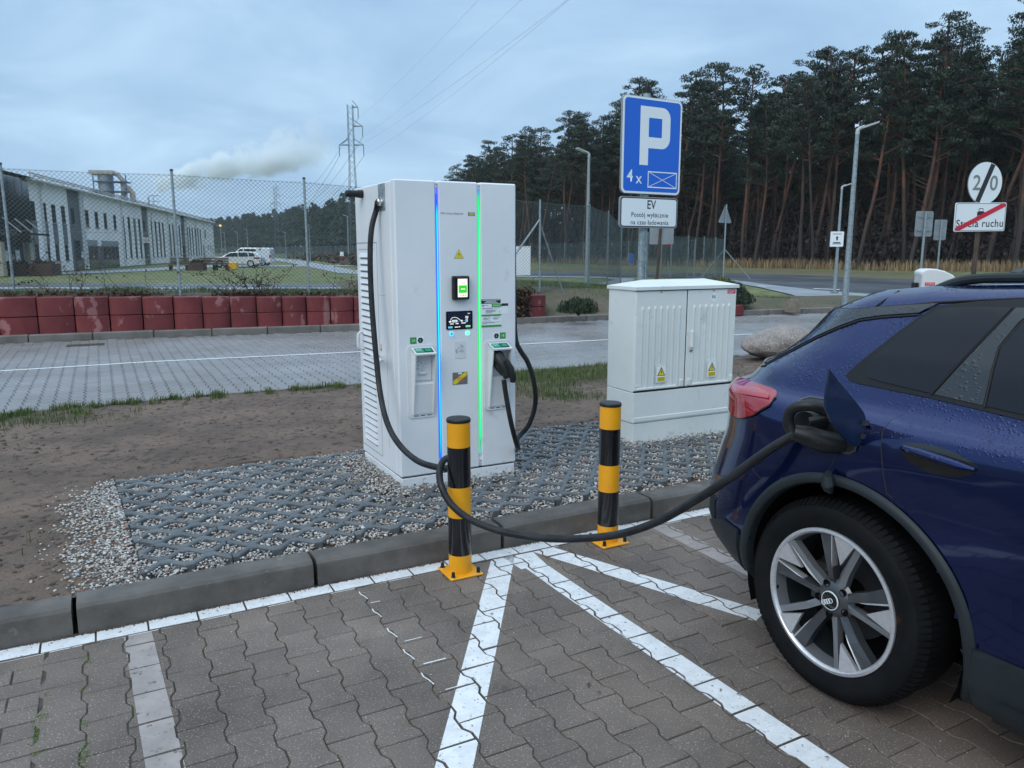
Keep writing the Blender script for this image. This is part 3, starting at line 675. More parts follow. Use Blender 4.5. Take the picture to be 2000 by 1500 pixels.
# grass
def blades(spots, name, mat, label, h=(.04, .09), w=.004, lean=.6, kn=True):
    P = np.array(spots); N = len(P)
    V0 = np.array([(-1, 0, 0), (1, 0, 0), (.55, .18, .6), (-.55, .18, .6), (0, .7, 1.)]); F3 = np.array([(0, 1, 2), (0, 2, 3), (3, 2, 4)])
    hh = NR_.uniform(h[0], h[1], N); S3 = np.stack([np.full(N, w) * NR_.uniform(.6, 1.3, N), hh * lean * NR_.uniform(.2, 1.3, N), hh], 1)
    V, F = scatter(V0, F3, P, NR_.uniform(0, 6.3, N), S3); g = npmesh(name, V, F, mat)
    if kn: g.location = KO + (0,); g.rotation_euler = (0, 0, R(KA))
    tag(g, label, 'grass', None, 'stuff'); return g
sp = []
for _ in range(26000):                   # green patch behind and right of the charger
    k = NR_.uniform(3.1, 7.5); n = NR_.uniform(1.95, 5.2); 
    if n > pl(EDGE, k) - .02: continue
    d = vn(k, n, 1.5, 2) * 1.1 + (n - 3.15) * .8 - max(0, k - 6.2) * .8
    if NR_.rand() < d: sp.append((k, n, soilz(k, n) - .004))
blades(sp, 'grass_patch', 'blade', 'patch of fresh green grass between the charger and the cabinet', (.04, .10))
sp = []
for _ in range(30000):
    k = NR_.uniform(-4.2, 4.2); e = pl(EDGE, k); n = e - .03 - abs(NR_.normal(0, .36 if k < .6 else .13))
    if n < 3: continue
    d = vn(k, n, 1.7, 4) * 1.6 + vn(k, n, 6, 8) * 1.5 + (.62 if k < .3 else (.25 if k < 1.4 else .05))
    if NR_.rand() < d: sp.append((k, n, soilz(k, n) - .004))
for _ in range(5000):
    k = NR_.uniform(-3, 6); n = NR_.uniform(.3, 5)
    if gridmask(k, n): continue
    d = vn(k, n, 2.2, 14) * 2 - .85
    if k < .2 and n < 1.2: d += .35
    if NR_.rand() < d: sp.append((k, n, soilz(k, n) - .004))
blades(sp, 'grass_edge', 'blade', 'sparse tufts of grass along the edge of the bare soil', (.03, .095))

# edging stones of the far car park
edg = thing('edging', 'thin concrete edging between the bare soil and the far car park', 'edging', KO + (0,), KA, kind='structure')
k = -7.
while k < 12:
    a = Vector((k, pl(EDGE, k))); b_ = Vector((k + 1, pl(EDGE, k + 1))); d = b_ - a; m = MB(); m.box(.003, -.03, -.1, d.length - .003, .03, .03, .006)
    obj('edging_stone', m, 'concrete_far', edg, loc=(a.x, a.y, rnd.uniform(-.008, .004)), rot=(0, 0, math.atan2(d.y, d.x))); k += 1
# ------------------------------------------------------------ far car park
FK = [(-8, 13.1), (-1.44, 12.4), (.99, 12.15), (4.73, 11.62), (8.87, 11.33), (10.57, 11.2), (17.0, 10.2), (24, 8.6)]
far = thing('car_park', 'bluish wet interlocking pavers of the car park behind the charger', 'car park', KO + (0,), KA, kind='structure')
mb = MB(); ks = np.arange(-12, 26, .5)
vs = [(k, pl(EDGE, k), -.012) for k in ks] + [(k, pl(FK, k) + .1, -.012) for k in ks]; n = len(ks)
mb.add(vs, [(i, i + 1, n + i + 1, n + i) for i in range(n - 1)]); obj('sand_bed', mb, 'joint', far, smooth=None)
BF = beh(j=.010); cells = []
for i in range(-70, 190):
    kc = .02 + PX * i
    for j in range(0, 46):
        nc = 5.25 + PY * j + (PY / 2 if i % 2 else 0)
        if nc - .09 < pl(EDGE, kc) + .03 or nc + .1 > pl(FK, kc) - .005: continue
        x, y, _ = K(kc, nc)
        if inview(x, y, 0, .28): cells.append((kc, nc, tuple(BF)))
build_paving(far, cells, .0015, 'paver_far', 300, [], ch=.006)
# painted bay line of the far car park
mb = MB(); ln = [(-6.859, 10.165), (-5.22, 11.05), (-2.696, 12.03), (.175, 13.15), (1.709, 13.789), (4.0, 14.55), (6.2, 15.2)]
def stripe(mb, ps, w, z, gap=0.):
    for (a, b), (c, d) in zip(ps[:-1], ps[1:]):
        t = Vector((c - a, d - b)); L = t.length; t /= L; nq = Vector((-t.y, t.x)) * w / 2; q = 0.
        while q < L:
            e_ = min(q + .55, L); p0 = Vector((a, b)) + t * (q + gap); p1 = Vector((a, b)) + t * (e_ - gap); mb.add([(p0.x - nq.x, p0.y - nq.y, z), (p1.x - nq.x, p1.y - nq.y, z), (p1.x + nq.x, p1.y + nq.y, z), (p0.x + nq.x, p0.y + nq.y, z)], [(0, 1, 2, 3)]); q += .55
stripe(mb, ln, .085, .004, .004)
tag(obj('painted_line', mb, 'road_paint', smooth=None), 'thin white line across the far car park', 'road marking', None, 'structure')
mb = MB(); a = gp(168, 674)
for q in range(9): mb.box(-.27 + q * .06, -.12, 0, -.235 + q * .06, .12, .008)
mb.box(-.29, -.15, -.02, .28, .15, .003)
tag(obj('drain_grate', mb, 'rust_post', loc=(a[0], a[1], .003), rot=(0, 0, R(26))), 'brown iron drain grate set in the far car park', 'drain grate')
fk = thing('far_kerb', 'grey concrete kerb at the foot of the red block wall', 'kerb', KO + (0,), KA, kind='structure')
k = -8.; kms = [None]
while k < 20:
    a = Vector((k, pl(FK, k))); b_ = Vector((k + 1, pl(FK, k + 1))); d = b_ - a; m = MB(); m.box(.006, 0, -.05, d.length - .006, .15, .125, .015)
    obj('kerb_stone', m, 'concrete_far', fk, loc=(a.x, a.y, rnd.uniform(-.006, .004)), rot=(0, 0, math.atan2(d.y, d.x))); k += 1

# ------------------------------------------------------------ raised bank behind the far kerb
CREST = [(-14, .92), (-1.1, .80), (2, .74), (4.5, .69), (9.4, .62), (11, .60), (13.5, .52), (16, .34), (19, .10), (26, .02)]
WALL_END = 9.35
def bankz(k, n):
    d = n - pl(FK, k) - .15; c = pl(CREST, k)
    if k < WALL_END: z = .08 if d < .42 else c - .01
    else: z = .11 + (c - .11) * min(1, max(0, d / lerp(2.6, 1.6, min(1, (k - 9.35) / 6)))) ** .8
    f0, f1 = (3., 8.) if k < 7 else (lerp(3., 14., min(1, (k - 7) / 4)), lerp(8., 26., min(1, (k - 7) / 4)))
    if k > 13: f0, f1 = lerp(14., 2., min(1, (k - 13) / 4)), lerp(26., 8., min(1, (k - 13) / 4))
    z *= 1 - sstep_(f0, f1, d); z += .035 * vn(k, n, .8, 2) * min(1, max(0, d)) + .012 * vn(k, n, 3, 1)
    return z - .06 * sstep_(f1 - 2, f1, d)
kk = np.arange(-14, 24, .2); dd = np.concatenate([np.arange(.14, 4, .13), np.arange(4, 27, .8)])
V = np.array([(k, pl(FK, k) + d, bankz(k, pl(FK, k) + d)) for k in kk for d in dd]); I = np.arange(len(V)).reshape(len(kk), len(dd))
F = np.stack([I[:-1, :-1], I[1:, :-1], I[1:, 1:], I[:-1, 1:]], -1).reshape(-1, 4)
bk = npmesh('bank', V, F, 'bank', smooth=True); bk.location = KO + (0,); bk.rotation_euler = (0, 0, R(KA)); tag(bk, 'raised earth bank with moss and thin grass behind the block wall', 'bank', None, 'structure')
def bz(x, y): k, n = Kinv(x, y); return bankz(k, n)
sp = []
for _ in range(42000):
    k = NR_.uniform(-3, 18); d = NR_.uniform(.3, 9) if k > 9 else NR_.uniform(.45, 3.0); n = pl(FK, k) + d
    q = .35 + vn(k, n, .9, 7) + (.15 * d if k > 9 else 0) - (.5 if (k > 9.3 and d < 2.4) else 0)
    if NR_.rand() < q: sp.append((k, n, bankz(k, n) - .01))
blades(sp, 'bank_grass', 'blade', 'thin mossy grass growing on the bank behind the block wall', (.05, .12), .007)

# ------------------------------------------------------------ roads and paths beyond
sheet('path', pts((1425, 545), (1450, 548), (1510, 556), (1600, 566), (1760, 578), (2100, 600), (2100, 660), (1800, 640), (1640, 606), (1600, 590), (1545, 575), (1480, 560), (1430, 552), z=-.012), -.012, 'path', label='pale paved footway curving round the bank', cat='footway')
sheet('road', pts((880, 527), (1030, 531), (1290, 533.5), (1420, 533.5), (1560, 537), (1700, 543), (2200, 562), (2200, 605), (1760, 578), (1600, 566.5), (1510, 556.5), (1425, 545.5), (1290, 540.5), (1030, 538.5), (880, 534), z=-.008), -.008, 'asphalt', label='wet grey asphalt road in front of the pine wood', cat='road')
sheet('verge', pts((860, 522), (1030, 524), (1290, 525), (1420, 526), (1560, 528), (1700, 531), (2200, 543), (2200, 562.5), (1700, 543.5), (1560, 537.5), (1420, 534), (1290, 534), (1030, 531.5), (860, 527.5), z=-.01), -.010, 'verge', label='olive and brown verge between the road and the pine wood', cat='verge')
sheet('asphalt_strip', pts((1030, 534), (1290, 536.5), (1430, 538.5), (1560, 543), (1700, 549), (2200, 569), (2200, 577), (1700, 554), (1560, 547.5), (1430, 541.5), (1290, 538.5), (1030, 536.5), z=-.004), -.004, 'asphalt_dark', label='dark repaired strip along the middle of the road', cat='road')
for i, (a, b, c) in enumerate(((1480, 1495, 557.5), (1588, 1640, 563.5), (1738, 1800, 571))):
    sheet('painted_line', pts((a, c - .5), (b, c + 1.6), (b, c + 2.6), (a, c + .4), z=.0), .0, 'road_paint', label=('short white dash at the left end of the road', 'white dash on the road behind the short lamp post', 'white dash on the road behind the hooded terminal')[i], cat='road marking')
sheet('road', pts((-400, 560.5), (700, 560.5), (1000, 560.5), (1100, 558), (1180, 551.5), (1202, 546.5), (1180, 543), (1090, 541.5), (1000, 541), (900, 540), (800, 541), (660, 533), (560, 512), (520, 506), (400, 504), (405, 501.5), (530, 503), (590, 509), (690, 527), (800, 534), (1000, 535.5), (1120, 537), (1240, 544), (1230, 553), (1120, 562), (1000, 565.5), (-400, 565.5), z=-.02), -.02, 'path', label='pale internal road looping in front of the factory lawn', cat='road')
sheet('gravel_strip', pts((-400, 552.5), (1000, 553.5), (1000, 560), (-400, 560), z=-.016), -.016, 'asphalt', label='grey strip between the lawn and the pale internal road', cat='road')
sheet('footway', pts((-400, 545), (60, 538), (200, 533), (300, 528.5), (420, 521.5), (700, 519.5), (700, 517.5), (420, 517.5), (300, 523), (200, 528.5), (60, 534), (-400, 541), z=-.014), -.014, 'path', label='pale footway along the front of the white building', cat='footway')
# ------------------------------------------------------------ red block retaining wall
wall = thing('block_wall', 'long low retaining wall of curved red concrete blocks in two courses', 'retaining wall')
def block_mesh(w, h, bul=.07, dep=.36):
    n = 8; poly = [(w * i / n, -bul * math.sin(math.pi * i / n) ** .55) for i in range(n + 1)] + [(w, dep), (0, dep)]
    mb = MB(); mb.prism([(x, y) for x, y in poly], 0, h, .008); return mesh_of('block', mb, 'red_block', 40)
# the face of the wall, bottom joints as seen in the photograph
J = [(-12.1, 13.0), (-11.5, 13.17), (-10.9, 13.35), (-10.3, 13.52), (-9.7, 13.68), (-9.19, 13.80), (-8.62, 14.0), (-8.06, 14.18), (-7.52, 14.36), (-7.0, 14.55), (-6.50, 14.73), (-6.02, 14.9), (-5.55, 15.06), (-5.08, 15.2), (-4.62, 15.34), (-4.17, 15.48), (-3.72, 15.62), (-3.27, 15.76), (-2.82, 15.9), (-2.37, 16.03), (-1.92, 16.16), (-1.47, 16.28), (-1.02, 16.39), (-.57, 16.49), (-.12, 16.58), (.23, 16.64), (.69, 16.66), (1.17, 16.68)]
def wallshift(x, y):                    # keep the wall just behind the kerb
    k, n = Kinv(x, y); return K(k, max(n, pl(FK, k) + .17))[:2]
J = [K(Kinv(*p)[0], pl(FK, Kinv(*p)[0]) + .19)[:2] for p in J]
for i in range(len(J) - 1):
    a, b = Vector(J[i]), Vector(J[i + 1]); d = b - a; topz = bz(*K(Kinv(*a)[0], Kinv(*a)[1] + .6)[:2]) if False else pl(CREST, Kinv(*a)[0]) - .015
    hh = (topz - .10) / 2
    me = block_mesh(d.length - .022, hh - .012)
    for c in (0, 1):
        nrm = Vector((-d.y, d.x)).normalized() * rnd.uniform(-.012, .012)
        o = link('block', me, wall, (a.x + nrm.x + d.x * .02, a.y + nrm.y, .10 + c * hh), (0, 0, math.atan2(d.y, d.x) + rnd.uniform(-.02, .02)))
# stub of a block bed under the low dark juniper
mb = MB(); mb.prism(ccw([(.45 * math.cos(R(a)), .30 * math.sin(R(a))) for a in range(0, 360, 30)]), 0, .22, .02)
a = K(10.15, pl(FK, 10.15) + .50)
tag(obj('round_planter', mb, 'red_block', loc=(a[0], a[1], .08), rot=(0, 0, .3)), 'low red concrete planter ring under the dark creeping juniper', 'planter')

# ------------------------------------------------------------ chain link fence
def chain(root, A, B, z0, z1, zt0, zt1, pitch=.088, r=.0022, name='wire_mesh'):
    a = Vector((A[0], A[1])); b = Vector((B[0], B[1])); L = (b - a).length; H = ((zt0 - z0) + (zt1 - z1)) / 2; u = (b - a) / L; nn = Vector((-u.y, u.x))
    S_ = []
    hp = pitch * .92
    m = int(L / pitch); hgt = H
    for q in range(-int(hgt / hp) - 1, m + int(hgt / hp) + 2):
        for sgn in (1, -1):
            s0 = q * pitch + (pitch / 2 if False else 0); s1 = s0 + sgn * hgt * pitch / hp
            lo, hi = 0., 1.
            if s1 != s0:
                t0, t1 = (0 - s0) / (s1 - s0), (L - s0) / (s1 - s0); lo = max(0, min(t0, t1)); hi = min(1, max(t0, t1))
            if hi - lo < .01: continue
            S_.append((s0 + (s1 - s0) * lo, lo, s0 + (s1 - s0) * hi, hi, sgn))
    for h in (.01, .5, .985): S_.append((0, h, L, h, 0))
    S_ = np.array(S_); N = len(S_)
    def P(s, t, off):
        f = s / L; zb = z0 + (z1 - z0) * f; zt = zt0 + (zt1 - zt0) * f
        # the wire hangs a little slack between the posts
        return np.stack([a.x + u.x * s + nn.x * off, a.y + u.y * s + nn.y * off, zb + (zt - zb) * t - .03 * np.sin(np.pi * f) * t], 1)
    off = S_[:, 4] * r
    p0 = P(S_[:, 0], S_[:, 1], off); p1 = P(S_[:, 2], S_[:, 3], off); d = p1 - p0; d /= np.linalg.norm(d, axis=1)[:, None]
    nv = np.array([nn.x, nn.y, 0]); e = np.cross(d, nv); vs = []
    for ca in (90, 210, 330): o = nv * math.cos(R(ca)) * r + e * math.sin(R(ca)) * r; vs.append(p0 + o); vs.append(p1 + o)
    V = np.stack(vs, 1).reshape(-1, 3); base = (np.arange(N) * 6)[:, None, None]; F = (np.array([(0, 1, 3, 2), (2, 3, 5, 4), (4, 5, 1, 0)])[None] + base).reshape(-1, 4)
    o = npmesh(name, V, F, 'wire', root); o['kind'] = 'stuff'; return o
def post(root, x, y, z0, z1, r=.024, mat='galv', lean=0.):
    mb = MB(); mb.tube([(0, 0, -.2), (lean, 0, z1 - z0)], r, 10); mb.tube([(lean, 0, z1 - z0 - .002), (lean, 0, z1 - z0 + .03)], r * 1.18, 10, k=1)
    return obj('post', mb, [mat, 'black_plastic'], root, loc=(x, y, z0))
FH = 2.33
fp = [(-15.0, 12.6), (-12.2, 13.45), (-9.28, 14.4), (-6.42, 14.95), (-4.27, 16.25), (-1.9, 17.8), (.69, 19.4), (2.17, 22.0), (3.0, 24.4), (3.74, 26.7), (5.2, 29.9), (6.8, 33.3), (8.3, 36.7), (9.55, 38.8), (10.7, 41.0), (12.0, 44.0)]
fence = thing('chain_link_fence', 'dark green chain link fence on grey steel posts above the red block wall', 'fence')
fz = [bz(x, y) for x, y in fp]; ft = []
for i, (x, y) in enumerate(fp):
    h = FH; post(fence, x, y, fz[i] - .02, fz[i] + h, .026 if i < 10 else .028, 'galv' if i < 7 else 'galv_far'); ft.append(fz[i] + h - .05)
for i in range(len(fp) - 1): chain(fence, fp[i], fp[i + 1], fz[i] + .03, fz[i + 1] + .03, ft[i], ft[i + 1], r=.0036 if i < 6 else .0036, pitch=.088 if i < 9 else .11)
x, y = fp[6]; mb = MB(); mb.tube([(x, y, fz[6] + 1.85), (x - 1.15, y - .75, bz(x - 1.15, y - .75) + .1)], .024, 8); obj('brace', mb, 'galv', fence)
mb = MB(); mb.tube([(x, y, fz[6] + 1.75), (x + .62, y + .35, bz(x + .62, y + .35))], .02, 8); obj('brace', mb, 'galv_far', fence)
x, y = fp[-1]
for q in (-1.6, 1.2): mb = MB(); mb.tube([(x, y, fz[-1] + 1.7), (x + q, y - 1.1, 0)], .03, 8); obj('brace', mb, 'galv_far', fence)
# second fence along the road and round to the far end of the site
f2 = thing('site_fence', 'distant wire fence of thin grey posts in front of the dark woods', 'fence')
q = [(10.8, 46.), (9.6, 50.), (8.2, 54.8), (7.2, 59.), (5.9, 64.), (4.7, 69.5), (3.5, 75.)]
far_pts = [(3.5, 75.), (-8, 92.), (-22, 112.), (-42, 146.), (-75, 205.), (-110, 262.)]
for (x0, y0), (x1, y1) in zip(far_pts[:-1], far_pts[1:]):
    L = math.hypot(x1 - x0, y1 - y0); n = int(L / 2.6)
    for i in range(1, n + 1): q.append((lerp(x0, x1, i / n), lerp(y0, y1, i / n)))
pm = MB(); pm.tube([(0, 0, -.1), (0, 0, 2.25)], .035, 6); pm = mesh_of('post', pm, 'galv_far')
for i, (x, y) in enumerate(q): link('post', pm, f2, (x, y, 0))
for i in range(0, min(len(q) - 1, 40)): chain(f2, q[i], q[i + 1], .05, .05, 2.2, 2.2, pitch=.16, r=.004)
for (x0, y0), (x1, y1) in zip(far_pts[2:-1], far_pts[3:]): chain(f2, (x0, y0), (x1, y1), .05, .05, 2.2, 2.2, pitch=.5, r=.012)
# white sheet fixed to the fence
a = at(984, 472, 31.); mb = MB(); mb.box(0, 0, 0, 1.05, .02, 1.15, .004)
tag(obj('white_board', mb, 'sign_white', loc=(-.3, 31., .60), rot=(0, 0, R(8))), 'blank white board standing behind the fence right of the charger', 'board')

# dry bramble on the fence
def bramble(cx, w, h, label, dense):
    Y = 14.6 + 0.0; mb = MB(); lv = []
    def zb(x): 
        i = max(0, min(len(fp) - 2, sum(1 for p in fp if p[0] < x) - 1)); t = (x - fp[i][0]) / (fp[i + 1][0] - fp[i][0]); return lerp(fp[i][1], fp[i + 1][1], t) - .12, lerp(fz[i], fz[i + 1], t)
    for _ in range(dense):
        x = cx + rnd.gauss(0, w * .4); y, z = zb(x); p = Vector((x, y, z - .05)); d = Vector((rnd.uniform(-.5, .5), rnd.uniform(-.08, .03), rnd.uniform(.5, 1.))); ps = [p.copy()]; L = h * rnd.uniform(.4, 1.1)
        for s in range(9):
            d += Vector((rnd.uniform(-.35, .35), rnd.uniform(-.05, .05), rnd.uniform(-.30, .14))); p = p + d.normalized() * L / 9 * 1.3; p.y += (zb(p.x)[0] - p.y) * .4; ps.append(p.copy())
            if s > 1:
                for _k in range(rnd.choice((0, 1, 2, 3))): lv.append((p.x + rnd.uniform(-.05, .05), p.y + rnd.uniform(-.03, .03), p.z + rnd.uniform(-.05, .05)))
        mb.tube(ps, [lerp(.006, .0018, i / (len(ps) - 1)) for i in range(len(ps))], 4, False)
    t = thing('bramble', label, 'bramble', (0, 0, 0)); obj('stem', mb, 'dry_leaf', t)
    V0 = np.array([(-.5, 0, 0), (0, -.6, .1), (.5, 0, .05), (0, .7, 0)]); P = np.array(lv); N = len(P)
    V, F = scatter(V0, np.array([(0, 1, 2, 3)]), P, NR_.uniform(0, 6.3, N), NR_.uniform(.02, .05, N), NR_.uniform(-1.5, 1.5, N)); npmesh('foliage', V, F, 'dry_leaf', t)
bramble(-8.2, 1.2, .95, 'thin dry bramble on the fence in front of the glazed entrance', 16)
bramble(-5.3, .9, .85, 'densest dry bramble, on the fence left of the middle post', 34)
bramble(-3.2, .9, .7, 'dry bramble on the fence just left of the charger', 22)
bramble(.35, .5, .5, 'small dry bramble at the foot of the braced fence post', 14)
def undergrowth(P, size, mat, name, label, cat, kind='stuff', tilt=.9):
    V0 = np.array([(-.5, 0, -.1), (0, -.25, .5), (.5, 0, .1), (0, .3, -.5)]); N = len(P)
    V, F = scatter(V0, np.array([(0, 1, 2, 3)]), P, NR_.uniform(0, 6.3, N), size * NR_.uniform(.5, 1.4, N), NR_.normal(0, tilt, N)); o = npmesh(name, V, F, mat); tag(o, label, cat, None, kind); return o
P = []
for _ in range(9000):
    k = NR_.uniform(-6, 9.3); d = .40 + abs(NR_.normal(0, .16)); n = pl(FK, k) + d
    if NR_.rand() < .35 + vn(k, 0, .9, 3) * 1.4: P.append((*K(k, n)[:2], pl(CREST, k) + abs(NR_.normal(0, .035))))
undergrowth(np.array(P), .05, 'dry_leaf', 'leaf_litter', 'dry leaves and twigs lying along the top of the red block wall', 'leaf litter')
# creeper hanging over the wall right of the charger
P = [];
for _ in range(2600):
    k = NR_.uniform(7.7, 8.6); n = pl(FK, k) + .10 - abs(NR_.normal(0, .05)) + (.2 if NR_.rand() < .3 else 0); P.append((*K(k, n)[:2], .12 + .62 * NR_.rand() ** .8))
undergrowth(np.array(P), .055, 'dry_leaf', 'creeper', 'dry brown creeper hanging down the block wall right of the charger', 'creeper')

# junipers
def bush(cx, cy, cz, rx, ry, h, mat, label, n, leaf=.07, up=.6):
    t = thing('juniper_bush', label, 'shrub', (cx, cy, cz)); P = []
    for _ in range(n):
        v = Vector((rnd.gauss(0, 1), rnd.gauss(0, 1), abs(rnd.gauss(0, 1)))).normalized(); r_ = rnd.uniform(.55, 1.) * (1 + .28 * vn(v.x * 2, v.y * 2 + v.z, 1.7, cx))
        P.append((v.x * rx * r_, v.y * ry * r_, v.z * h * r_))
    V0 = np.array([(-.22, 0, 0), (.22, 0, 0), (0, .15, 1.3)]); P = np.array(P); N = len(P)
    V, F = scatter(V0, np.array([(0, 1, 2)]), P, NR_.uniform(0, 6.3, N), leaf * NR_.uniform(.6, 1.5, N), NR_.normal(0, up, N)); npmesh('foliage', V, F, mat, t)
    mb = MB()
    for a in range(7): A = a * .9; mb.tube([(0, 0, -.05), (rx * .35 * math.cos(A), ry * .35 * math.sin(A), h * .4), (rx * .7 * math.cos(A), ry * .7 * math.sin(A), h * .62)], [.02, .014, .006], 5)
    obj('stem', mb, 'bark_dark', t)
a = gp(1130, 606, .3); bush(a[0], a[1], .24, .42, .34, .32, 'juniper', 'dark creeping juniper spilling over a red planter beside the block wall', 4200, .05)
a = at(1418, 575, 19.5); bush(a[0] - .05, 19.5, bz(a[0], 19.5) + .04, .72, .55, .50, 'juniper', 'dense dark green juniper on the bank right of the grey cabinet', 9000, .06)
a = at(1395, 556, 22.5); bush(a[0], 22.5, bz(a[0], 22.5), .8, .6, .42, 'juniper_y', 'yellow-green juniper behind the right corner of the grey cabinet', 5000, .07)
for i, (px, w) in enumerate(((1290, .95), (1335, .9))):
    a = at(px, 548, 25.5); bush(a[0], 25.5, bz(a[0], 25.5) - .02, w, .7, .38, 'juniper_y', ('yellow-green juniper mound directly right of the parking sign post', 'yellow-green juniper mound above the middle of the grey cabinet')[i], 4500, .08)
a = at(1385, 585, 19.0); mb = MB(); mb.prism(ccw([(.55 * math.cos(R(q)), .35 * math.sin(R(q))) for q in range(0, 360, 30)]), 0, .25, .02)
tag(obj('round_planter', mb, 'red_block', loc=(a[0] + .35, 19.1, bz(a[0] + .35, 19.1) - .10)), 'low red planter ring half buried under the dark green juniper', 'planter')

# boulder
def boulder(loc, s, rz, label):
    bm = bmesh.new(); bmesh.ops.create_icosphere(bm, subdivisions=5, radius=1)
    for v in bm.verts:
        c = v.co.copy(); d = 1 + .16 * mnoise.noise(c * 1.1 + Vector((3, 1, 2))) + .05 * mnoise.noise(c * 3.2) + .015 * mnoise.noise(c * 9) + .006 * mnoise.noise(c * 30)
        c.z = c.z * (1 if c.z > 0 else .6); x = c.x * s[0] * d; z = c.z * s[2] * d * (1 + .28 * c.x) ; v.co = (x, c.y * s[1] * d, z)
    me = bpy.data.meshes.new('boulder'); bm.to_mesh(me); bm.free(); me.materials.append(MT['granite']); me.shade_smooth(); o = link('boulder', me, None, loc, (0, R(-3), R(rz))); tag(o, label, 'boulder')
a = gp(1520, 700, .05); boulder((a[0] + .04, a[1] + .1, .21), (.60, .38, .31), 22, 'large rounded granite boulder lying on the soil behind the blue car')
# concrete stub
a = gp(1548, 603, .15); mb = MB(); mb.lathe([(.20, 0), (.17, .18), (.13, .30), (.125, .31), (0.001, .31)], 8); tag(obj('concrete_stub', mb, 'stub', loc=(a[0], a[1], bz(a[0], a[1]) - .04), smooth=30), 'small tapered concrete stub standing on the bank by the road', 'bollard base')

# ------------------------------------------------------------ street lamps
def lamp_kind(h, arm, r0=.075, r1=.04, warm=False):
    root = bpy.data.objects.new('street_lamp', None); COL.objects.link(root)
    mb = MB(); mb.tube([(0, 0, 0), (0, 0, h)], [r0, r1], 12); mb.box(-.13, -.13, 0, .13, .13, .02); obj('pole', mb, 'galv', root)
    mb = MB()
    for x in (-.1, .1):
        for y in (-.1, .1): mb.tube([(x, y, .02), (x, y, .06)], .018, 6)
    obj('bolt', mb, 'black_plastic', root)
    mb = MB(); mb.tube([(0, 0, h - .06), (0, 0, h + .03), (arm * .12, 0, h + .07), (arm * .35, 0, h + .11)], [r1 * 1.2, r1 * 1.1, .035, .03], 8)
    mb.add([(arm * .2, -.08, h + .10), (arm, -.13, h + .20), (arm * 1.05, 0, h + .21), (arm, .13, h + .20), (arm * .2, .08, h + .10), (arm * .2, -.08, h + .055), (arm, -.13, h + .165), (arm * 1.05, 0, h + .175), (arm, .13, h + .165), (arm * .2, .08, h + .055)],
           [(0, 1, 2, 3, 4), (9, 8, 7, 6, 5), (0, 5, 6, 1), (1, 6, 7, 2), (2, 7, 8, 3), (3, 8, 9, 4), (4, 9, 5, 0)])
    o = obj('lamp_head', mb, 'lamp_head', root)
    mb = MB(); mb.add([(arm * .45, -.07, h + .085), (arm * .95, -.09, h + .153), (arm * .95, .09, h + .153), (arm * .45, .07, h + .085)], [(0, 3, 2, 1)]); obj('lamp_glass', mb, 'lamp_warm' if warm else 'sign_white', o)
    return root
lk = lamp_kind(4.15, .40)
def lamp(px, Y, rz, label, h=None, sc=1., grp=None, first=False, z=None):
    o = lk if first else dup(lk); x = at(px, 500, Y)[0]; o.location = (x, Y, z if z is not None else 0); o.rotation_euler = (0, 0, R(rz)); o.scale = (sc,) * 3
    if 'group' in o: del o['group']
    return tag(o, label, 'street lamp', grp)
lamp(1657, 17.2, -4, 'tall pale street lamp rising right behind the rear spoiler of the blue car', sc=.99, first=True)
l2 = lamp(1635, 29.2, -4, 'pale street lamp with a small white sign on its pole', sc=.93)
lamp(1147, 33.0, 196, 'street lamp standing by the fence between charger and parking sign', sc=1.32)
lamp(681, 97, 200, 'distant street lamp seen just left of the charger', sc=1.36)
lamp(606, 104, 200, 'distant street lamp seen right of the middle fence post', sc=1.15)
lamp(559, 118, 200, 'distant street lamp beside the far lattice pylon', sc=1.0)
for i, (px, Y, s) in enumerate(((485, 125, 1.15), (466, 135, 1.1), (441, 150, 1.15))):
    lamp(px, Y, 200, ('small distant street lamp above the white van', 'small distant street lamp above the white estate car', 'small distant street lamp close to the white building corner')[i], sc=s)
lw = lamp(434, 95, 200, 'distant lamp post with a glowing yellow light near the end of the white building', sc=1.05)
mb = MB(); mb.add([(v[0] * .16, v[1] * .16, v[2] * .14 + 4.3) for v in ICO[0].tolist()], [tuple(f) for f in ICO[1].tolist()]); obj('lamp_globe', mb, 'lamp_warm', lw)
# small sign on the shorter lamp
mb = MB(); mb.facexz(rrect(-.26, -.30, .26, .30, .03), 0, .015); sg = obj('sign', mb, 'sign_white', l2, loc=(-.08, -.08, 2.15))
mb = MB(); [mb.box(-.17, -.004, z_, .17, -.002, z_ + .022) for z_ in (.19, -.20)]; mb.facexz([(-.03, -.05), (.03, -.05), (.03, .05), (.06, .05), (0, .12), (-.06, .05), (-.03, .05)], -.004); mb.box(-.14, -.004, -.16, .14, -.002, -.12); obj('arrow', mb, 'sign_black', sg)

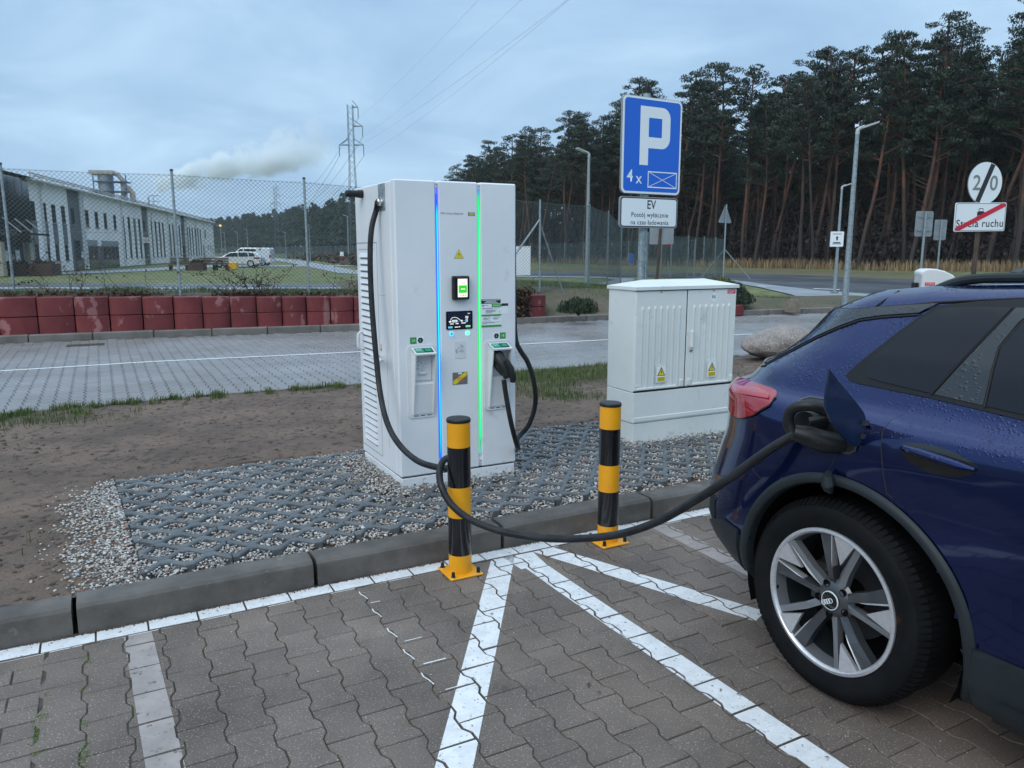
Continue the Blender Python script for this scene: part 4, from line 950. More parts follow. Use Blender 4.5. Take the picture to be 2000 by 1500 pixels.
# ------------------------------------------------------------ signs on the right
def pole(root, h, r=.03, mat='galv', z0=0.): mb = MB(); mb.tube([(0, .03, z0), (0, .03, h)], r, 10); return obj('pole', mb, mat, root)
Y = 15.4; x0 = at(1922, 358, Y)[0]; t = thing('speed_sign', 'round white end of 20 limit sign with black bar above a crossed-out panel', 'road sign', (x0, Y, 0), 14)
zc = at(1922, 358, Y)[2]; pole(t, zc + .3, .045, 'rust_post')
circ = lambda r, n=40: [(r * math.cos(2 * math.pi * i / n), r * math.sin(2 * math.pi * i / n)) for i in range(n)]
mb = MB(); mb.facexz(circ(.395), 0, .012); d = obj('disc', mb, 'sign_white', t, loc=(0, -.03, zc))
mb = MB(); mb.facexz(circ(.402), .003, .014); obj('rim', mb, 'sign_grey', d)
text('digit', '2', .40, 'sign_num', d, -.20, -.01, -.003, sx=1.0, bold=.014); text('digit', '0', .40, 'sign_num', d, .20, -.01, -.003, bold=.014)
mb = MB(); mb.facexz([(-.20, -.34), (-.10, -.375), (.19, .34), (.09, .375)], -.006); obj('bar', mb, 'sign_black', d)
zc2 = at(1917, 424, Y)[2]; mb = MB(); mb.facexz(rrect(-.60, -.275, .60, .275, .035), 0, .015); p_ = obj('panel', mb, 'sign_white', t, loc=(-.04, -.035, zc2), rot=(0, R(-1), 0))
for w_, k_ in (((.585, .26, .575, .25), 0),):
    mb = MB(); o_ = rrect(-.585, -.26, .585, .26, .03); i_ = rrect(-.577, -.252, .577, .252, .025)
    mb.add([(x, -.002, z) for x, z in o_] + [(x, -.002, z) for x, z in i_], [(j, (j + 1) % len(o_), len(o_) + (j + 1) % len(o_), len(o_) + j) for j in range(len(o_))]); obj('border', mb, 'sign_black', p_)
text('lettering', 'Strefa ruchu', .205, 'sign_black', p_, 0, -.13, -.002, sx=1.02, sp=1.08, bold=.010)
mb = MB(); mb.box(-.085, -.003, .035, .085, -.001, .10); mb.facexz([(-.06, .10), (.06, .10), (.05, .165), (-.05, .165)], -.003); mb.box(-.08, -.003, -.0, -.05, -.001, .035); mb.box(.05, -.003, -.0, .08, -.001, .035); obj('car_symbol', mb, 'sign_black', p_)
mb = MB(); mb.facexz([(-.045, .112), (.045, .112), (.038, .150), (-.038, .150)], -.0045); obj('car_symbol_window', mb, 'sign_white', p_)
mb = MB(); mb.facexz([(-.575, -.25), (-.46, -.25), (.575, .20), (.575, .25), (.46, .25), (-.575, -.205)], -.006); obj('red_bar', mb, 'sign_red', p_)
for i, (px, py, Y, w, h, lb) in enumerate(((1808, 437, 24., .60, .76, 'back of a grey road sign on a thin pole, left of the round 20 sign'), (1839, 449, 33., .58, .85, 'back of a smaller grey road sign, second one left of the round 20 sign'))):
    a = at(px, py, Y); t = thing('road_sign', lb, 'road sign', (a[0], Y, 0), 10); pole(t, a[2] + h / 2, .035); mb = MB(); mb.facexz(rrect(-w / 2, -h / 2, w / 2, h / 2, .05), 0, .012); obj('sign_plate', mb, 'sign_grey', t, loc=(0, .07, a[2])); mb = MB(); mb.box(-w * .4, 0, -.02, w * .4, .02, .02); mb.box(-w * .4, 0, h * .5, w * .4, .02, h * .5 + .03); obj('bracket', mb, 'galv', t, loc=(0, .045, a[2] - h * .25))
a = at(1419, 421, 36.); t = thing('warning_sign', 'back of a triangular grey warning sign above the end of the fence', 'road sign', (a[0], 36., 0), 35); pole(t, a[2] + .5, .035)
mb = MB(); mb.facexz([(-.40, -.33), (.40, -.33), (.44, -.27), (.05, .42), (-.05, .42), (-.44, -.27)], 0, .012); obj('sign_plate', mb, 'sign_grey', t, loc=(0, .07, a[2]))
a = at(1293, 457, 20.); t = thing('road_sign', 'grey back of a road sign on a leaning brown post behind the EV panel', 'road sign', (a[0], 20., .45)); mb = MB(); mb.tube([(-.10, .05, 0), (-.02, .05, a[2] - .1)], .035, 8); obj('pole', mb, 'rust_post', t)
mb = MB(); mb.facexz(rrect(-.30, -.26, .32, .26, .03), 0, .012); obj('sign_plate', mb, 'sign_grey', t, loc=(0, .09, a[2] - .45)); mb = MB(); mb.box(.16, -.01, -.30, .26, .01, -.255); obj('reflector', mb, 'red_reflector', t, loc=(0, .09, a[2] - .45))
a = at(1231, 516, 60.); t = thing('litter_bin', 'small bright blue litter bin on a post in front of the woods', 'litter bin', (a[0], 60., 0)); mb = MB(); mb.lathe([(.22, .6), (.25, 1.2), (.27, 1.22), (.27, 1.3), (0.01, 1.34)], 12); obj('bin_body', mb, 'blue_bin', t); mb = MB(); mb.tube([(.27, 0, 0), (.27, 0, 1.1)], .04, 8); obj('post', mb, 'galv_far', t)
# white hooded terminal beyond the car and a dark box at the right edge
Y = 12.; a = at(1828, 556, Y); t = thing('hooded_terminal', 'white plastic hooded box with a red sticker showing above the car roof', 'terminal', (a[0], Y, .08), -8)
prof = [(-.28, .75), (-.27, 1.12), (-.285, 1.15), (-.28, 1.20), (-.20, 1.235), (-.08, 1.235), (.05, 1.205), (.18, 1.14), (.25, 1.06), (.265, .98), (.20, .94), (.18, .75)]
mb = MB(); mb.facexz(prof[::-1], -.16, .32); o = obj('hood', mb, 'white_plastic', t, smooth=50); bv = o.modifiers.new('b', 'BEVEL'); bv.width = .02; bv.segments = 2
mb = MB(); mb.box(-.22, -.168, .985, -.08, -.162, 1.03); st = obj('sticker', mb, 'sign_red', t); text('lettering', 'CORAL', .035, 'sign_white', st, -.15, 1.008, -.170)
mb = MB(); mb.box(-.33, -.08, -.08, -.285, .08, 1.02); mb.box(-.2, -.1, -.08, .15, .1, .75); obj('post', mb, 'black_plastic', t)
mb = MB(); mb.box(.05, -.170, .985, .17, -.162, 1.01); obj('slot', mb, 'black_plastic', t)
Y = 11.; a = at(2000, 525, Y); t = thing('dark_terminal', 'dark grey rounded box cut by the right edge of the picture above the roof rail', 'terminal', (a[0] + .12, Y, 0), -8)
mb = MB(); mb.facexz([(-.20, .3), (.3, .3), (.3, 1.33), (.10, 1.35), (-.12, 1.34), (-.22, 1.29), (-.20, 1.22)], -.15, .3); obj('housing', mb, 'black_plastic', t, smooth=40); mb = MB(); mb.tube([(0, 0, 0), (0, 0, .35)], .06, 10); obj('post', mb, 'galv', t)

# ------------------------------------------------------------ pylons and wires
def pylon(x, y, H, rz, label):
    t = thing('power_pylon', label, 'pylon', (x, y, 0), rz)
    mb = MB(); wb, wt = 1.05, .46
    def w(z): return lerp(wb, wt, min(1, z / (H * .62))) if z < H * .62 else wt
    zs = list(np.concatenate([np.linspace(0, H * .62, 15), np.linspace(H * .62, H, 12)[1:]]))
    for sx, sy in ((1, 1), (1, -1), (-1, -1), (-1, 1)): mb.tube([(sx * w(z), sy * w(z), z) for z in zs], .055, 4, False)
    for i, (a, b) in enumerate(zip(zs[:-1], zs[1:])):
        c = [(1, 1), (1, -1), (-1, -1), (-1, 1)]
        for j in range(4):
            p, q = c[j], c[(j + 1) % 4]
            if i % 2: p, q = q, p
            mb.tube([(p[0] * w(a), p[1] * w(a), a), (q[0] * w(b), q[1] * w(b), b)], .028, 3, False)
    obj('lattice_mast', mb, 'pylon', t, smooth=None); tips = []
    for z, L, side in ((H * .985, 1.4, 1), (H * .865, 2.1, 1), (H * .745, 2.2, 1), (H * .745, 2.2, -1)):
        mb = MB(); 
        for sy in (-1, 1): mb.tube([(side * wt, sy * wt, z), (side * L, 0, z)], .06, 4, False); mb.tube([(side * wt, sy * wt, z + 1.1), (side * L, 0, z)], .05, 4, False)
        a = obj('cross_arm', mb, 'pylon', t, smooth=None); mb = MB()
        mb.tube([(side * L, 0, z), (side * L, 0, z - 1.9)], .07, 6); obj('insulator', mb, 'pylon', a); tips.append(Vector((side * L, 0, z - 1.9)))
    M_ = Matrix.Translation((x, y, 0)) @ Matrix.Rotation(R(rz), 4, 'Z'); return [M_ @ p for p in tips]
ta = pylon(-29.0, 144, 27.2, 0, 'tall lattice power pylon rising behind the left edge of the charger')
tb = pylon(-104.5, 348, 29, 0, 'fainter distant lattice pylon seen through the fence left of the middle post')
far_end = Vector((58, -60, 0))
for i, (p, q) in enumerate(zip(ta, tb)):
    mb = MB(); n = 24; mb.tube([tuple(p.lerp(q, s / n) - Vector((0, 0, 7 * 4 * (s / n) * (1 - s / n)))) for s in range(n + 1)], .03, 4, False)
    tag(obj('overhead_wire', mb, 'cable_black'), ('uppermost', 'second highest', 'third, right-hand', 'lowest, left-hand')[i] + ' power line sagging between the two pylons', 'power line')
ends = [(41, -60, 27.), (41, -60, 25.), (39, -60, 21.5), (44, -60, 21.5)]
for i, (p, q) in enumerate(zip(ta, ends)):
    q = Vector(q); mb = MB(); n = 40; mb.tube([tuple(p.lerp(q, s / n) - Vector((0, 0, 3.2 * 4 * (s / n) * (1 - s / n)))) for s in range(n + 1)], .008, 4, False)
    tag(obj('overhead_wire', mb, 'cable_black'), ('faintest and highest power line crossing the sky', 'power line of the close pair running up to the top edge, upper one', 'rightmost power line running up over the parking sign side', 'power line of the close pair running up to the top edge, lower one')[i], 'power line')
# ------------------------------------------------------------ white factory office building on the left
BA = 103.4
bld = thing('office_building', 'long two-storey white rendered factory building with narrow windows and grey panels', 'building', (-32.917, 53.731, 0), BA)
def bpart(name, boxes, mat, parent=bld, b=0.): 
    mb = MB(); [mb.box(*q, b) for q in boxes]; return obj(name, mb, mat, parent, smooth=None)
bpart('wall', [(0, 0, 0, 8.18, 26, 6.32), (11.53, 0, 0, 33.37, 26, 6.32), (36.52, 0, 0, 56.94, 26, 6.32), (60.32, 0, 0, 88.5, 26, 6.32)], 'facade')
for a, b in ((8.18, 11.53), (33.37, 36.52), (56.94, 60.32)): bpart('grey_panel', [(a + .003, .12, 0, b - .003, 26, 6.32)], 'grey_panel')
mb = MB(); mb.add([(-6.5, -.35, 6.46), (89, -.35, 6.46), (89, 12.9, 7.7), (-6.5, 12.9, 7.7)], [(0, 1, 2, 3)]); mb.add([(-6.5, 12.9, 7.7), (89, 12.9, 7.7), (89, 26.4, 6.46), (-6.5, 26.4, 6.46)], [(0, 1, 2, 3)])
rf = obj('roof', mb, 'steel_roof', bld, smooth=None)
bpart('fascia', [(-.3, -.30, 6.30, 88.8, -.02, 6.44)], 'facade', rf)
mb = MB(); mb.tube([(.0, -.42, 6.34), (88.9, -.42, 6.34)], .10, 8); obj('gutter', mb, 'frame_white', rf)
mb = MB(); 
for z_, y_ in ((6.72, .1), (6.92, .35)): mb.tube([(1.5, y_, z_), (87.5, y_, z_)], .05, 5)
for i in range(36): x = 1.7 + i * 2.44; mb.box(x - .05, -.3, 6.47, x + .05, .45, 6.56); mb.tube([(x, .1, 6.5), (x, .1, 6.75)], .03, 4); mb.tube([(x, .35, 6.5), (x, .35, 6.95)], .03, 4)
obj('snow_rail', mb, 'steel_roof', rf, smooth=None)
for s in (2.08, 11.8, 24.3, 37.85, 47.35, 60.6, 69.2, 77.2, 87.9):
    mb = MB(); mb.tube([(s, -.40, 6.28), (s, -.36, 6.05), (s, -.12, 5.85), (s, -.10, .15)], .065, 8); obj('downpipe', mb, 'frame_white', bld)
def win(s, w, z0, z1, y=0., sill=True):
    mb = MB(); d = .14
    for a in ((s - w / 2, y - .005, z0, s - w / 2 + .06, y + .10, z1), (s + w / 2 - .06, y - .005, z0, s + w / 2, y + .10, z1), (s - w / 2, y - .005, z1 - .06, s + w / 2, y + .10, z1), (s - w / 2, y - .005, z0, s + w / 2, y + .10, z0 + .06)): mb.box(*a)
    f = obj('window', mb, 'rubber', bld, smooth=None)
    mb = MB(); mb.box(s - w / 2 + .05, y - .003, z0 + .05, s + w / 2 - .05, y + .08, z1 - .05); obj('pane', mb, 'dark_glass', f, smooth=None)
    if sill: mb = MB(); mb.box(s - w / 2 - .06, y - .10, z0 - .05, s + w / 2 + .06, y, z0); obj('sill', mb, 'sign_grey', f, smooth=None)
up = [.48, 2.72, 4.72, 6.88, 25.0, 27.37, 31.92, 38.1, 40.2, 42.4, 44.5, 48.7, 51.0, 53.3, 55.55, 61.9, 63.9, 66.2, 68.9, 71.5, 73.9, 79.1]
for s in up: win(s, .92 if s < 60 else 1.0, 3.57, 4.92)
for s in (13., 15.8, 18.62, 21.9): win(s, 1.0, 3.53, 4.92)
for s in (9.62, 34.78, 58.7): win(s, .92, 3.6, 4.92, .12)
for s in up[:-1] + [29.75]:
    bpart('infill_panel', [(s - .45, -.04, 2.04, s + .45, .02, 3.50 if s != 29.75 else 4.88)], 'grey_panel'); win(s, .86, .80, 2.03)
for s in (81.5, 84.6): win(s, .8, 1.6, 2.4, 0, False)
win(76.4, 1.0, .1, 2.3, 0, False)
# doors
def door(s0, s1, z1, y, name='door'):
    mb = MB(); mb.box(s0, y - .05, 0, s1, y + .05, z1); d = obj(name, mb, 'grey_panel', bld, smooth=None); n = max(1, round((s1 - s0) / 1.3)); w = (s1 - s0) / n
    for i in range(n): m2 = MB(); m2.box(s0 + i * w + .08, y - .056, .15, s0 + (i + 1) * w - .08, y - .04, z1 - .1); obj('pane', m2, 'dark_glass', d, smooth=None)
    m2 = MB(); m2.box(s0 + w - .2, y - .10, .95, s0 + w - .1, y - .06, 1.1); obj('handle', m2, 'frame_white', d)
door(9.25, 10.75, 2.46, .10); door(33.6, 35.4, 2.34, .10); door(57.5, 59.3, 2.3, .10); door(12.5, 15.1, 1.95, -.02, 'glazed_door'); door(16.8, 22.2, 1.95, -.02, 'glazed_door')
bpart('door_pier', [(15.1, -.05, 0, 16.8, 0, 1.95)], 'grey_panel'); bpart('door_hood', [(12.3, -.08, 1.98, 15.2, 0, 2.45), (16.7, -.08, 1.98, 22.3, 0, 2.42)], 'sign_grey')
mb = MB(); mb.facexz([(33.0, 2.38), (36.4, 2.38), (36.4, 2.95), (33.0, 2.95)], -.12, .08); fs = obj('first_aid_sign', mb, 'sign_white', bld)
mb = MB(); mb.box(34.95, -.135, 2.61, 35.75, -.125, 2.73); mb.box(35.27, -.136, 2.44, 35.43, -.124, 2.90)
for z_ in (2.50, 2.62, 2.74): mb.box(33.25, -.13, z_, 34.4, -.124, z_ + .05)
obj('red_cross', mb, 'sign_red', fs, smooth=None)
for s_ in (11.0,): bpart('notice', [(s_ - .35, .08, .95, s_ + .35, .11, 1.45)], 'frame_white')
# glazed entrance block
bpart('entrance_frame', [(-6.2, .0, 2.95, -.02, 12, 6.30), (-6.2, .1, 2.1, -.02, 12, 2.95)], 'black_gloss')
for i in range(5):
    s0 = -6.05 + i * 1.22; 
    for z0, z1 in ((3.05, 4.6), (4.66, 6.22)): bpart('entrance_pane', [(s0, -.03, z0, s0 + 1.14, -.003, z1)], 'dark_glass')
bpart('entrance_canopy', [(-6.0, -1.1, 2.55, -.2, 0, 2.68)], 'black_gloss')
for x in (-5., -3., -1.): mb = MB(); mb.tube([(x, -1.0, 2.68), (x, -.03, 3.6)], .03, 5); obj('canopy_rod', mb, 'frame_white', bld)
bpart('entrance_post', [(-1.4, -.2, 0, -.75, .1, 2.1)], 'cream'); bpart('entrance_post', [(-6.2, -.2, 0, -5.6, .1, 2.1)], 'cream'); bpart('entrance_door', [(-5.5, .2, 0, -1.5, .3, 2.1), (-.75, .0, 0, 0, .3, 2.1)], 'dark_glass')
bpart('poster', [(-4.9, .16, .9, -4.2, .19, 1.55), (-2.9, .16, .75, -2.2, .19, 1.6)], 'frame_white')
# dust collector on the roof side, roof antenna
a = at(212, 352, 150); t = thing('dust_collector', 'grey and cream dust collector tower with curved ducts rising above the roof', 'industrial unit', (a[0], 150, 0), 10)
mb = MB(); mb.lathe([(1.35, 9), (1.35, 15.6), (1.1, 15.9), (.01, 16)], 16); obj('silo', mb, 'sign_grey', t, loc=(-.5, 0, 0))
mb = MB(); mb.box(-2.9, -1.6, 15.6, 1.3, 1.6, 16.3); mb.box(-2.9, -1.5, 12, -2.3, 1.5, 12.9); obj('header', mb, 'cream', t, smooth=None)
mb = MB()
for z_ in (10.6, 12.4, 14.2): mb.box(-2.3, -1.7, z_, 3.6, 1.7, z_ + .16)
for x in (-2.3, 1.1, 3.4): mb.box(x, -1.6, 8, x + .16, -1.44, 15.6)
obj('platform', mb, 'ocean', t, smooth=None)
mb = MB(); mb.tube([(0.6, -.5, 15.9), (1.9, -.5, 15.7), (2.6, -.5, 14.6), (2.7, -.5, 12.5), (2.3, -.5, 10.5)], .45, 10); obj('duct', mb, 'cream', t)
mb = MB(); mb.tube([(2.6, -.5, 13.4), (3.6, -.5, 13.2), (4.2, -.5, 12.2), (4.3, -.5, 8)], .5, 10); obj('duct', mb, 'cream', t)
a = at(300, 392, 130); t = thing('roof_antenna', 'thin metal mast with cross bars standing on the far roof', 'antenna', (a[0], 130, 0)); mb = MB()
mb.tube([(-.8, 0, 5), (-.8, 0, a[2] + .6)], .14, 5); mb.tube([(0, 0, 6), (0, 0, a[2] + .9)], .05, 4); mb.tube([(-.8, 0, a[2] + .8), (1., 0, a[2] + .8)], .06, 4); mb.tube([(-.4, 0, a[2] - .1), (1., 0, a[2] - .1)], .06, 4); obj('mast', mb, 'sign_grey', t)

# benches, planters, grit box
def bench(px, Y, L, lb, rz=0):
    a = at(px, 515, Y); t = thing('bench', lb, 'bench', (a[0], Y, 0), rz)
    for i in range(4): mb = MB(); mb.box(-L / 2, .02, .50 + i * .13, L / 2, .06, .60 + i * .13); obj('slat', mb, 'brown_wood', t, smooth=None)
    for i in range(3): mb = MB(); mb.box(-L / 2, -.45 + i * .16, .43, L / 2, -.32 + i * .16, .47); obj('slat', mb, 'brown_wood', t, smooth=None)
    for x in (-L / 2 + .1, L / 2 - .1): mb = MB(); mb.box(x - .05, -.42, 0, x + .05, .06, .43); obj('leg', mb, 'black_plastic', t, smooth=None)
bench(351, 62, 1.5, 'brown slatted bench furthest left on the factory lawn edge'); bench(410, 62, 1.3, 'brown slatted bench between the tall planter and the white car'); bench(432, 62.5, 1.2, 'brown slatted bench directly left of the yellow box')
def planter(px, Y, w, h, lb, dry=True):
    a = at(px, 515, Y); t = thing('planter', lb, 'planter', (a[0], Y, 0))
    for i in range(5): mb = MB(); mb.box(-w / 2, -w * .35, i * h / 5, w / 2, w * .35, (i + 1) * h / 5 - .012); obj('board', mb, 'brown_wood', t, smooth=None)
    P = np.stack([NR_.uniform(-w * .4, w * .4, 260), NR_.uniform(-w * .25, w * .25, 260), h + np.abs(NR_.normal(0, .13, 260))], 1)
    V0 = np.array([(-.5, 0, -.1), (0, -.25, .5), (.5, 0, .1), (0, .3, -.5)]); V, F = scatter(V0, np.array([(0, 1, 2, 3)]), P, NR_.uniform(0, 6.3, 260), NR_.uniform(.06, .16, 260), NR_.normal(0, .9, 260)); npmesh('foliage', V, F, 'dry_leaf', t)
planter(87, 50, 1.5, .75, 'dark planter with dry plants left in front of the white building'); planter(385, 61.5, 1.2, .62, 'dark planter with dry plants between two brown benches'); planter(36, 50, 1.2, .7, 'dark planter with dry plants beside the glazed entrance')
a = at(455, 518, 66); t = thing('grit_box', 'bright yellow grit box on the lawn edge beside the white estate car', 'grit box', (a[0], 66, 0)); mb = MB(); mb.box(-.36, -.25, 0, .36, .25, .42, .03); obj('box_body', mb, 'yellow_box', t); mb = MB(); mb.box(-.38, -.27, .425, .38, .27, .55, .05); obj('lid', mb, 'yellow_box', t)

# parked white cars
def small_car(label, x, y, rz, prof, W_, wins, wheels, tail, name='parked_car', cat='car'):
    t = thing(name, label, cat, (x, y, 0), rz); mb = MB(); mb.facexz(prof, -W_ / 2, W_); o = obj('body', mb, 'car_white', t, smooth=50); b = o.modifiers.new('b', 'BEVEL'); b.width = .12; b.segments = 3; b.limit_method = 'ANGLE'
    for w in wins:
        mb = MB(); mb.facexz(w, -W_ / 2 - .012, .01); obj('window', mb, 'dark_glass', t)
    for wx in wheels:
        for sy in (-1, 1):
            mb = MB(); mb.T = Matrix.Rotation(R(90), 4, 'X'); mb.lathe([(.2, -.1), (.31, -.1), (.335, -.07), (.335, .07), (.31, .1), (.2, .1)], 20); w_ = obj('wheel', mb, 'tyre', t, loc=(wx, sy * (W_ / 2 - .07), .335)); mb = MB(); mb.T = Matrix.Rotation(R(90), 4, 'X'); mb.lathe([(.22, -.105), (.22, .105)], 14); obj('rim', mb, 'rim_bright', w_)
    mb = MB(); mb.box(*tail, .01); obj('tail_light', mb, 'tail_red', t)
est = [(-2.35, .25), (-1.95, .22), (1.9, .22), (2.32, .3), (2.38, .62), (2.3, .95), (2.0, 1.30), (1.6, 1.44), (.4, 1.46), (-.45, 1.38), (-1.2, .98), (-2.1, .82), (-2.38, .62)]
a = at(468, 505, 74.); small_car('white estate car parked behind the yellow grit box', a[0] - .2, 74., 3, est, 1.8, [[(-.95, .98), (.30, .98), (.30, 1.36), (-.40, 1.32)], [(.38, .98), (1.25, .98), (1.2, 1.37), (.38, 1.38)], [(1.33, .99), (1.9, 1.02), (1.75, 1.32), (1.3, 1.37)]], (-1.45, 1.45), (1.75, -.93, .78, 2.3, -.88, .92))
van = [(-2.5, .3), (2.3, .3), (2.38, .6), (2.3, 1.75), (2.15, 1.82), (-.6, 1.85), (-1.35, 1.25), (-2.3, 1.0), (-2.5, .7)]
a = at(478, 500, 80.); small_car('white van parked behind the white estate car', a[0] + .5, 80., 3, van, 1.85, [[(-1.2, 1.25), (-.4, 1.25), (-.4, 1.7), (-.65, 1.7)], [(-.25, 1.25), (.9, 1.25), (.9, 1.68), (-.25, 1.7)]], (-1.6, 1.5), (2.2, -.94, .8, 2.36, -.9, 1.1), 'parked_van', 'van')
# small red and white marker post by the distant lamp
a = at(668, 505, 90.); t = thing('marker_post', 'small red and white marker post beside the distant street lamp', 'marker post', (a[0], 90., 0)); mb = MB(); mb.tube([(0, 0, 0), (0, 0, .9)], .15, 8); obj('post', mb, 'red_reflector', t); mb = MB(); mb.box(-.2, -.1, .9, .2, .1, 1.4); obj('head', mb, 'sign_white', t)
# low hedges / berm right of the far road
P = []
for _ in range(5000):
    px = NR_.uniform(560, 720); yy = lerp(498, 517, (px - 560) / 160) + NR_.normal(0, 2.0); p = gp(px, yy); P.append((p[0], p[1], abs(NR_.normal(0, .35))))
undergrowth(np.array(P), .7, 'dry_leaf', 'verge_scrub', 'dry brown scrub on the verge beside the distant internal road', 'scrub')

# ------------------------------------------------------------ pine wood
def pine_meshes(i, h=20.):
    rr = np.random.RandomState(40 + i); r2 = random.Random(90 + i)
    ps = []; x = y = 0.; dxx, dyy = r2.uniform(-.03, .10), r2.uniform(-.05, .05); n = 14
    for s in range(n + 1):
        z = h * .97 * s / n; ps.append((x, y, z)); dxx += r2.gauss(0, .035); dyy += r2.gauss(0, .035); x += dxx * h / n; y += dyy * h / n
    def on(t): q = t * n; j = min(n - 1, int(q)); return np.array(ps[j]) * (1 - (q - j)) + np.array(ps[j + 1]) * (q - j)
    mb = MB(); mb.tube(ps, [.185 * (1 - .75 * s / n) + .02 for s in range(n + 1)], 7, False)
    c0 = r2.uniform(.40, .56)
    for _ in range(r2.randint(3, 8)):                       # dead snags below the crown
        t = r2.uniform(.25, c0); p = on(t); A = r2.uniform(0, 6.3); L = r2.uniform(.6, 2.4); mb.tube([tuple(p), tuple(p + np.array([math.cos(A) * L * .6, math.sin(A) * L * .6, L * .25])), tuple(p + np.array([math.cos(A) * L, math.sin(A) * L, L * r2.uniform(.1, .7)]))], [.035, .025, .01], 4, False)
    cl = []
    nb = r2.randint(26, 34)
    for b in range(nb):
        t = c0 + (1 - c0) * ((b + .5) / nb) ** .85; p = on(min(1, t)); A = b * 2.4 + r2.uniform(-.5, .5); u = (t - c0) / (1 - c0)
        L = (3.0 * (1 - u) ** .6 * (0.55 + .6 * r2.random()) + .5) * (1 if u > .12 else .8); e = p + np.array([math.cos(A) * L, math.sin(A) * L, L * r2.uniform(.15, .55)])
        mb.tube([tuple(p), tuple(p * .5 + e * .5 + np.array([0, 0, .1])), tuple(e)], [.07 * (1 - u) + .02, .04, .015], 4, False)
        cl.append((e, r2.uniform(.42, .85))); 
        if L > 1.4: cl.append((p * .45 + e * .55 + np.array([r2.uniform(-.6, .6), r2.uniform(-.6, .6), .25]), r2.uniform(.35, .7)))
        if L > 1.8 and r2.random() < .7: cl.append((e + np.array([r2.uniform(-1, 1), r2.uniform(-1, 1), r2.uniform(-.2, .5)]), r2.uniform(.4, .7)))
    cl.append((on(1.), .7))
    tm = mesh_of('trunk', mb, 'bark_red', 60); P = []; SZ = []
    for c, r_ in cl:
        m = int(190 * r_); v = rr.normal(0, 1, (m, 3)); v /= np.linalg.norm(v, axis=1)[:, None]; q = v * (rr.uniform(.35, 1., (m, 1)) ** .6) * r_ * np.array([1, 1, .42]); P.append(c + q); SZ.append(rr.uniform(.12, .25, m))
    P = np.concatenate(P); SZ = np.concatenate(SZ); V0 = np.array([(-.30, -.1, -.1), (.30, -.1, 0), (.18, .5, .42), (-.12, .75, .5)])
    V, F = scatter(V0, np.array([(0, 1, 2, 3)]), P, rr.uniform(0, 6.3, len(P)), SZ * .9, rr.normal(0, .8, len(P)))
    o = npmesh('crown', V, F, 'needle'); cm = o.data; bpy.data.objects.remove(o); return tm, cm
VAR = [pine_meshes(i) for i in range(10)]
WE = [(120, 57), (75, 58), (42, 61), (31, 64.5), (24, 73), (18, 83), (9, 95), (-3, 117), (-12, 150)]
def along(path, step, jit=0.):
    out = []; acc = 0.
    for (x0, y0), (x1, y1) in zip(path[:-1], path[1:]):
        L = math.hypot(x1 - x0, y1 - y0); ux, uy = (x1 - x0) / L, (y1 - y0) / L
        while acc < L: out.append((x0 + ux * acc, y0 + uy * acc, -uy, ux)); acc += step
        acc -= L
    return out
zones = [(-9999, 1000, 'pine at the left end of the wood, rising above the charger'), (1000, 1215, 'pine of the wood between the charger and the parking sign'), (1215, 1345, 'pine of the wood hidden partly by the parking sign'), (1345, 1640, 'tall pine with reddish trunk between the parking sign and the tall street lamp'), (1640, 1880, 'tall pine with leaning reddish trunk right of the tall street lamp'), (1880, 9999, 'tall pine with reddish trunk behind and right of the round 20 sign')]
ntree = 0
rt = random.Random(5)
for row in range(6):
    off = (0, 3.6, 7.6, 12, 17, 23)[row]
    for (x, y, nx, ny) in along(WE, (3.2, 3.0, 3.0, 3.2, 3.6, 4.2)[row]):
        if ny < 0: nx, ny = -nx, -ny
        if nx < 0 and x > 50: pass
        # the wood lies on the far side of its edge
        sx, sy = (abs(nx), abs(ny)); X = x + sx * off + rt.uniform(-1.4, 1.4); Yy = y + sy * off + rt.uniform(-1.4, 1.4)
        px, py, d = proj(X, Yy, 8)
        if px > 2150 or px < 700 or ntree >= 298: continue
        i = rt.randrange(len(VAR)); sc = rt.uniform(.80, 1.10) * pl([(600, .66), (830, .72), (960, .86), (1150, .92), (1330, .96), (1480, .95), (1690, .93), (1740, 1.0), (1900, .95), (2200, .93)], px)
        z = [q for q in zones if q[0] <= px < q[1]][0]
        front = row == 0
        lab = ('front-row ' if front else 'inner ') + z[2]
        t = thing('pine_tree', lab, 'pine tree', (X, Yy, -.1), rt.uniform(0, 360), 'pines: ' + lab)
        t.rotation_euler = (rt.gauss(0, .03), R(rt.gauss(1.5, 3.0)), rt.uniform(-.7, .7)); t.scale = (sc * rt.uniform(.92, 1.1), sc * 1., sc)
        link('trunk', VAR[i][0], t); link('crown', VAR[i][1], t); ntree += 1
# depth of the wood: trunks, crowns and undergrowth behind the trees one can tell apart
P = []; V_ = []; 
mb = MB(); cr = []
WB = along([(240, 60)] + WE, 2.6)
for (x, y, nx, ny) in WB:
    for q in range(3):
        X = x + abs(nx) * (27 + q * 5) + rt.uniform(-2, 2); Yy = y + abs(ny) * (27 + q * 5) + rt.uniform(-2, 2)
        px = proj(X, Yy, 8)[0]
        if px > 3600 or px < 600: continue
        h = rt.uniform(15.5, 18.5) * pl([(600, .62), (830, .62), (960, .8), (1150, .88), (1480, .95), (1800, 1.0), (2200, 1.)], px); l = rt.gauss(.4, .9); mb.tube([(X, Yy, 0), (X + l * .5, Yy, h * .5), (X + l, Yy, h)], [.2, .15, .05], 4, False)
        for _ in range(210): cr.append((X + l + rt.gauss(0, 1.9), Yy + rt.gauss(0, 1.5), h * rt.uniform(.25, .84 if px < 2150 else 1.)))
w = obj('wood_trunks', mb, 'bark_dark', smooth=None); tag(w, 'dark trunks crowded in the depth of the pine wood', 'woods', None, 'stuff')
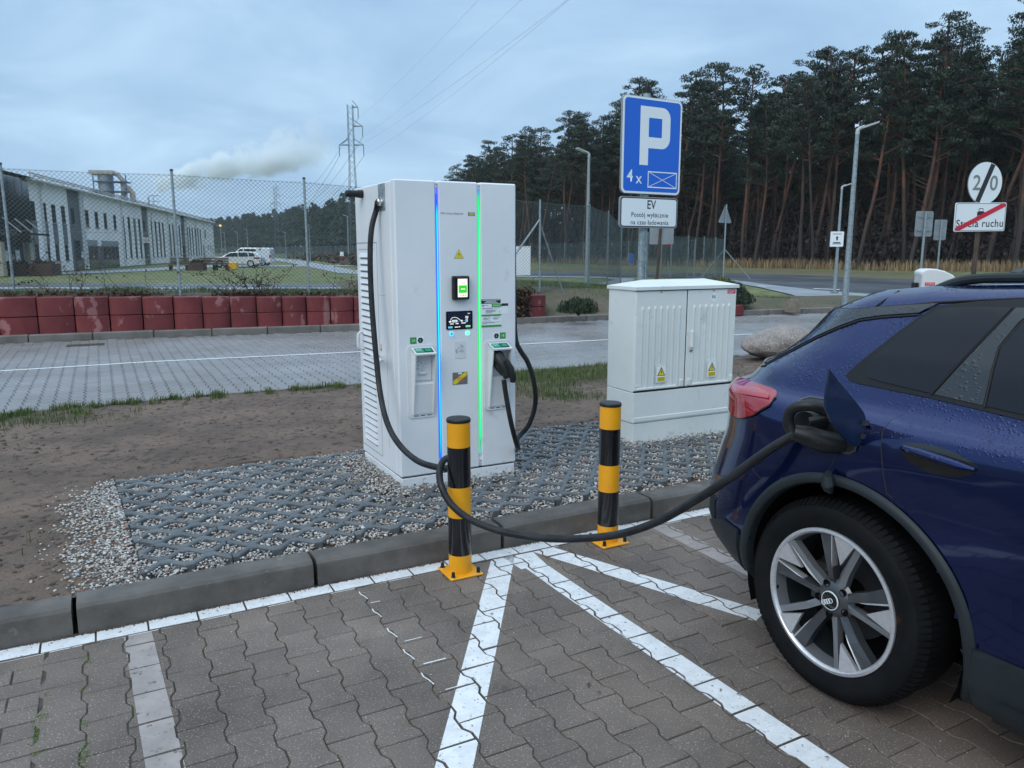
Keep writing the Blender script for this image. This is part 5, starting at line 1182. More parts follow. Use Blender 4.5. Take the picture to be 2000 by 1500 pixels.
undergrowth(np.array(cr), .95, 'needle', 'wood_crowns', 'dark green crowns massed in the depth of the pine wood', 'woods')
P = []
for (x, y, nx, ny) in along(WE, .5):
    px = proj(x, y, 2)[0]
    if px > 3200 or px < 650: continue
    for _ in range(130): o_ = 2 + abs(rt.gauss(0, 13)); P.append((x + abs(nx) * o_ + rt.uniform(-.5, .5), y + abs(ny) * o_ + rt.uniform(-.5, .5), (3.2 + .32 * o_) * rt.random() ** 1.1 * (1 if o_ > 4 else .7)))
undergrowth(np.array(P), .34, 'thicket', 'undergrowth', 'dark brown leafless undergrowth between the pine trunks', 'undergrowth')
P = []
for (x, y, nx, ny) in along(WE, .7):
    if not 550 < proj(x, y, 2)[0] < 3600: continue
    for _ in range(46): o_ = 26 + rt.uniform(0, 18); P.append((x + abs(nx) * o_ + rt.uniform(-1, 1), y + abs(ny) * o_ + rt.uniform(-1, 1), 11 * rt.random()))
undergrowth(np.array(P), 1.15, 'thicket', 'deep_undergrowth', 'dark tangle far inside the pine wood', 'undergrowth')
mb = MB()
for (x, y, nx, ny) in along(WE, .9):
    px = proj(x, y, 2)[0]
    if px > 2300 or px < 650: continue
    for _ in range(5):
        o_ = rt.uniform(.5, 16); X, Yy = x + abs(nx) * o_ + rt.uniform(-.5, .5), y + abs(ny) * o_; h = rt.uniform(2, 7.5); mb.tube([(X, Yy, 0), (X + rt.gauss(.2, .4), Yy, h * .6), (X + rt.gauss(.5, .8), Yy + rt.gauss(0, .4), h)], [.05, .03, .01], 3, False)
tag(obj('saplings', mb, 'bark_dark', smooth=None), 'thin bare saplings crowding between the pine trunks', 'saplings', None, 'stuff')
sheet('forest_floor', [(130, 56.5), (75, 57), (42, 60), (31, 63.5), (24, 71), (18, 81), (9, 93), (-3, 115), (-12, 148), (60, 260), (200, 160)], -.03, 'thicket', label='dark litter-covered floor of the pine wood', cat='forest floor')
# dead grass verge
sp = []
for (x, y, nx, ny) in along(WE, .16):
    px = proj(x, y, 0)[0]
    if px > 3000 or px < 1000: continue
    for _ in range(26 if px > 1430 else 8):
        o_ = rt.uniform(-3.4, 1.6)
        if vn(x, y + o_, .25, 3) * 1.6 + .62 + (px > 1430) * .25 - (o_ < -2.4) * .5 > rt.random(): sp.append((x + abs(nx) * o_, y + abs(ny) * o_, -.05))
blades(sp, 'dead_grass', 'dry_grass', 'strip of tall straw-coloured dead grass along the foot of the pine wood', (.35, 1.05), .05, .5, kn=False)

# distant woods: one mass
def far_pine(seed, n):
    rr = np.random.RandomState(seed); z = rr.uniform(.22, 1, n); r_ = .17 * (1 - z) ** .5 * rr.uniform(.3, 1.1, n) + .01; a = rr.uniform(0, 6.3, n)
    P = np.stack([r_ * np.cos(a), r_ * np.sin(a), z], 1); V0 = np.array([(-.5, 0, -.3), (.5, 0, -.2), (.1, .1, .6)]); return scatter(V0, np.array([(0, 1, 2)]), P, rr.uniform(0, 6.3, n), rr.uniform(.03, .075, n), rr.normal(0, .7, n))
fv, ff = far_pine(3, 190); FE = [(-10, 150), (-26, 190), (-55, 258), (-100, 345), (-165, 440), (-260, 520), (-420, 610)]
P = []; H_ = []
for row in range(6):
    for (x, y, nx, ny) in along(FE, 3.4 + .4 * row):
        P.append((x + abs(nx) * row * 5.5 + rt.uniform(-2, 2), y + abs(ny) * row * 5.5 + rt.uniform(-2, 2), -.2)); H_.append((17.5 + rt.uniform(-2.4, 3.) + row * .3) * (.80 if y < 240 else 1.))
V, F = scatter(fv, ff, np.array(P), NR_.uniform(0, 6.3, len(P)), np.array(H_)); o = npmesh('distant_wood', V, F, 'needle_far'); tag(o, 'distant dark pine wood closing the horizon behind the factory site', 'woods', None, 'stuff')
mb = MB()
for (x, y, nx, ny) in along(FE, 2.3):
    for q in (4, 14, 26): X = x + abs(nx) * q + rt.uniform(-2, 2); Yy = y + abs(ny) * q; mb.tube([(X, Yy, 0), (X + rt.gauss(0, .6), Yy, 12)], [.22, .12], 3, False)
    P.append(0)
tag(obj('distant_trunks', mb, 'bark_dark', smooth=None), 'trunks at the edge of the distant wood', 'woods', None, 'stuff')
P = []
for (x, y, nx, ny) in along(FE, 1.2):
    for _ in range(24): o_ = 8 + rt.uniform(0, 16); P.append((x + abs(nx) * o_ + rt.uniform(-1, 1), y + abs(ny) * o_, 9 * rt.random()))
undergrowth(np.array(P), 1.5, 'thicket', 'distant_undergrowth', 'dark undergrowth inside the distant wood', 'undergrowth')

# ------------------------------------------------------------ smoke drifting from a hidden chimney
A_ = Vector(at(305, 362, 235)); B_ = Vector(at(640, 276, 262)); L = (B_ - A_).length
mb = MB(); n = 18; rad = lambda x: 3.2 + .135 * x
vs = [(L * i / 14, rad(L * i / 14) * math.cos(2 * math.pi * j / n), rad(L * i / 14) * math.sin(2 * math.pi * j / n)) for i in range(15) for j in range(n)]
mb.add(vs, [(i * n + j, (i + 1) * n + j, (i + 1) * n + (j + 1) % n, i * n + (j + 1) % n) for i in range(14) for j in range(n)] + [tuple(range(n)), tuple(range(14 * n, 15 * n))[::-1]])
m = bpy.data.materials.new('smoke'); m.use_nodes = True; t = m.node_tree; t.nodes.clear(); o_ = t.nodes.new('ShaderNodeOutputMaterial'); pv = t.nodes.new('ShaderNodeVolumePrincipled'); t.links.new(pv.outputs[0], o_.inputs['Volume'])
def mth(op, a, b=None):
    q = t.nodes.new('ShaderNodeMath'); q.operation = op
    for i, v in enumerate((a, b)):
        if v is None: continue
        if isinstance(v, (int, float)): q.inputs[i].default_value = v
        else: t.links.new(v, q.inputs[i])
    return q.outputs[0]
c = t.nodes.new('ShaderNodeTexCoord'); sp_ = t.nodes.new('ShaderNodeSeparateXYZ'); t.links.new(c.outputs['Object'], sp_.inputs[0]); X, Y_, Z_ = sp_.outputs
rr_ = mth('SQRT', mth('ADD', mth('MULTIPLY', Y_, Y_), mth('MULTIPLY', Z_, Z_))); Rr = mth('ADD', mth('MULTIPLY', X, .135), 3.2); q = mth('DIVIDE', rr_, Rr)
nz = t.nodes.new('ShaderNodeTexNoise'); nz.inputs['Scale'].default_value = .16; nz.inputs['Detail'].default_value = 6; nz.inputs['Roughness'].default_value = .6; t.links.new(c.outputs['Object'], nz.inputs['Vector'])
d_ = mth('ADD', mth('MULTIPLY', mth('SUBTRACT', nz.outputs['Fac'], .5), 4.2), mth('SUBTRACT', .62, mth('POWER', q, 2.))); edge = mth('MULTIPLY', mth('SUBTRACT', 1., mth('POWER', q, 6.)), mth('SUBTRACT', 1., mth('POWER', mth('DIVIDE', X, L), 2.)))
d2 = mth('MULTIPLY', mth('MAXIMUM', mth('MULTIPLY', d_, edge), 0.), .85); t.links.new(d2, pv.inputs['Density']); pv.inputs['Color'].default_value = (.955, .985, 1., 1); pv.inputs['Anisotropy'].default_value = 0.
sm = obj('smoke_plume', mb, m, smooth=None)
bm = bmesh.new(); bm.from_mesh(sm.data); bmesh.ops.recalc_face_normals(bm, faces=bm.faces); bm.to_mesh(sm.data); bm.free(); sm.location = A_; sm.rotation_euler = (B_ - A_).to_track_quat('X', 'Z').to_euler(); tag(sm, 'pale smoke plume drifting right behind the white building', 'smoke', None, 'stuff')

# ------------------------------------------------------------ damp air
mb = MB(); mb.box(-620, -120, -1.05, 520, 760, 62); hz = bpy.data.materials.new('haze'); hz.use_nodes = True; t = hz.node_tree; t.nodes.clear()
o_ = t.nodes.new('ShaderNodeOutputMaterial'); pv = t.nodes.new('ShaderNodeVolumePrincipled'); pv.inputs['Density'].default_value = .0002; pv.inputs['Color'].default_value = (.88, .94, .99, 1); t.links.new(pv.outputs[0], o_.inputs['Volume'])
tag(obj('haze', mb, hz, smooth=None), 'thin damp haze over the whole place', 'haze', None, 'stuff')
# ------------------------------------------------------------ the charging station
ch = thing('charging_station', 'large white rapid charger with one blue and one green glowing light bar', 'charging station', K(1.75, .843, 0), KA)
WD, DP, ZT = .807, .775, 2.008
mb = MB(); mb.box(.006, .006, .05, WD - .006, DP - .006, .197, .006); ba = obj('base', mb, 'white_paint', ch)
mb = MB()
for x in (.09, WD - .09): mb.T = Matrix.Translation((x, .004, .15)) @ Matrix.Rotation(R(90), 4, 'X'); mb.lathe([(.006, 0), (.006, .003)], 8)
obj('screw', mb, 'seam_dark', ba)
mb = MB(); mb.box(.012, .012, .19, WD - .012, DP - .012, .21); obj('shadow_gap', mb, 'seam_dark', ch)
mb = MB(); mb.box(0, .078, .206, WD, DP, ZT - .006, .007); obj('housing', mb, 'white_paint', ch)
mb = MB(); mb.box(.01, .05, .21, WD - .01, .09, ZT - .02); obj('door_gasket', mb, 'seam_dark', ch)
# front door in three upright panels with the light bars between
for x0, x1 in ((0, .2610), (.2770, .5400), (.5560, WD)):
    mb = MB(); mb.box(x0, 0, .206, x1, .072, ZT, .008 if True else 0); obj('door_panel', mb, 'white_paint', ch)
mb = MB(); mb.box(.20, .012, .21, .60, .06, ZT - .01); obj('light_channel', mb, 'white_paint', ch)
for x, ma, me_ in ((.269, 'led_blue', 'led_edge_blue'), (.548, 'led_green', 'led_edge_green')):
    mb = MB(); mb.box(x - .0028, .001, .292, x + .0028, .014, 1.972); lb = obj('light_bar', mb, ma, ch, smooth=None)
    mb = MB(); mb.box(x - .0048, .004, .30, x - .0030, .013, 1.93); mb.box(x + .0030, .004, .30, x + .0048, .013, 1.93); obj('bar_edge', mb, me_, lb, smooth=None)
    for z_ in (.245, 1.985):
        mb = MB(); mb.box(x - .008, .002, z_ - .018, x + .008, .013, z_ + .012); e_ = obj('end_plate', mb, 'white_plastic', ch); mb = MB(); mb.T = Matrix.Translation((x, .001, z_)) @ Matrix.Rotation(R(90), 4, 'X'); mb.lathe([(.003, -.002), (.003, .002)], 8); obj('screw', mb, 'seam_dark', e_)
# left side: louvres, panel joints, handle
def side(name, boxes, mat, parent=ch, b=0.): mb = MB(); [mb.box(*q, b) for q in boxes]; return obj(name, mb, mat, parent)
side('panel_joint', [(-.001, .345, 1.643, .004, .775, 1.648), (-.001, .345, .262, .004, .775, .266), (-.001, .343, .264, .004, .346, 1.646), (-.001, .405, 1.603, .004, .74, 1.606)], 'text_grey')
lv = MB(); lv.add([(0, 0, .0), (0, .26, .0), (-.012, .255, .006), (-.012, .005, .006), (0, 0, .034), (0, .26, .034), (-.003, .255, .032), (-.003, .005, .032)], [(0, 1, 2, 3), (3, 2, 6, 7), (7, 6, 5, 4), (0, 3, 7, 4), (1, 5, 6, 2)]); lv = mesh_of('louvre', lv, 'white_paint', None)
ls = MB(); ls.add([(-.0006, .004, -.009), (-.0006, .256, -.009), (-.0006, .256, .004), (-.0006, .004, .004)], [(0, 1, 2, 3)]); ls = mesh_of('louvre_slot', ls, 'slot_shade_grey', None)  # flat strip for each louvre slot, its soft shade put into the grey
for i in range(30):
    o = link('louvre', lv, ch, (0, .435, .315 + i * .0425)); link('slot', ls, o, (0, 0, 0))
def dhandle(x, sgn):
    mb = MB(); mb.tube([(x, .655, 1.05), (x + sgn * .03, .655, 1.055), (x + sgn * .045, .655, 1.04), (x + sgn * .047, .655, 1.0), (x + sgn * .045, .655, .955), (x + sgn * .03, .655, .94), (x, .655, .945)], .011, 8); return mb
obj('handle', dhandle(0, -1), 'white_plastic', ch)
mb = MB(); mb.tube([(0, .36, .93), (-.04, .36, .93), (-.055, .34, .925), (-.055, .16, .925), (-.055, .13, .925)], .011, 8); mb.tube([(-.055, .40, .945), (-.055, .13, .925)], .010, 8); obj('cable_rest', mb, 'white_plastic', ch)
mb = MB(); mb.box(-.002, .305, .965, 0, .318, 1.01); o = obj('side_label', mb, 'orange', ch); mb = MB(); mb.box(-.0025, .305, .965, -.001, .318, .982); obj('label_foot', mb, 'seam_dark', o)
side('joint_line', [(-.0008, .20, .35, .002, .2015, 1.0), (-.0008, .20, 1.32, .002, .34, 1.3215)], 'text_grey')
# cable outlet and cable arm
side('outlet_plate', [(-.004, .155, 1.835, 0, .275, 1.995)], 'galv', b=.001); side('outlet_label', [(-.006, .185, 1.935, -.004, .262, 1.965)], 'sign_grey')
mb = MB(); mb.T = Matrix.Translation((0, .205, 1.885)) @ Matrix.Rotation(R(-90), 4, 'Y'); mb.lathe([(.030, 0), (.030, .012), (.024, .014), (.024, .03), (.02, .036)], 16); obj('gland', mb, 'chrome', ch)
mb = MB(); mb.T = Matrix.Translation((0, .60, 1.957)) @ Matrix.Rotation(R(-90), 4, 'Y'); mb.lathe([(.026, -.01), (.026, .03), (.023, .032), (.023, .105), (.018, .112), (.001, .112)], 18); obj('cable_arm', mb, 'black_plastic', ch)
# payment terminal
mb = MB(); mb.box(.356, -.034, 1.297, .466, 0, 1.443, .006); te = obj('payment_terminal', mb, 'black_plastic', ch)
mb = MB(); mb.box(.370, -.038, 1.302, .462, -.033, 1.437, .003); obj('bezel', mb, 'black_gloss', te)
def decal(parent, x0, z0, x1, z1, mat, y=-.001, name='print', t=.0008): mb = MB(); mb.box(x0, y - t, z0, x1, y, z1); return obj(name, mb, mat, parent, smooth=None)
decal(te, .3825, 1.314, .4475, 1.426, 'scr_white', -.038, 'screen'); decal(te, .388, 1.340, .443, 1.386, 'scr_green', -.0395, 'green_key'); decal(te, .402, 1.360, .430, 1.367, 'scr_white', -.041, 'key_text')
decal(te, .402, 1.398, .430, 1.402, 'scr_lite', -.0395, 'small_text'); decal(te, .398, 1.322, .406, 1.326, 'scr_cyan', -.0395, 'card_symbol'); decal(te, .414, 1.321, .422, 1.327, 'scr_pink', -.0395, 'card_symbol'); decal(te, .429, 1.321, .436, 1.327, 'scr_pink', -.0395, 'card_symbol'); decal(te, .434, 1.417, .441, 1.421, 'scr_pink', -.0395, 'status_symbol')
# display
mb = MB(); mb.facexz(rrect(.317, 1.113, .4965, 1.2265, .008), -.004, .006); dsp = obj('display', mb, 'black_gloss', ch)
decal(dsp, .327, 1.120, .487, 1.219, 'scr_dark', -.0042, 'screen')
def lines(parent, segs, r, mat, y, name): mb = MB(); [mb.tube([(x, y, z) for x, z in s], r, 5) for s in segs]; return obj(name, mb, mat, parent)
lines(dsp, [[(.346, 1.168), (.349, 1.180), (.358, 1.187), (.375, 1.189), (.392, 1.184), (.408, 1.172), (.420, 1.166)]], .0016, 'scr_white', -.0058, 'car_outline'); lines(dsp, [[(.392, 1.164), (.445, 1.165)]], .0007, 'scr_cyan', -.0058, 'charge_line')
mb = MB(); mb.box(.357, -.0062, 1.158, .391, -.005, 1.172); mb.box(.335, -.0062, 1.158, .350, -.005, 1.166); mb.box(.416, -.0062, 1.160, .426, -.005, 1.170); obj('battery_symbol', mb, 'scr_white', dsp)
mb = MB(); mb.box(.361, -.0068, 1.161, .387, -.006, 1.169); mb.box(.447, -.0062, 1.155, .453, -.005, 1.178); mb.box(.329, -.0058, 1.122, .358, -.005, 1.133); obj('blue_field', mb, 'scr_cyan', dsp)
mb = MB(); mb.box(.455, -.0062, 1.157, .462, -.005, 1.180); mb.box(.446, -.0058, 1.181, .466, -.005, 1.194); mb.box(.462, -.0058, 1.207, .478, -.005, 1.212); obj('charger_symbol', mb, 'scr_lite', dsp)
mb = MB(); mb.box(.448, -.0058, 1.124, .480, -.005, 1.136); obj('green_field', mb, 'scr_mint', dsp)
mb = MB()
for x0, x1, z in ((.342, .366, 1.146), (.380, .400, 1.147), (.418, .448, 1.149), (.374, .394, 1.125), (.399, .410, 1.126)): mb.box(x0, -.0058, z, x1, -.005, z + .005)
obj('screen_text', mb, 'scr_white', dsp)
for x, a, b_ in ((.352, 'led_ring_b', 'led_dot_b'), (.462, 'led_ring_g', 'led_dot_g')):
    mb = MB(); mb.T = Matrix.Translation((x, 0, 1.086)) @ Matrix.Rotation(R(90), 4, 'X'); mb.lathe([(.0145, 0), (.0145, .004), (.012, .006), (.001, .006)], 20); bt = obj('push_button', mb, a, ch)
    mb = MB(); mb.T = Matrix.Translation((x, -.0062, 1.086)) @ Matrix.Rotation(R(90), 4, 'X'); mb.lathe([(.006, 0), (.005, .002), (.001, .002)], 16); obj('button_centre', mb, b_, bt)
# warning triangle, owner's name
mb = MB(); mb.facexz([(.376, 1.548), (.442, 1.548), (.409, 1.606)], -.0008); tr = obj('warning_triangle', mb, 'olive', ch); mb = MB(); mb.facexz([(.379, 1.550), (.439, 1.550), (.409, 1.6025)], -.0014); obj('yellow_field', mb, 'warn_yellow', tr)
mb = MB(); mb.facexz([(.4115, 1.587), (.404, 1.571), (.409, 1.572), (.405, 1.556), (.414, 1.576), (.4095, 1.575)], -.002); obj('bolt_symbol', mb, 'sign_black', tr)
text('lettering', 'IKEA Industry Zbąszynek', .0168, 'text_grey', ch, .292, 1.818, -.0012, 'LEFT', .86)
decal(ch, .474, 1.806, .519, 1.8265, 'ocean', 0, 'logo_plate'); mb = MB(); mb.facexz([(.4965 + .0195 * math.cos(2 * math.pi * i / 24), 1.816 + .0082 * math.sin(2 * math.pi * i / 24)) for i in range(24)], -.0016); lg = obj('logo_oval', mb, 'warn_yellow', ch); text('logo_lettering', 'IKEA', .0115, 'ocean', lg, .4965, 1.8158, -.0022, sx=1.05)
# instruction labels
sh = decal(ch, .559, 1.117, .701, 1.263, 'sign_white', 0, 'instruction_sheet'); decal(sh, .559, 1.2655, .696, 1.293, 'dark_label', 0, 'black_header')
decal(sh, .632, 1.243, .701, 1.2625, 'green_label', -.001, 'green_bar'); decal(sh, .559, 1.187, .701, 1.197, 'green_label', -.001, 'green_bar'); decal(sh, .559, 1.117, .701, 1.1295, 'green_label', -.001, 'green_bar')
mb = MB()
for x0, x1, z in [(.566, .692, 1.236), (.566, .640, 1.2315), (.590, .668, 1.2225), (.590, .655, 1.2185), (.590, .660, 1.2145), (.590, .640, 1.2105), (.590, .635, 1.2045), (.572, .620, 1.182), (.642, .692, 1.183), (.572, .628, 1.172), (.642, .692, 1.173), (.572, .600, 1.169), (.642, .670, 1.169), (.572, .610, 1.165), (.642, .680, 1.165), (.572, .627, 1.155), (.564, .692, 1.146), (.564, .650, 1.1425), (.564, .600, 1.137), (.577, .606, 1.2535)]: mb.box(x0, -.0016, z, x1, -.001, z + .0019)
obj('printed_lines', mb, 'text_grey', sh, smooth=None)
mb = MB(); [mb.box(x0, -.0014, z, x1, -.0008, z + .0035) for x0, x1, z in ((.564, .692, 1.286), (.592, .664, 1.2785), (.582, .674, 1.2705))]; mb.box(.640, -.0024, 1.252, .694, -.0018, 1.255); obj('printed_lines', mb, 'sign_white', sh, smooth=None)
mb = MB(); mb.facexz([(.681, 1.207), (.693, 1.207), (.687, 1.2225)], -.0018); obj('warning_triangle', mb, 'warn_yellow', sh)
mb = MB(); mb.facexz([(.571 + .006 * math.cos(i / 2), 1.2535 + .006 * math.sin(i / 2)) for i in range(12)], -.0018); obj('round_symbol', mb, 'green_label', sh)
sl = decal(ch, .7025, 1.198, .750, 1.264, 'sign_white', 0, 'side_sheet'); decal(sl, .7025, 1.2475, .750, 1.264, 'dark_label', -.001, 'black_header')
def sock(xl, green_x, white_x, code, xs):
    g_ = decal(ch, green_x, 1.037, green_x + .042, 1.0775, 'green_label', 0, 'bay_label'); text('lettering', code, .022, 'sign_white', g_, green_x + .021, 1.057, -.0015)
    w_ = decal(ch, white_x, 1.037, white_x + .048, 1.0785, 'sign_white', 0, 'type_label'); mb = MB(); mb.facexz([(white_x + .024 + .0185 * math.cos(R(60 * i)), 1.0575 + .0185 * math.sin(R(60 * i))) for i in range(6)], -.0016); h_ = obj('hexagon', mb, 'sign_black', w_); text('lettering', 'L', .02, 'sign_white', h_, white_x + .024, 1.0575, -.0022)
    # holster: back plate and hooded shell
    t = MB(); t.facexz(rrect(xl - .028, .577, xl + .160, 1.028, .028), -.006, .006); o = obj('holster', t, 'white_plastic', ch)
    x0, x1 = xl, xl + .137
    mb = MB(); out_ = [(-.006, 1.012), (-.078, .982), (-.076, .974), (-.018, .600), (-.006, .598)]
    for xa in (x0, x1 - .007): mb.add([(xa, y, z) for y, z in out_] + [(xa + .007, y, z) for y, z in out_], [(0, 1, 2, 3, 4), (9, 8, 7, 6, 5), (0, 5, 6, 1), (1, 6, 7, 2), (2, 7, 8, 3), (3, 8, 9, 4)])
    mb.add([(x0, -.006, 1.013), (x1, -.006, 1.013), (x1, -.079, .983), (x0, -.079, .983), (x0, -.006, 1.004), (x1, -.006, 1.004), (x1, -.077, .974), (x0, -.077, .974)], [(0, 3, 2, 1), (4, 5, 6, 7), (3, 7, 6, 2), (0, 4, 7, 3), (1, 2, 6, 5)])
    sh_ = obj('hood', mb, 'white_plastic', o, smooth=None)
    def ontop(a, b, c, d, mat, nm, lift):
        f = lambda x, q: (x, -.010 - q * .064, 1.0135 - q * .0265 + lift); m_ = MB(); m_.add([f(a, b), f(c, b), f(c, d), f(a, d)], [(0, 3, 2, 1)]); return obj(nm, m_, mat, o, smooth=None)
    ontop(x0 + .012, .12, x0 + .066, .88, 'teal_label', 'connector_label', .0012); ontop(x0 + .066, .12, x0 + .125, .88, 'dark_label', 'connector_label', .0012); ontop(x0 + .076, .25, x0 + .115, .75, 'teal_label', 'connector_symbol', .0022)
    tx = text('lettering', 'DC', .026, 'sign_white', o, x0 + .038, 1.0035, -.040); tx.rotation_euler = (R(-66), 0, 0)
    mb = MB(); mb.facexz([(x0 + .010, .815), (x1 - .012, .81), (x1 - .008, .968), (x0 + .010, .968)], -.012, .006); obj('socket_plate', mb, 'white_plastic', o)
    mb = MB(); c = (x0 + .062, .903)
    mb.tube([(c[0] + .036 * math.cos(a), -.013, c[1] + .036 * math.sin(a)) for a in np.linspace(.2, 2.9, 12)], .004, 6)
    for a in range(5): mb.tube([(c[0] + .022 * math.cos(a * 1.25), -.012, c[1] + .022 * math.sin(a * 1.25)), (c[0] + .022 * math.cos(a * 1.25), -.022, c[1] + .022 * math.sin(a * 1.25))], .008, 8)
    mb.tube([(c[0] - .022, -.014, c[1] - .045), (c[0] + .025, -.014, c[1] - .047)], .011, 8); obj('socket_relief', mb, 'white_plastic', o)
    mb = MB(); mb.add([(x0 + .007, -.012, .800), (x1 - .007, -.012, .800), (x1 - .007, -.030, .790), (x0 + .007, -.030, .790), (x0 + .007, -.010, .602), (x1 - .007, -.010, .602)], [(0, 1, 2, 3), (3, 2, 5, 4), (0, 3, 4), (1, 5, 2)]); obj('chute', mb, 'white_plastic', o, smooth=None)
    mb = MB(); [mb.box(x0 + .012 + i * .042, -.0075, .588, x0 + .040 + i * .042, -.006, .5925) for i in range(3)]; obj('drain_slot', mb, 'seam_dark', o, smooth=None)
    return o
sock(.083, .079, .122, '1A', 0); sock(.604, .690, .641, '1B', 0)
# card reader
mb = MB(); mb.facexz(rrect(.371, .930, .447, 1.038, .006), -.0022, .003); cr_ = obj('card_reader', mb, 'white_plastic', ch)
lines(cr_, [[(.390, .985), (.405, 1.002), (.420, .988), (.405, .971), (.390, .985)], [(.383, .990), (.384, .978), (.392, .966)], [(.379, .985), (.381, .972), (.390, .960)], [(.410, 1.010), (.422, 1.005), (.427, .993)], [(.412, 1.016), (.427, 1.009), (.432, .995)], [(.410, .975), (.424, .980), (.436, .978)], [(.412, .969), (.424, .972), (.434, .968)]], .0011, 'text_grey', -.0026, 'card_symbol')
# emergency stop plate
es_ = decal(ch, .356, .763, .4585, .8415, 'steel_plate', 0, 'emergency_plate', .0015)
mb = MB(); mb.facexz([(.360, .768), (.376, .764), (.4575, .822), (.4575, .840), (.442, .839), (.360, .789)], -.0022); obj('yellow_stripe', mb, 'warn_yellow', es_)
text('lettering', 'Emergency', .0165, 'pink', es_, .408, .806, -.003); text('lettering', 'Stop', .0165, 'pink', es_, .408, .7925, -.003)
mb = MB(); mb.box(.394, -.004, .828, .420, -.0015, .838, .001); obj('glass_breaker', mb, 'sign_white', es_)
obj('handle', dhandle(WD, 1), 'white_plastic', ch)

# ------------------------------------------------------------ cables
def spline(P, n=6):
    P = [Vector(p) for p in P]; o = []
    for i in range(len(P) - 1):
        p0, p1, p2, p3 = P[max(i - 1, 0)], P[i], P[i + 1], P[min(i + 2, len(P) - 1)]
        for s in range(n):
            t = s / n; o.append(.5 * ((2 * p1) + (p2 - p0) * t + (2 * p0 - 5 * p1 + 4 * p2 - p3) * t * t + (3 * p1 - p0 - 3 * p2 + p3) * t ** 3))
    o.append(P[-1]); return [tuple(p) for p in o]
cb = thing('charging_cable', 'thick black cable hanging from the charger, looped round a bollard to the blue car', 'cable')
out0 = ch.matrix_basis @ Vector((-.03, .205, 1.885)) if False else (Matrix.Translation(ch.location) @ Matrix.Rotation(R(KA), 4, 'Z')) @ Vector((-.032, .205, 1.885))
MAIN = [tuple(out0)] + [at(*p) for p in [(735, 410, 4.80), (726, 445, 4.77), (723, 500, 4.74), (726, 590, 4.70), (735, 700, 4.62), (743, 770, 4.54), (756, 825, 4.42), (778, 866, 4.24), (812, 898, 4.04), (850, 912, 3.88), (880, 914, 3.81), (902, 908, 3.78), (900, 899, 3.76), (880, 894, 3.75), (866, 900, 3.70), (859, 918, 3.64), (860, 942, 3.585), (870, 968, 3.55), (888, 992, 3.52), (918, 1014, 3.49), (958, 1031, 3.44), (1010, 1045, 3.37), (1080, 1052, 3.28), (1150, 1051, 3.18), (1220, 1041, 3.08), (1290, 1016, 2.98), (1360, 976, 2.88), (1430, 930, 2.79), (1500, 880, 2.72), (1545, 853, 2.68), (1580, 836, 2.655)]]
mb = MB(); mb.tube(spline(MAIN, 6), .0172, 12); obj('hose', mb, 'hose', cb)
c2_ = thing('charging_cable', 'black cable at the charger right side, its plug parked in holster 1B', 'cable')
SEC = [at(*p) for p in [(984, 742, 4.80), (988, 770, 4.80), (994, 805, 4.80), (1001, 838, 4.82), (1008, 864, 4.86), (1011, 874, 4.92), (1011, 872, 5.00), (1010, 858, 5.06), (1018, 848, 5.10), (1031, 833, 5.12), (1042, 806, 5.13), (1046, 776, 5.12), (1041, 738, 5.10), (1030, 706, 5.08), (1016, 684, 5.07), (1007, 660, 5.08), (1004, 600, 5.12), (1003, 480, 5.20)]]
mb = MB(); mb.tube(spline(SEC, 6), .0165, 10); obj('hose', mb, 'hose', c2_)
TC = Matrix.Translation(ch.location) @ Matrix.Rotation(R(KA), 4, 'Z')
mb = MB(); mb.tube([tuple(TC @ Vector(p)) for p in [(.648, -.010, .945), (.652, -.045, .930), (.664, -.085, .890), (.680, -.105, .840), (.690, -.11, .800)]], [.040, .042, .036, .031, .028], 8)
pg = obj('plug', mb, 'black_plastic', c2_, smooth=50)
mb = MB(); mb.tube([tuple(TC @ Vector(p)) for p in [(.672, -.115, .915), (.700, -.135, .86), (.712, -.14, .80), (.712, -.135, .775)]], [.018, .022, .022, .018], 8); mb.tube([tuple(TC @ Vector(p)) for p in [(.642, -.02, .905), (.655, -.06, .86), (.672, -.09, .82)]], [.028, .026, .02], 8); obj('grip', mb, 'black_plastic', pg, smooth=50)

# ------------------------------------------------------------ bollards
def bollard(k, n, lb, ft):
    x, y, _ = K(k, n); t = thing('bollard', lb, 'bollard', (x, y, 0), KA, 'yellow and black bollards by the kerb')
    def pipe(z0, z1, mat, nm): mb = MB(); mb.lathe([(.0575, z0), (.0575, z1)], 32, caps=False); return obj(nm, mb, mat, t, smooth=40)
    zs = ft
    mb = MB(); mb.lathe([(.055, .02), (.055, zs[-1] - .006), (.001, zs[-1] - .006)], 24); obj('tube', mb, 'yellow', t)
    for i in range(5): pipe(zs[i] + .0005, zs[i + 1] - .0005, 'yellow' if i % 2 == 0 else 'black_band', 'yellow_band' if i % 2 == 0 else 'black_band')
    mb = MB(); mb.lathe([(.0595, zs[5] - .012), (.0600, zs[5]), (.056, zs[5] + .006), (.001, zs[5] + .008)], 32); obj('cap', mb, 'black_plastic', t)
    mb = MB(); mb.box(-.088, -.088, .001, .088, .088, .011, .003); pt = obj('base_plate', mb, 'yellow', t)
    for sx in (-1, 1):
        for sy in (-1, 1):
            mb = MB(); mb.T = Matrix.Translation((sx * .068, sy * .068, .011)); mb.lathe([(.0135, 0), (.0135, .004)], 12, k=1); mb.lathe([(.0095, .004), (.0095, .020), (.0075, .027), (.001, .030)], 8); obj('bolt', mb, ['black_plastic', 'chrome'], pt)
    return t
bollard(1.687, -.185, 'nearer yellow and black bollard with the black cable looped round it', [.008, .105, .300, .455, .655, .790])
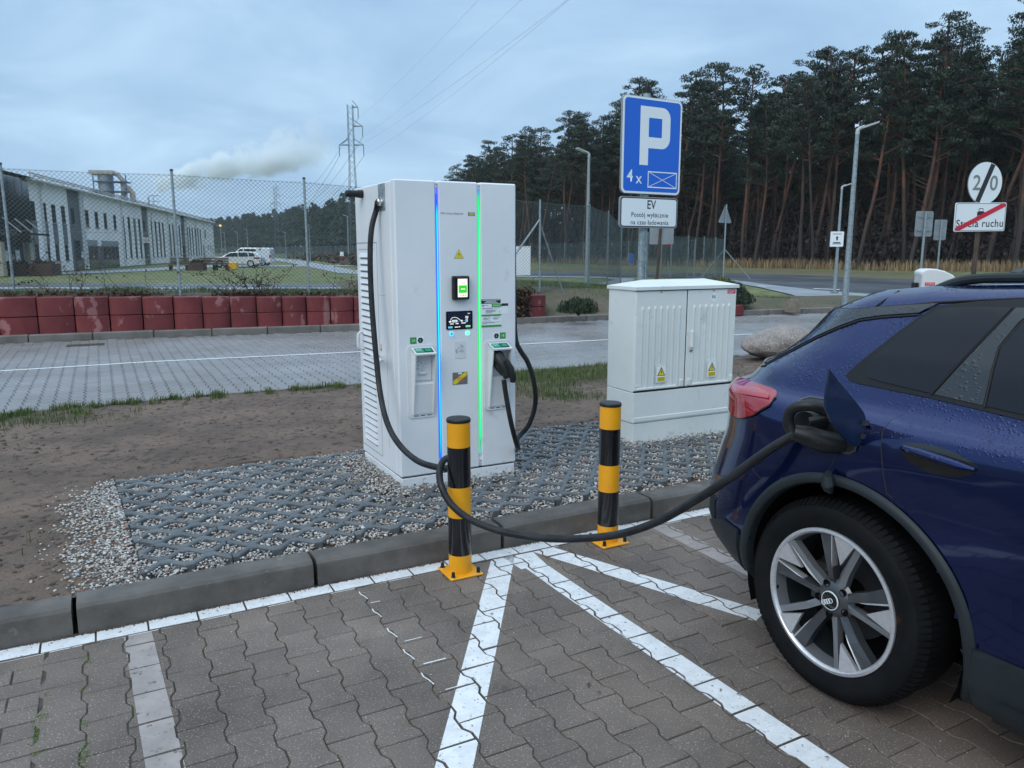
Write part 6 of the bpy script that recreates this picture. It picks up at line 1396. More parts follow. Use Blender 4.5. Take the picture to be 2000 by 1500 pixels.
bollard(2.579, -.195, 'further yellow and black bollard standing clear in front of the grey cabinet', [.008, .105, .300, .450, .650, .785])

# ------------------------------------------------------------ distribution cabinet
cab = thing('distribution_cabinet', 'pale grey two-door electrical cabinet with ribbed doors', 'electrical cabinet', (.923, 5.733, 0), 27)
CW, CD = .985, .36
def cpart(nm, bx, mat='grp', b=.004, parent=cab): mb = MB(); [mb.box(*q, b) for q in bx]; return obj(nm, mb, mat, parent)
cpart('foundation', [(.008, .006, .02, CW - .008, CD - .006, .285)]); cpart('plinth', [(.0, 0, .290, CW, CD, .526)]); cpart('plinth_moulding', [(.006, -.004, .298, CW - .006, .01, .335)], b=.005)
cpart('body', [(0, .014, .530, CW, CD, 1.303)])
for x0, x1 in ((.003, .4825), (.4895, CW - .003)): cpart('door', [(x0, 0, .540, x1, .018, 1.296)], b=.005)
cpart('gap', [(.006, .004, .527, CW - .006, .02, .545), (.48, .004, .54, .492, .02, 1.30), (.006, .004, 1.290, CW - .006, .02, 1.303)], 'seam_dark', 0)
rib = MB(); rib.add([(-.011, 0, .02), (0, -.0075, .02), (.011, 0, .02), (-.011, 0, .60), (0, -.0075, .60), (.011, 0, .60), (0, 0, 0), (0, -.012, .612), (-.008, 0, .628), (.008, 0, .628)], [(0, 1, 4, 3), (1, 2, 5, 4), (0, 6, 1), (1, 6, 2), (3, 4, 7), (4, 5, 7), (3, 7, 8), (5, 9, 7), (7, 9, 8)]); rib = mesh_of('rib', rib, 'grp', 25)
for x0 in (.062, .555):
    for i in range(7 if x0 < .5 else 7): link('rib', rib, cab, (x0 + i * .0585, 0, .552))
cpart('door_rail', [(.02, -.010, .545, .40, .002, .562), (.56, -.010, .545, .93, .002, .562), (.43, -.008, .55, .465, .002, .60), (.505, -.008, .55, .54, .002, .60), (.945, -.008, .55, .975, .002, .60), (.012, -.006, .575, .045, .002, .583)], b=.003)
mb = MB(); o_ = .012; mb.add([(-o_, -o_, 1.303), (CW + o_, -o_, 1.303), (CW + o_, CD + o_, 1.303), (-o_, CD + o_, 1.303), (-o_, -o_, 1.328), (CW + o_, -o_, 1.328), (CW + o_, CD + o_, 1.328), (-o_, CD + o_, 1.328), (.19, .18, 1.374), (CW - .19, .18, 1.374)],
    [(3, 2, 1, 0), (0, 1, 5, 4), (1, 2, 6, 5), (2, 3, 7, 6), (3, 0, 4, 7), (4, 5, 9, 8), (5, 6, 9), (6, 7, 8, 9), (7, 4, 8)]); obj('lid', mb, 'grp', cab, smooth=None)
mb = MB(); mb.box(.520, -.028, .845, .545, -.006, .982, .008); mb.box(.524, -.012, .85, .541, .002, .97, .003); hd = obj('door_handle', mb, 'white_plastic', cab)
mb = MB(); mb.T = Matrix.Translation((.533, -.002, .828)) @ Matrix.Rotation(R(90), 4, 'X'); mb.lathe([(.013, -.002), (.013, .008), (.006, .010), (.001, .010)], 12); obj('lock', mb, 'chrome', hd)
for x0, z0 in ((.205, .604), (.708, .608)):
    pl_ = decal(cab, x0 - .008, z0 - .012, x0 + .092, z0 + .128, 'grp', -.007, 'label_frame', .003); decal(pl_, x0, z0 - .004, x0 + .082, z0 + .115, 'sign_white', -.0105, 'warning_label')
    mb = MB(); mb.facexz([(x0 + .004, z0 + .042), (x0 + .080, z0 + .042), (x0 + .042, z0 + .112)], -.012); obj('triangle_border', mb, 'sign_black', pl_); mb = MB(); mb.facexz([(x0 + .013, z0 + .0465), (x0 + .071, z0 + .0465), (x0 + .042, z0 + .100)], -.0128); obj('yellow_field', mb, 'warn_yellow', pl_)
    mb = MB(); mb.facexz([(x0 + .047, z0 + .092), (x0 + .035, z0 + .070), (x0 + .042, z0 + .071), (x0 + .036, z0 + .050), (x0 + .050, z0 + .075), (x0 + .043, z0 + .074)], -.0135); obj('bolt_symbol', mb, 'sign_black', pl_)
    decal(pl_, x0 + .006, z0, x0 + .078, z0 + .034, 'warn_yellow', -.0115, 'yellow_text_field'); mb = MB(); [mb.box(x0 + .012, -.0132, z0 + q, x0 + .072, -.0124, z0 + q + .0045) for q in (.006, .015, .024)]; obj('printed_lines', mb, 'olive', pl_, smooth=None)
st = decal(cab, .885, 1.258, .968, 1.290, 'sign_red', 0, 'red_sticker'); text('lettering', 'CORAL', .022, 'sign_white', st, .926, 1.277, -.0015); decal(st, .893, 1.263, .945, 1.2655, 'scr_pink' if False else 'sign_white', -.001, 'printed_lines')
mb = MB(); mb.facexz([(.748 + .036 * math.cos(i * .2618), 1.232 + .036 * math.sin(i * .2618)) for i in range(24)], -.0012); rk = obj('round_label', mb, 'sign_white', cab); text('lettering', 'RK', .036, 'sign_black', rk, .748, 1.236, -.002)
for x in (.232, .745): mb = MB(); mb.facexz([(x - .014, 1.290), (x, 1.279), (x + .014, 1.290)], -.0012); obj('red_mark', mb, 'sign_red', cab)

# ------------------------------------------------------------ parking sign
ps = thing('parking_sign', 'blue parking sign with large P, 4x symbol and white EV panel below', 'road sign', (1.05, 7.59, 0), 31)
zt = at(1218, 184, 7.59)[2]; SW, SH = .745, .90; z0 = zt - SH
mb = MB(); mb.facexz(rrect(0, 0, SW, SH, .05, 6), 0, .022); bd = obj('board', mb, 'sign_white', ps, loc=(0, 0, z0))
mb = MB(); mb.facexz(rrect(-.005, -.005, SW + .005, SH + .005, .053, 6), .004, .02); obj('rim', mb, 'sign_grey', bd)
mb = MB(); mb.facexz(rrect(.020, .020, SW - .020, SH - .020, .038, 6), -.0012); obj('blue_field', mb, 'sign_blue', bd)
def uz(u, v): return (u * SW, SH - v * SH)
x0, x1, x2 = .285 * SW, .430 * SW, .80 * SW; zt_, za, zb_, zc_, zd = [SH - q * SH for q in (.090, .205, .405, .520, .70)]
rr2 = .105
arc = lambda cx, cz, r, a0, a1, n=8: [(cx + r * math.cos(R(a0 + (a1 - a0) * i / n)), cz + r * math.sin(R(a0 + (a1 - a0) * i / n))) for i in range(n + 1)]
outer = [(x0, zd), (x1, zd), (x1, zc_)] + arc(x2 - rr2, zc_ + rr2, rr2, -90, 0) + arc(x2 - rr2, zt_ - rr2, rr2, 0, 90) + [(x0, zt_)]
ri = .03; xi = x2 - .145 * SW
mb = MB(); y_ = -.0024
mb.facexz([(x0, zd), (x1, zd), (x1, zt_), (x0, zt_)], y_)
mb.facexz([(x1, za), (xi, za)] + [(xi, zt_)] + [(x1, zt_)], y_); mb.facexz([(x1, zc_), (xi, zc_), (xi, zb_), (x1, zb_)], y_)
mb.facexz([(xi, zc_)] + arc(x2 - rr2, zc_ + rr2, rr2, -90, 0) + arc(x2 - rr2, zt_ - rr2, rr2, 0, 90) + [(xi, zt_)], y_); obj('letter_p', mb, 'sign_white', bd, smooth=None)
text('lettering', '4', .165, 'sign_white', bd, .135 * SW, SH * (1 - .825), -.0024, sx=.95, bold=.006); text('lettering', 'x', .15, 'sign_white', bd, .285 * SW, SH * (1 - .845), -.0024, sx=1.0, bold=.006)
mb = MB(); a0, b0 = uz(.435, .935); a1, b1 = uz(.945, .760); w = .011
for q in ((a0, b0, a1, b0 + w), (a0, b1 - w, a1, b1), (a0, b0 + w, a0 + w, b1 - w), (a1 - w, b0 + w, a1, b1 - w)): mb.facexz([(q[0], q[1]), (q[2], q[1]), (q[2], q[3]), (q[0], q[3])], -.0024)
mb.facexz([(a0 + w, b0 + w), (a0 + w + .014, b0 + w), (a1 - w, b1 - w), (a1 - w - .014, b1 - w)], -.0026); mb.facexz([(a0 + w, b1 - w), (a1 - w - .014, b0 + w), (a1 - w, b0 + w), (a0 + w + .014, b1 - w)], -.0028); obj('bay_symbol', mb, 'sign_white', bd, smooth=None)
EW, EH = .742, .300; ze = z0 - .030 - EH
mb = MB(); mb.facexz(rrect(0, 0, EW, EH, .038, 6), 0, .022); ep = obj('panel', mb, 'sign_grey', ps, loc=(-.012, 0, ze)); mb = MB(); mb.facexz(rrect(.010, .010, EW - .010, EH - .010, .032, 6), -.001); obj('border', mb, 'sign_black', ep); mb = MB(); mb.facexz(rrect(.019, .019, EW - .019, EH - .019, .026, 6), -.002); obj('white_field', mb, 'sign_white', ep)
text('lettering', 'EV', .118, 'sign_black', ep, EW * .53, .222, -.003, sx=.88, bold=.012); text('lettering', 'Postój wyłącznie', .062, 'sign_black', ep, EW * .51, .125, -.003, sx=1.0, sp=1.12, bold=.010); text('lettering', 'na czas ładowania', .062, 'sign_black', ep, EW * .51, .052, -.003, sx=.97, sp=1.12, bold=.010)
mb = MB(); mb.tube([(.315, .06, 0), (.335, .06, zt + .06)], .036, 14); mb.tube([(.335, .06, zt + .05), (.335, .06, zt + .105)], .042, 14, k=1); obj('pole', mb, ['galv', 'black_plastic'], ps); mb = MB(); mb.tube([(.37, .055, 0), (.37, .055, zt - .2)], .016, 8); obj('pole', mb, 'galv', ps)
mb = MB(); [mb.box(.24, .022, z0 + q, .44, .03, z0 + q + .03) for q in (.12, .7, -.1, -.24)]; obj('bracket', mb, 'galv', ps)

# a few dead leaves and grit on the bay
P = []
for px, py in ((1615, 1482), (1150, 1340), (985, 1345), (1170, 1355), (640, 1190), (1330, 1180), (735, 1460), (1440, 1275), (1240, 1160), (560, 1320)): g_ = gp(px, py); P.append((g_[0], g_[1], .006))
V0 = np.array([(-1, 0, 0), (-.2, -.35, .2), (1, 0, .05), (.1, .4, .18)]); V, F = scatter(V0, np.array([(0, 1, 2, 3)]), np.array(P), NR_.uniform(0, 6.3, len(P)), NR_.uniform(.008, .02, len(P))); lf = npmesh('fallen_leaves', V, F, 'dry_leaf'); tag(lf, 'a few small dead leaves scattered on the parking bay', 'leaves', None, 'stuff')
P = np.array([K(NR_.uniform(-1, 4), NR_.uniform(-3, -.1), .002) for _ in range(420)]); V, F = scatter(ICO[0], ICO[1], P, NR_.uniform(0, 6, 420), NR_.uniform(.0008, .003, 420)); lf = npmesh('grit', V, F, 'pebble'); tag(lf, 'fine pale grit lying on the parking bay', 'grit', None, 'stuff')
P = np.array([K(NR_.uniform(-3, 5), -.018 + NR_.normal(0, .007), .001) for _ in range(5200)]); V, F = scatter(ICO[0], ICO[1], P, NR_.uniform(0, 6, 5200), NR_.uniform(.001, .0045, 5200)); lf = npmesh('kerb_dirt', V, F, 'clod'); tag(lf, 'earth and grit gathered along the foot of the kerb', 'dirt', None, 'stuff')
# moss in the joints at the left
P = []
for _ in range(7000):
    if NR_.rand() < .5: k, n = KB + .012 + NR_.normal(0, .012), NR_.uniform(-1.3, -.13)
    elif NR_.rand() < .4: k, n = KB + PX + NR_.normal(0, .012), NR_.uniform(-1.2, -.2)
    else: i = NR_.randint(0, 9); k = .53 + PX * (.5 + i) + NR_.normal(0, .012); n = NR_.uniform(-1.9, -.4)
    if vn(k, n * 1.0, 5, 6) > .12: P.append((*K(k, n)[:2], -.006 + NR_.uniform(0, .006)))
V, F = scatter(ICO[0], ICO[1], np.array(P), NR_.uniform(0, 6, len(P)), NR_.uniform(.001, .0035, len(P))); lf = npmesh('joint_moss', V, F, 'blade'); tag(lf, 'green moss tufts growing in the paver joints', 'moss', None, 'stuff')
# ------------------------------------------------------------ the blue car: side surface
def _tab(t):
    a=np.array(t,float); xs=np.linspace(a[0,0],a[-1,0],400); ys=np.interp(xs,a[:,0],a[:,1])
    w=5; k=np.hanning(w+2)[1:-1]; k/=k.sum(); p=np.pad(ys,w//2,mode='edge'); 
    return xs,np.convolve(p,k,'valid')
T_YS=_tab([(.18,.80),(.24,.865),(.32,.893),(.42,.912),(.6,.915),(.78,.924),(.92,.924),(1.0,.920),(1.035,.913),(1.05,.902),(1.064,.868),(1.085,.852),(1.14,.828),(1.25,.785),(1.35,.735),(1.43,.692),(1.47,.662),(1.5,.60)])
T_XR=_tab([(.18,-.48),(.23,-.58),(.28,-.70),(.33,-.80),(.39,-.88),(.46,-.925),(.55,-.925),(.67,-.895),(.85,-.825),(.95,-.815),(1.02,-.82),(1.045,-.80),(1.065,-.76),(1.08,-.74),(1.158,-.675),(1.229,-.60),(1.305,-.535),(1.38,-.49),(1.42,-.475),(1.46,-.47),(1.5,-.42)])
T_R=_tab([(.18,.45),(.4,.5),(1.0,.5),(1.1,.45),(1.3,.40),(1.5,.36)])
T_XF=_tab([(.18,3.40),(.3,3.58),(.6,3.63),(.8,3.60),(.92,3.45),(1.0,3.15),(1.06,2.75),(1.1,2.45),(1.2,2.2),(1.3,1.97),(1.4,1.72),(1.5,1.45)])
T_ZT=_tab([(-.6,1.33),(-.45,1.37),(-.3,1.405),(-.12,1.455),(.08,1.478),(.4,1.492),(.9,1.505),(1.4,1.49),(2.0,1.46),(3.7,1.46)])
def citp(T,x): return np.interp(x,T[0],T[1])
def v2z(v,X):
    v=np.asarray(v,float); return np.where(v>1.14,1.14+(v-1.14)*(citp(T_ZT,X)-1.14)/.36,v)
def z2v(z,X):
    z=np.asarray(z,float); return np.where(z>1.14,1.14+(z-1.14)*.36/(citp(T_ZT,X)-1.14),z)
def csstep(a,b,x):
    t=np.clip((x-a)/(b-a),0,1); return t*t*(3-2*t)
def flare(X,v):
    w=csstep(.35,.6,v)*(1-csstep(.98,1.05,v))
    return w*(.016*np.exp(-(X/.50)**2)+.016*np.exp(-((X-2.764)/.5)**2)-.012*np.exp(-((X-1.35)/.7)**2)*np.exp(-((v-.55)/.18)**2))
def plan(v):
    return citp(T_YS,v),citp(T_XR,v),citp(T_R,v),citp(T_XF,v)
def YV(X,v):
    ys,xr,r,xf=plan(v); rf=.75
    t=np.clip((xr+r-X)/r,0,1); tf=np.clip((X-(xf-rf))/rf,0,1)
    return ys-r*(1-np.sqrt(1-t*t))-.45*(1-np.sqrt(np.clip(1-tf*tf,0,1)))+flare(X,v)
def YS(X,z): return YV(X,z2v(z,X))
car = thing('parked_car', 'dark blue electric SUV being charged at its open rear charging flap', 'car', (1.148 + .9 * .87462, 2.572 + .9 * .48481, 0), -61)
def L3(X, Y, Z): return (float(X), -float(Y), float(Z))         # X forward, Y towards the charger's side of the car, Z up
WB_ = 2.764
def body_grid():
    vr = np.concatenate([np.linspace(.19, 1.02, 28), np.linspace(1.035, 1.14, 9)[:], np.linspace(1.165, 1.5, 15)])
    rows = []
    for v in vr:
        ys, xr, r, xf = [float(q) for q in plan(v)]; c = []
        for i in range(5): y = (ys - r) * i / 5; c.append((xr, y))
        for i in range(17): th = math.pi / 2 * i / 16; c.append((xr + r - r * math.cos(th), ys - r + r * math.sin(th)))
        a, b = xr + r, xf - .75
        for i in range(1, 80): c.append((lerp(a, b, i / 80), ys))
        for i in range(13): ph = math.pi / 2 * i / 12; c.append((xf - .75 + .75 * math.sin(ph), ys - .45 * (1 - math.cos(ph))))
        for i in range(1, 6): c.append((xf, (ys - .45) * (1 - i / 5)))
        rows.append([(x, y + (float(flare(x, v)) if y > .5 else 0), float(v2z(v, x))) for x, y in c])
    edge = rows[-1]; xr5 = edge[0][0]
    for q in range(1, 8):
        s = q / 7; e_ = .5 * (1 - math.cos(math.pi * s)) * .35 + s * .65
        rows.append([(x, y * (1 - e_), z + .045 * (1 - (1 - e_) ** 2.2) * sstep_(.1, 1.1, x - xr5) * (1 - sstep_(1.2, 1.6, x))) for x, y, z in edge])
    return rows, len(vr)
rows, nv_ = body_grid(); NC = len(rows[0])
def arch(x, z): return min(math.hypot(x - .03, z - .37), math.hypot(x - WB_ - .03, z - .37)) < .447
def build_body(sgn):
    g = {'blue': [], 'clad': [], 'glass': []}
    for i in range(len(rows) - 1):
        for j in range(NC - 1):
            q = [rows[i][j], rows[i][j + 1], rows[i + 1][j + 1], rows[i + 1][j]]; cx = sum(p[0] for p in q) / 4; cy = sum(p[1] for p in q) / 4; cz = sum(p[2] for p in q) / 4
            if i < nv_ and cy > .5 and arch(cx, cz): continue
            f = (i * NC + j, i * NC + j + 1, (i + 1) * NC + j + 1, (i + 1) * NC + j)
            if sgn < 0: f = f[::-1]
            lim = .455 if cx < -.3 else (.43 if cx < 2.5 else .45)
            k = 'clad' if cz < lim and i < nv_ else 'blue'
            if i < nv_ and j < 14 and 1.12 < cz < 1.36: k = 'glass'
            if i < nv_ and j > 100 and 1.12 < cz < 1.44: k = 'glass'
            g[k].append(f)
    V = [L3(x, y * sgn, z) for r in rows for x, y, z in r]; return V, g
Vr, gr_ = build_body(1); Vl, gl_ = build_body(-1)
def bodypart(name, k, mat):
    mb = MB(); mb.add(Vr, gr_[k]); mb.add(Vl, gl_[k]); me = bpy.data.meshes.new(name); me.from_pydata(mb.v, [], mb.f); me.materials.append(MT[mat]); bm = bmesh.new(); bm.from_mesh(me)
    bmesh.ops.delete(bm, geom=[v for v in bm.verts if not v.link_faces], context='VERTS'); bmesh.ops.remove_doubles(bm, verts=bm.verts, dist=.0004); bm.to_mesh(me); bm.free(); me.shade_smooth(); return link(name, me, car)
body = bodypart('body', 'blue', 'car_blue'); bodypart('lower_cladding', 'clad', 'cladding'); bodypart('windscreen', 'glass', 'tint_glass')
mb = MB(); mb.box(-.45, -.66, .215, 3.3, .66, .235); 
for X0 in (0, WB_): pass
obj('underbody', mb, 'void', car)
def YSc(X, z): return YS(X, np.maximum(z, .2))
def patch(name, poly, off, mat, parent=None, dens=.03, mirror=False, skirt=.008, sgn=1):
    P = []
    n = len(poly)
    for i in range(n):
        a, b = Vector(poly[i]), Vector(poly[(i + 1) % n]); m = max(1, int((b - a).length / dens))
        for s in range(m): P.append(a.lerp(b, s / m))
    nb = len(P); xs = [p.x for p in P]; ys = [p.y for p in P]
    def inside(x, y):
        c = False
        for i in range(nb):
            p, q = P[i], P[i - 1]
            if (p.y > y) != (q.y > y) and x < (q.x - p.x) * (y - p.y) / (q.y - p.y) + p.x: c = not c
        return c
    x = math.floor(min(xs) / dens) * dens
    while x < max(xs):
        y = math.floor(min(ys) / dens) * dens
        while y < max(ys):
            if inside(x, y) and min((Vector((x, y)) - p).length for p in P[:nb]) > dens * .45: P.append(Vector((x, y)))
            y += dens
        x += dens
    r = geometry.delaunay_2d_cdt(P, [(i, (i + 1) % nb) for i in range(nb)], [], 1, 1e-6)
    vs, fs = r[0], r[2]
    X = np.array([v.x for v in vs]); Z = np.array([v.y for v in vs]); Y = YSc(X, Z); h = .004
    nx = -(YSc(X + h, Z) - YSc(X - h, Z)) / (2 * h); nz_ = -(YSc(X, Z + h) - YSc(X, Z - h)) / (2 * h); ln = np.sqrt(nx ** 2 + 1 + nz_ ** 2); N = np.stack([nx / ln, 1 / ln, nz_ / ln], 1)
    Pt = np.stack([X, Y, Z], 1) + N * off; Pb = np.stack([X, Y, Z], 1) + N * (off - skirt)
    out = []
    for sg in ((sgn,) if not mirror else (1, -1)):
        V = [(p[0], -p[1] * sg, p[2]) for p in Pt]; nn = [(a[0], -a[1] * sg, a[2]) for a in N]; F = []
        for f in fs:
            a, b, c = [Vector(V[i]) for i in f]; fn = (b - a).cross(c - a); F.append(tuple(f) if fn.dot(Vector(nn[f[0]])) > 0 else tuple(f[::-1]))
        o0 = len(V); bi = r[3]
        # boundary edges of the triangulation
        cnt = {}
        for f in fs:
            for i in range(3): e_ = tuple(sorted((f[i], f[(i + 1) % 3]))); cnt[e_] = cnt.get(e_, 0) + 1
        for (a, b), c in cnt.items():
            if c == 1:
                k = len(V); V += [V[a], V[b], (Pb[b][0], -Pb[b][1] * sg, Pb[b][2]), (Pb[a][0], -Pb[a][1] * sg, Pb[a][2])]; nn += [nn[a], nn[b], nn[b], nn[a]]; F.append((k, k + 1, k + 2, k + 3))
        me = bpy.data.meshes.new(name); me.from_pydata(V, [], F); me.materials.append(MT[mat]); me.shade_smooth(); me.normals_split_custom_set_from_vertices(nn); me.update(); out.append(link(name, me, parent or car))
    return out[0]
def seam(pts_, r=.0028, off=.001, mat='seam_dark', name='seam', parent=None, mirror=False):
    q = []
    for i in range(len(pts_) - 1):
        a, b = Vector(pts_[i]), Vector(pts_[i + 1]); m = max(1, int((b - a).length / .025))
        for s in range(m): q.append(a.lerp(b, s / m))
    q.append(Vector(pts_[-1])); mb = MB()
    for sg in ((1, -1) if mirror else (1,)): mb.tube([L3(p.x, (float(YSc(p.x, p.y)) + off) * sg, p.y) for p in q], r, 6)
    return obj(name, mb, mat, parent or car)
# doors
RD = [(.206, 1.125), (.186, 1.079), (.163, 1.052), (.156, 1.024), (.163, .981), (.180, .895), (.200, .828), (.34, .757), (.43, .659), (.478, .562), (.500, .434), (1.17, .434), (1.17, 1.088), (.529, 1.116), (.228, 1.134)]
FD = [(1.182, .434), (2.12, .434), (2.16, .8), (2.12, 1.04), (1.182, 1.086)]
d1 = patch('door', RD, .0035, 'car_blue'); d2 = patch('door', FD, .0035, 'car_blue', dens=.06); patch('door', RD, .0035, 'car_blue', dens=.06, sgn=-1); patch('door', FD, .0035, 'car_blue', dens=.06, sgn=-1)
seam([(.220, 1.139), (.186, 1.079), (.161, 1.052), (.154, 1.024), (.161, .981), (.178, .895), (.198, .826), (.22, .815)], .0032, .0005, parent=d1); seam([(1.176, .43), (1.176, 1.09)], parent=d2)
# wheel arch trims and sill
def archtrim(cx, sgn, name):
    prof = [(.470, .004), (.465, .013), (.448, .018), (.436, .014), (.431, .004), (.429, -.03)]
    A_ = np.radians(np.arange(-28, 203, 3.5)); V = []; m = len(prof)
    for a in A_:
        fx = 1.0 + .03 * max(0, math.cos(a))
        for r_, o_ in prof: X = cx + r_ * fx * math.cos(a); Z = max(.20, .37 + r_ * math.sin(a)); V.append(L3(X, (float(YSc(X if cx < 1 else X, Z)) + o_) * sgn, Z))
    mb = MB(); mb.add(V, [(i * m + j, i * m + j + 1, (i + 1) * m + j + 1, (i + 1) * m + j) for i in range(len(A_) - 1) for j in range(m - 1)]); o = obj(name, mb, 'cladding', car, smooth=50); return o
for sg in (1, -1):
    for cx in (.03, WB_ + .03): archtrim(cx, sg, 'arch_trim')
patch('sill', [(.50, .225), (.495, .425), (.66, .430), (2.33, .43), (2.30, .225)], .020, 'cladding', dens=.05, mirror=True, skirt=.02); seam([(.508, .44), (.500, .36), (.500, .23)], .003, .020, parent=d1)
patch('sill_step', [(.56, .235), (.58, .30), (2.25, .30), (2.25, .235)], .034, 'cladding', dens=.05, skirt=.015)
for sg in (1, -1):
    for cx in (0, WB_):
        mb = MB(); n = 26; V = []
        for i in range(n + 1):
            a = math.pi * (-.12 + 1.24 * i / n)
            for y in (.30, .90): V.append(L3(cx + .03 + .440 * math.cos(a), y * sg, .37 + .440 * math.sin(a)))
        mb.add(V, [(2 * i, 2 * i + 1, 2 * i + 3, 2 * i + 2) for i in range(n)]); c = [L3(cx + .03 + .440 * math.cos(math.pi * (-.12 + 1.24 * i / n)), .30 * sg, .37 + .440 * math.sin(math.pi * (-.12 + 1.24 * i / n))) for i in range(n + 1)]; mb.add(c, [tuple(range(n + 1))]); obj('wheel_well', mb, 'void', car)
# windows
WO = [(-.078, 1.162), (-.060, 1.147), (-.021, 1.1425), (.228, 1.137), (.529, 1.120), (1.2, 1.088), (1.9, 1.058), (2.12, 1.055), (1.78, 1.28), (1.45, 1.40), (1.2, 1.44), (.8, 1.458), (.406, 1.452), (.279, 1.438), (.152, 1.417), (.106, 1.376), (.054, 1.322), (-.026, 1.23), (-.066, 1.181)]
wf = patch('window_frame', WO, .005, 'rubber', dens=.035); patch('window_frame', WO, .005, 'rubber', dens=.06, sgn=-1)
patch('side_window', [(-.005, 1.194), (.004, 1.174), (.022, 1.166), (.066, 1.1605), (.245, 1.150), (.390, 1.424), (.288, 1.420), (.186, 1.411), (.152, 1.399), (.117, 1.367), (.037, 1.275), (-.001, 1.222)], .0085, 'tint_glass')
patch('pillar_trim', [(.256, 1.149), (.410, 1.141), (.394, 1.308), (.425, 1.387), (.462, 1.428), (.400, 1.425)], .0075, 'car_glossblack')
DG = [(.422, 1.140), (1.13, 1.106), (1.13, 1.432), (.8, 1.447), (.474, 1.434), (.437, 1.387), (.404, 1.308)]; FG = [(1.19, 1.104), (2.02, 1.068), (1.74, 1.27), (1.43, 1.385), (1.19, 1.425)]
for sg in (1, -1): patch('side_window', DG, .0085, 'tint_glass', sgn=sg, dens=.05); patch('side_window', FG, .0085, 'tint_glass', sgn=sg, dens=.05)
patch('side_window', [(-.005, 1.19), (.245, 1.150), (.390, 1.42), (.152, 1.399)], .0085, 'tint_glass', sgn=-1)
seam([(.245, 1.147), (.398, 1.432)], .002, .009, parent=wf); seam([(.416, 1.139), (.399, 1.308), (.432, 1.387), (.468, 1.432)], .003, .009, parent=wf)
# black blade between the quarter panel and the rear window
zz_ = [1.365, 1.33, 1.29, 1.25, 1.21, 1.17, 1.145]
rear_ = [(float(citp(T_XR, z2v(z, -.5))) + .035, z) for z in zz_]
BL = [(.150, 1.424), (.042, 1.411), (-.085, 1.395), (-.152, 1.384), (-.264, 1.377), (-.36, 1.372)] + rear_ + [(-.56, 1.137), (-.512, 1.145), (-.470, 1.178), (-.297, 1.275), (-.182, 1.327), (-.113, 1.356), (-.031, 1.373), (.101, 1.391)]
bl = patch('pillar_blade', BL, .006, 'car_glossblack', dens=.025); patch('pillar_blade', BL, .006, 'car_glossblack', dens=.05, sgn=-1)
seam([(-.56, 1.125), (-.520, 1.135), (-.470, 1.173), (-.297, 1.270), (-.182, 1.322), (-.113, 1.351), (-.031, 1.368), (.101, 1.386)], .0035, .003, parent=bl)
seam([(-.36, 1.374), (-.264, 1.379), (-.152, 1.386), (-.085, 1.397), (.042, 1.414), (.15, 1.430), (.28, 1.444), (.404, 1.456), (.8, 1.464), (1.2, 1.452)], .0038, .003, parent=bl); seam([(-.040, 1.458), (-.062, 1.419), (-.085, 1.392), (-.095, 1.361)], .002, .004, parent=bl)
# tail lamp
TL = [(-.735, 1.045), (-.66, 1.056), (-.593, 1.063), (-.451, 1.071), (-.371, 1.070), (-.338, 1.064), (-.315, 1.051), (-.323, 1.021), (-.392, .972), (-.465, .943), (-.498, .938), (-.55, .935), (-.62, .945), (-.73, .965)]
tl = patch('tail_light', TL, .010, 'tail_red', dens=.025, skirt=.014); patch('tail_light', TL, .008, 'tail_red', dens=.05, sgn=-1)
patch('lamp_bar', [(-.62, 1.040), (-.44, 1.058), (-.345, 1.052), (-.335, 1.040), (-.42, 1.036), (-.62, 1.020)], .0125, 'tail_bright', tl, .02, skirt=.002); seam([(p[0], p[1]) for p in TL[2:13]], .003, .006, parent=tl)
# creases, bumper joints, corner vent
seam([(-.40, .775), (-.36, .745), (-.335, .735)], .002, .0); seam([(.012, .920), (-.01, .88), (-.028, .845)], .0018, .0); seam([(-.64, .455), (-.55, .48), (-.46, .47)], .003, .001)
for i in range(6): seam([(-.685 + i * .012, .58 - i * .004), (-.690 + i * .010, .53), (-.68 + i * .010, .47)], .004, .002, 'cladding', 'vent_rib')
patch('bumper_trim', [(-.72, .36), (-.70, .44), (-.55, .50), (-.45, .485), (-.455, .30), (-.60, .30)], .012, 'cladding', skirt=.02)
# roof rail
mb = MB(); mb.tube(spline([L3(.06, .575, 1.458), L3(.105, .575, 1.480), L3(.16, .573, 1.499), L3(.25, .572, 1.510), L3(.45, .572, 1.518), L3(.9, .57, 1.528), L3(1.3, .565, 1.518), L3(1.45, .56, 1.485)], 5), [.006] + [.017] * 34 + [.006], 10); rr_l = obj('roof_rail', mb, 'cladding', car)
c = rr_l.copy(); COL.objects.link(c); c.scale = (1, -1, 1)
# charging port, its flap, cap and the plug
po = patch('charging_port', [(-.205, 1.000), (-.212, 1.042), (-.210, 1.060), (-.186, 1.071), (-.100, 1.074), (-.025, 1.045), (.075, .957), (.070, .940), (.050, .927), (-.009, .921), (-.076, .925), (-.150, .934), (-.188, .965)], .004, 'black_plastic', dens=.02, skirt=.01)
seam([(-.205, 1.000), (-.212, 1.042), (-.210, 1.060), (-.186, 1.072), (-.100, 1.075), (-.025, 1.046), (.076, .957), (.071, .939), (.050, .925), (-.009, .919), (-.076, .923), (-.150, .932), (-.190, .965), (-.205, 1.0)], .0045, .004, 'rim_dark', 'port_rim', po)
mb = MB(); mb.T = Matrix.Translation(L3(.055, .925, .945)) @ Matrix.Rotation(R(90), 4, 'X'); mb.lathe([(.010, 0), (.010, .008), (.006, .008), (.006, .002), (.001, .002)], 14); obj('latch', mb, 'void', po)
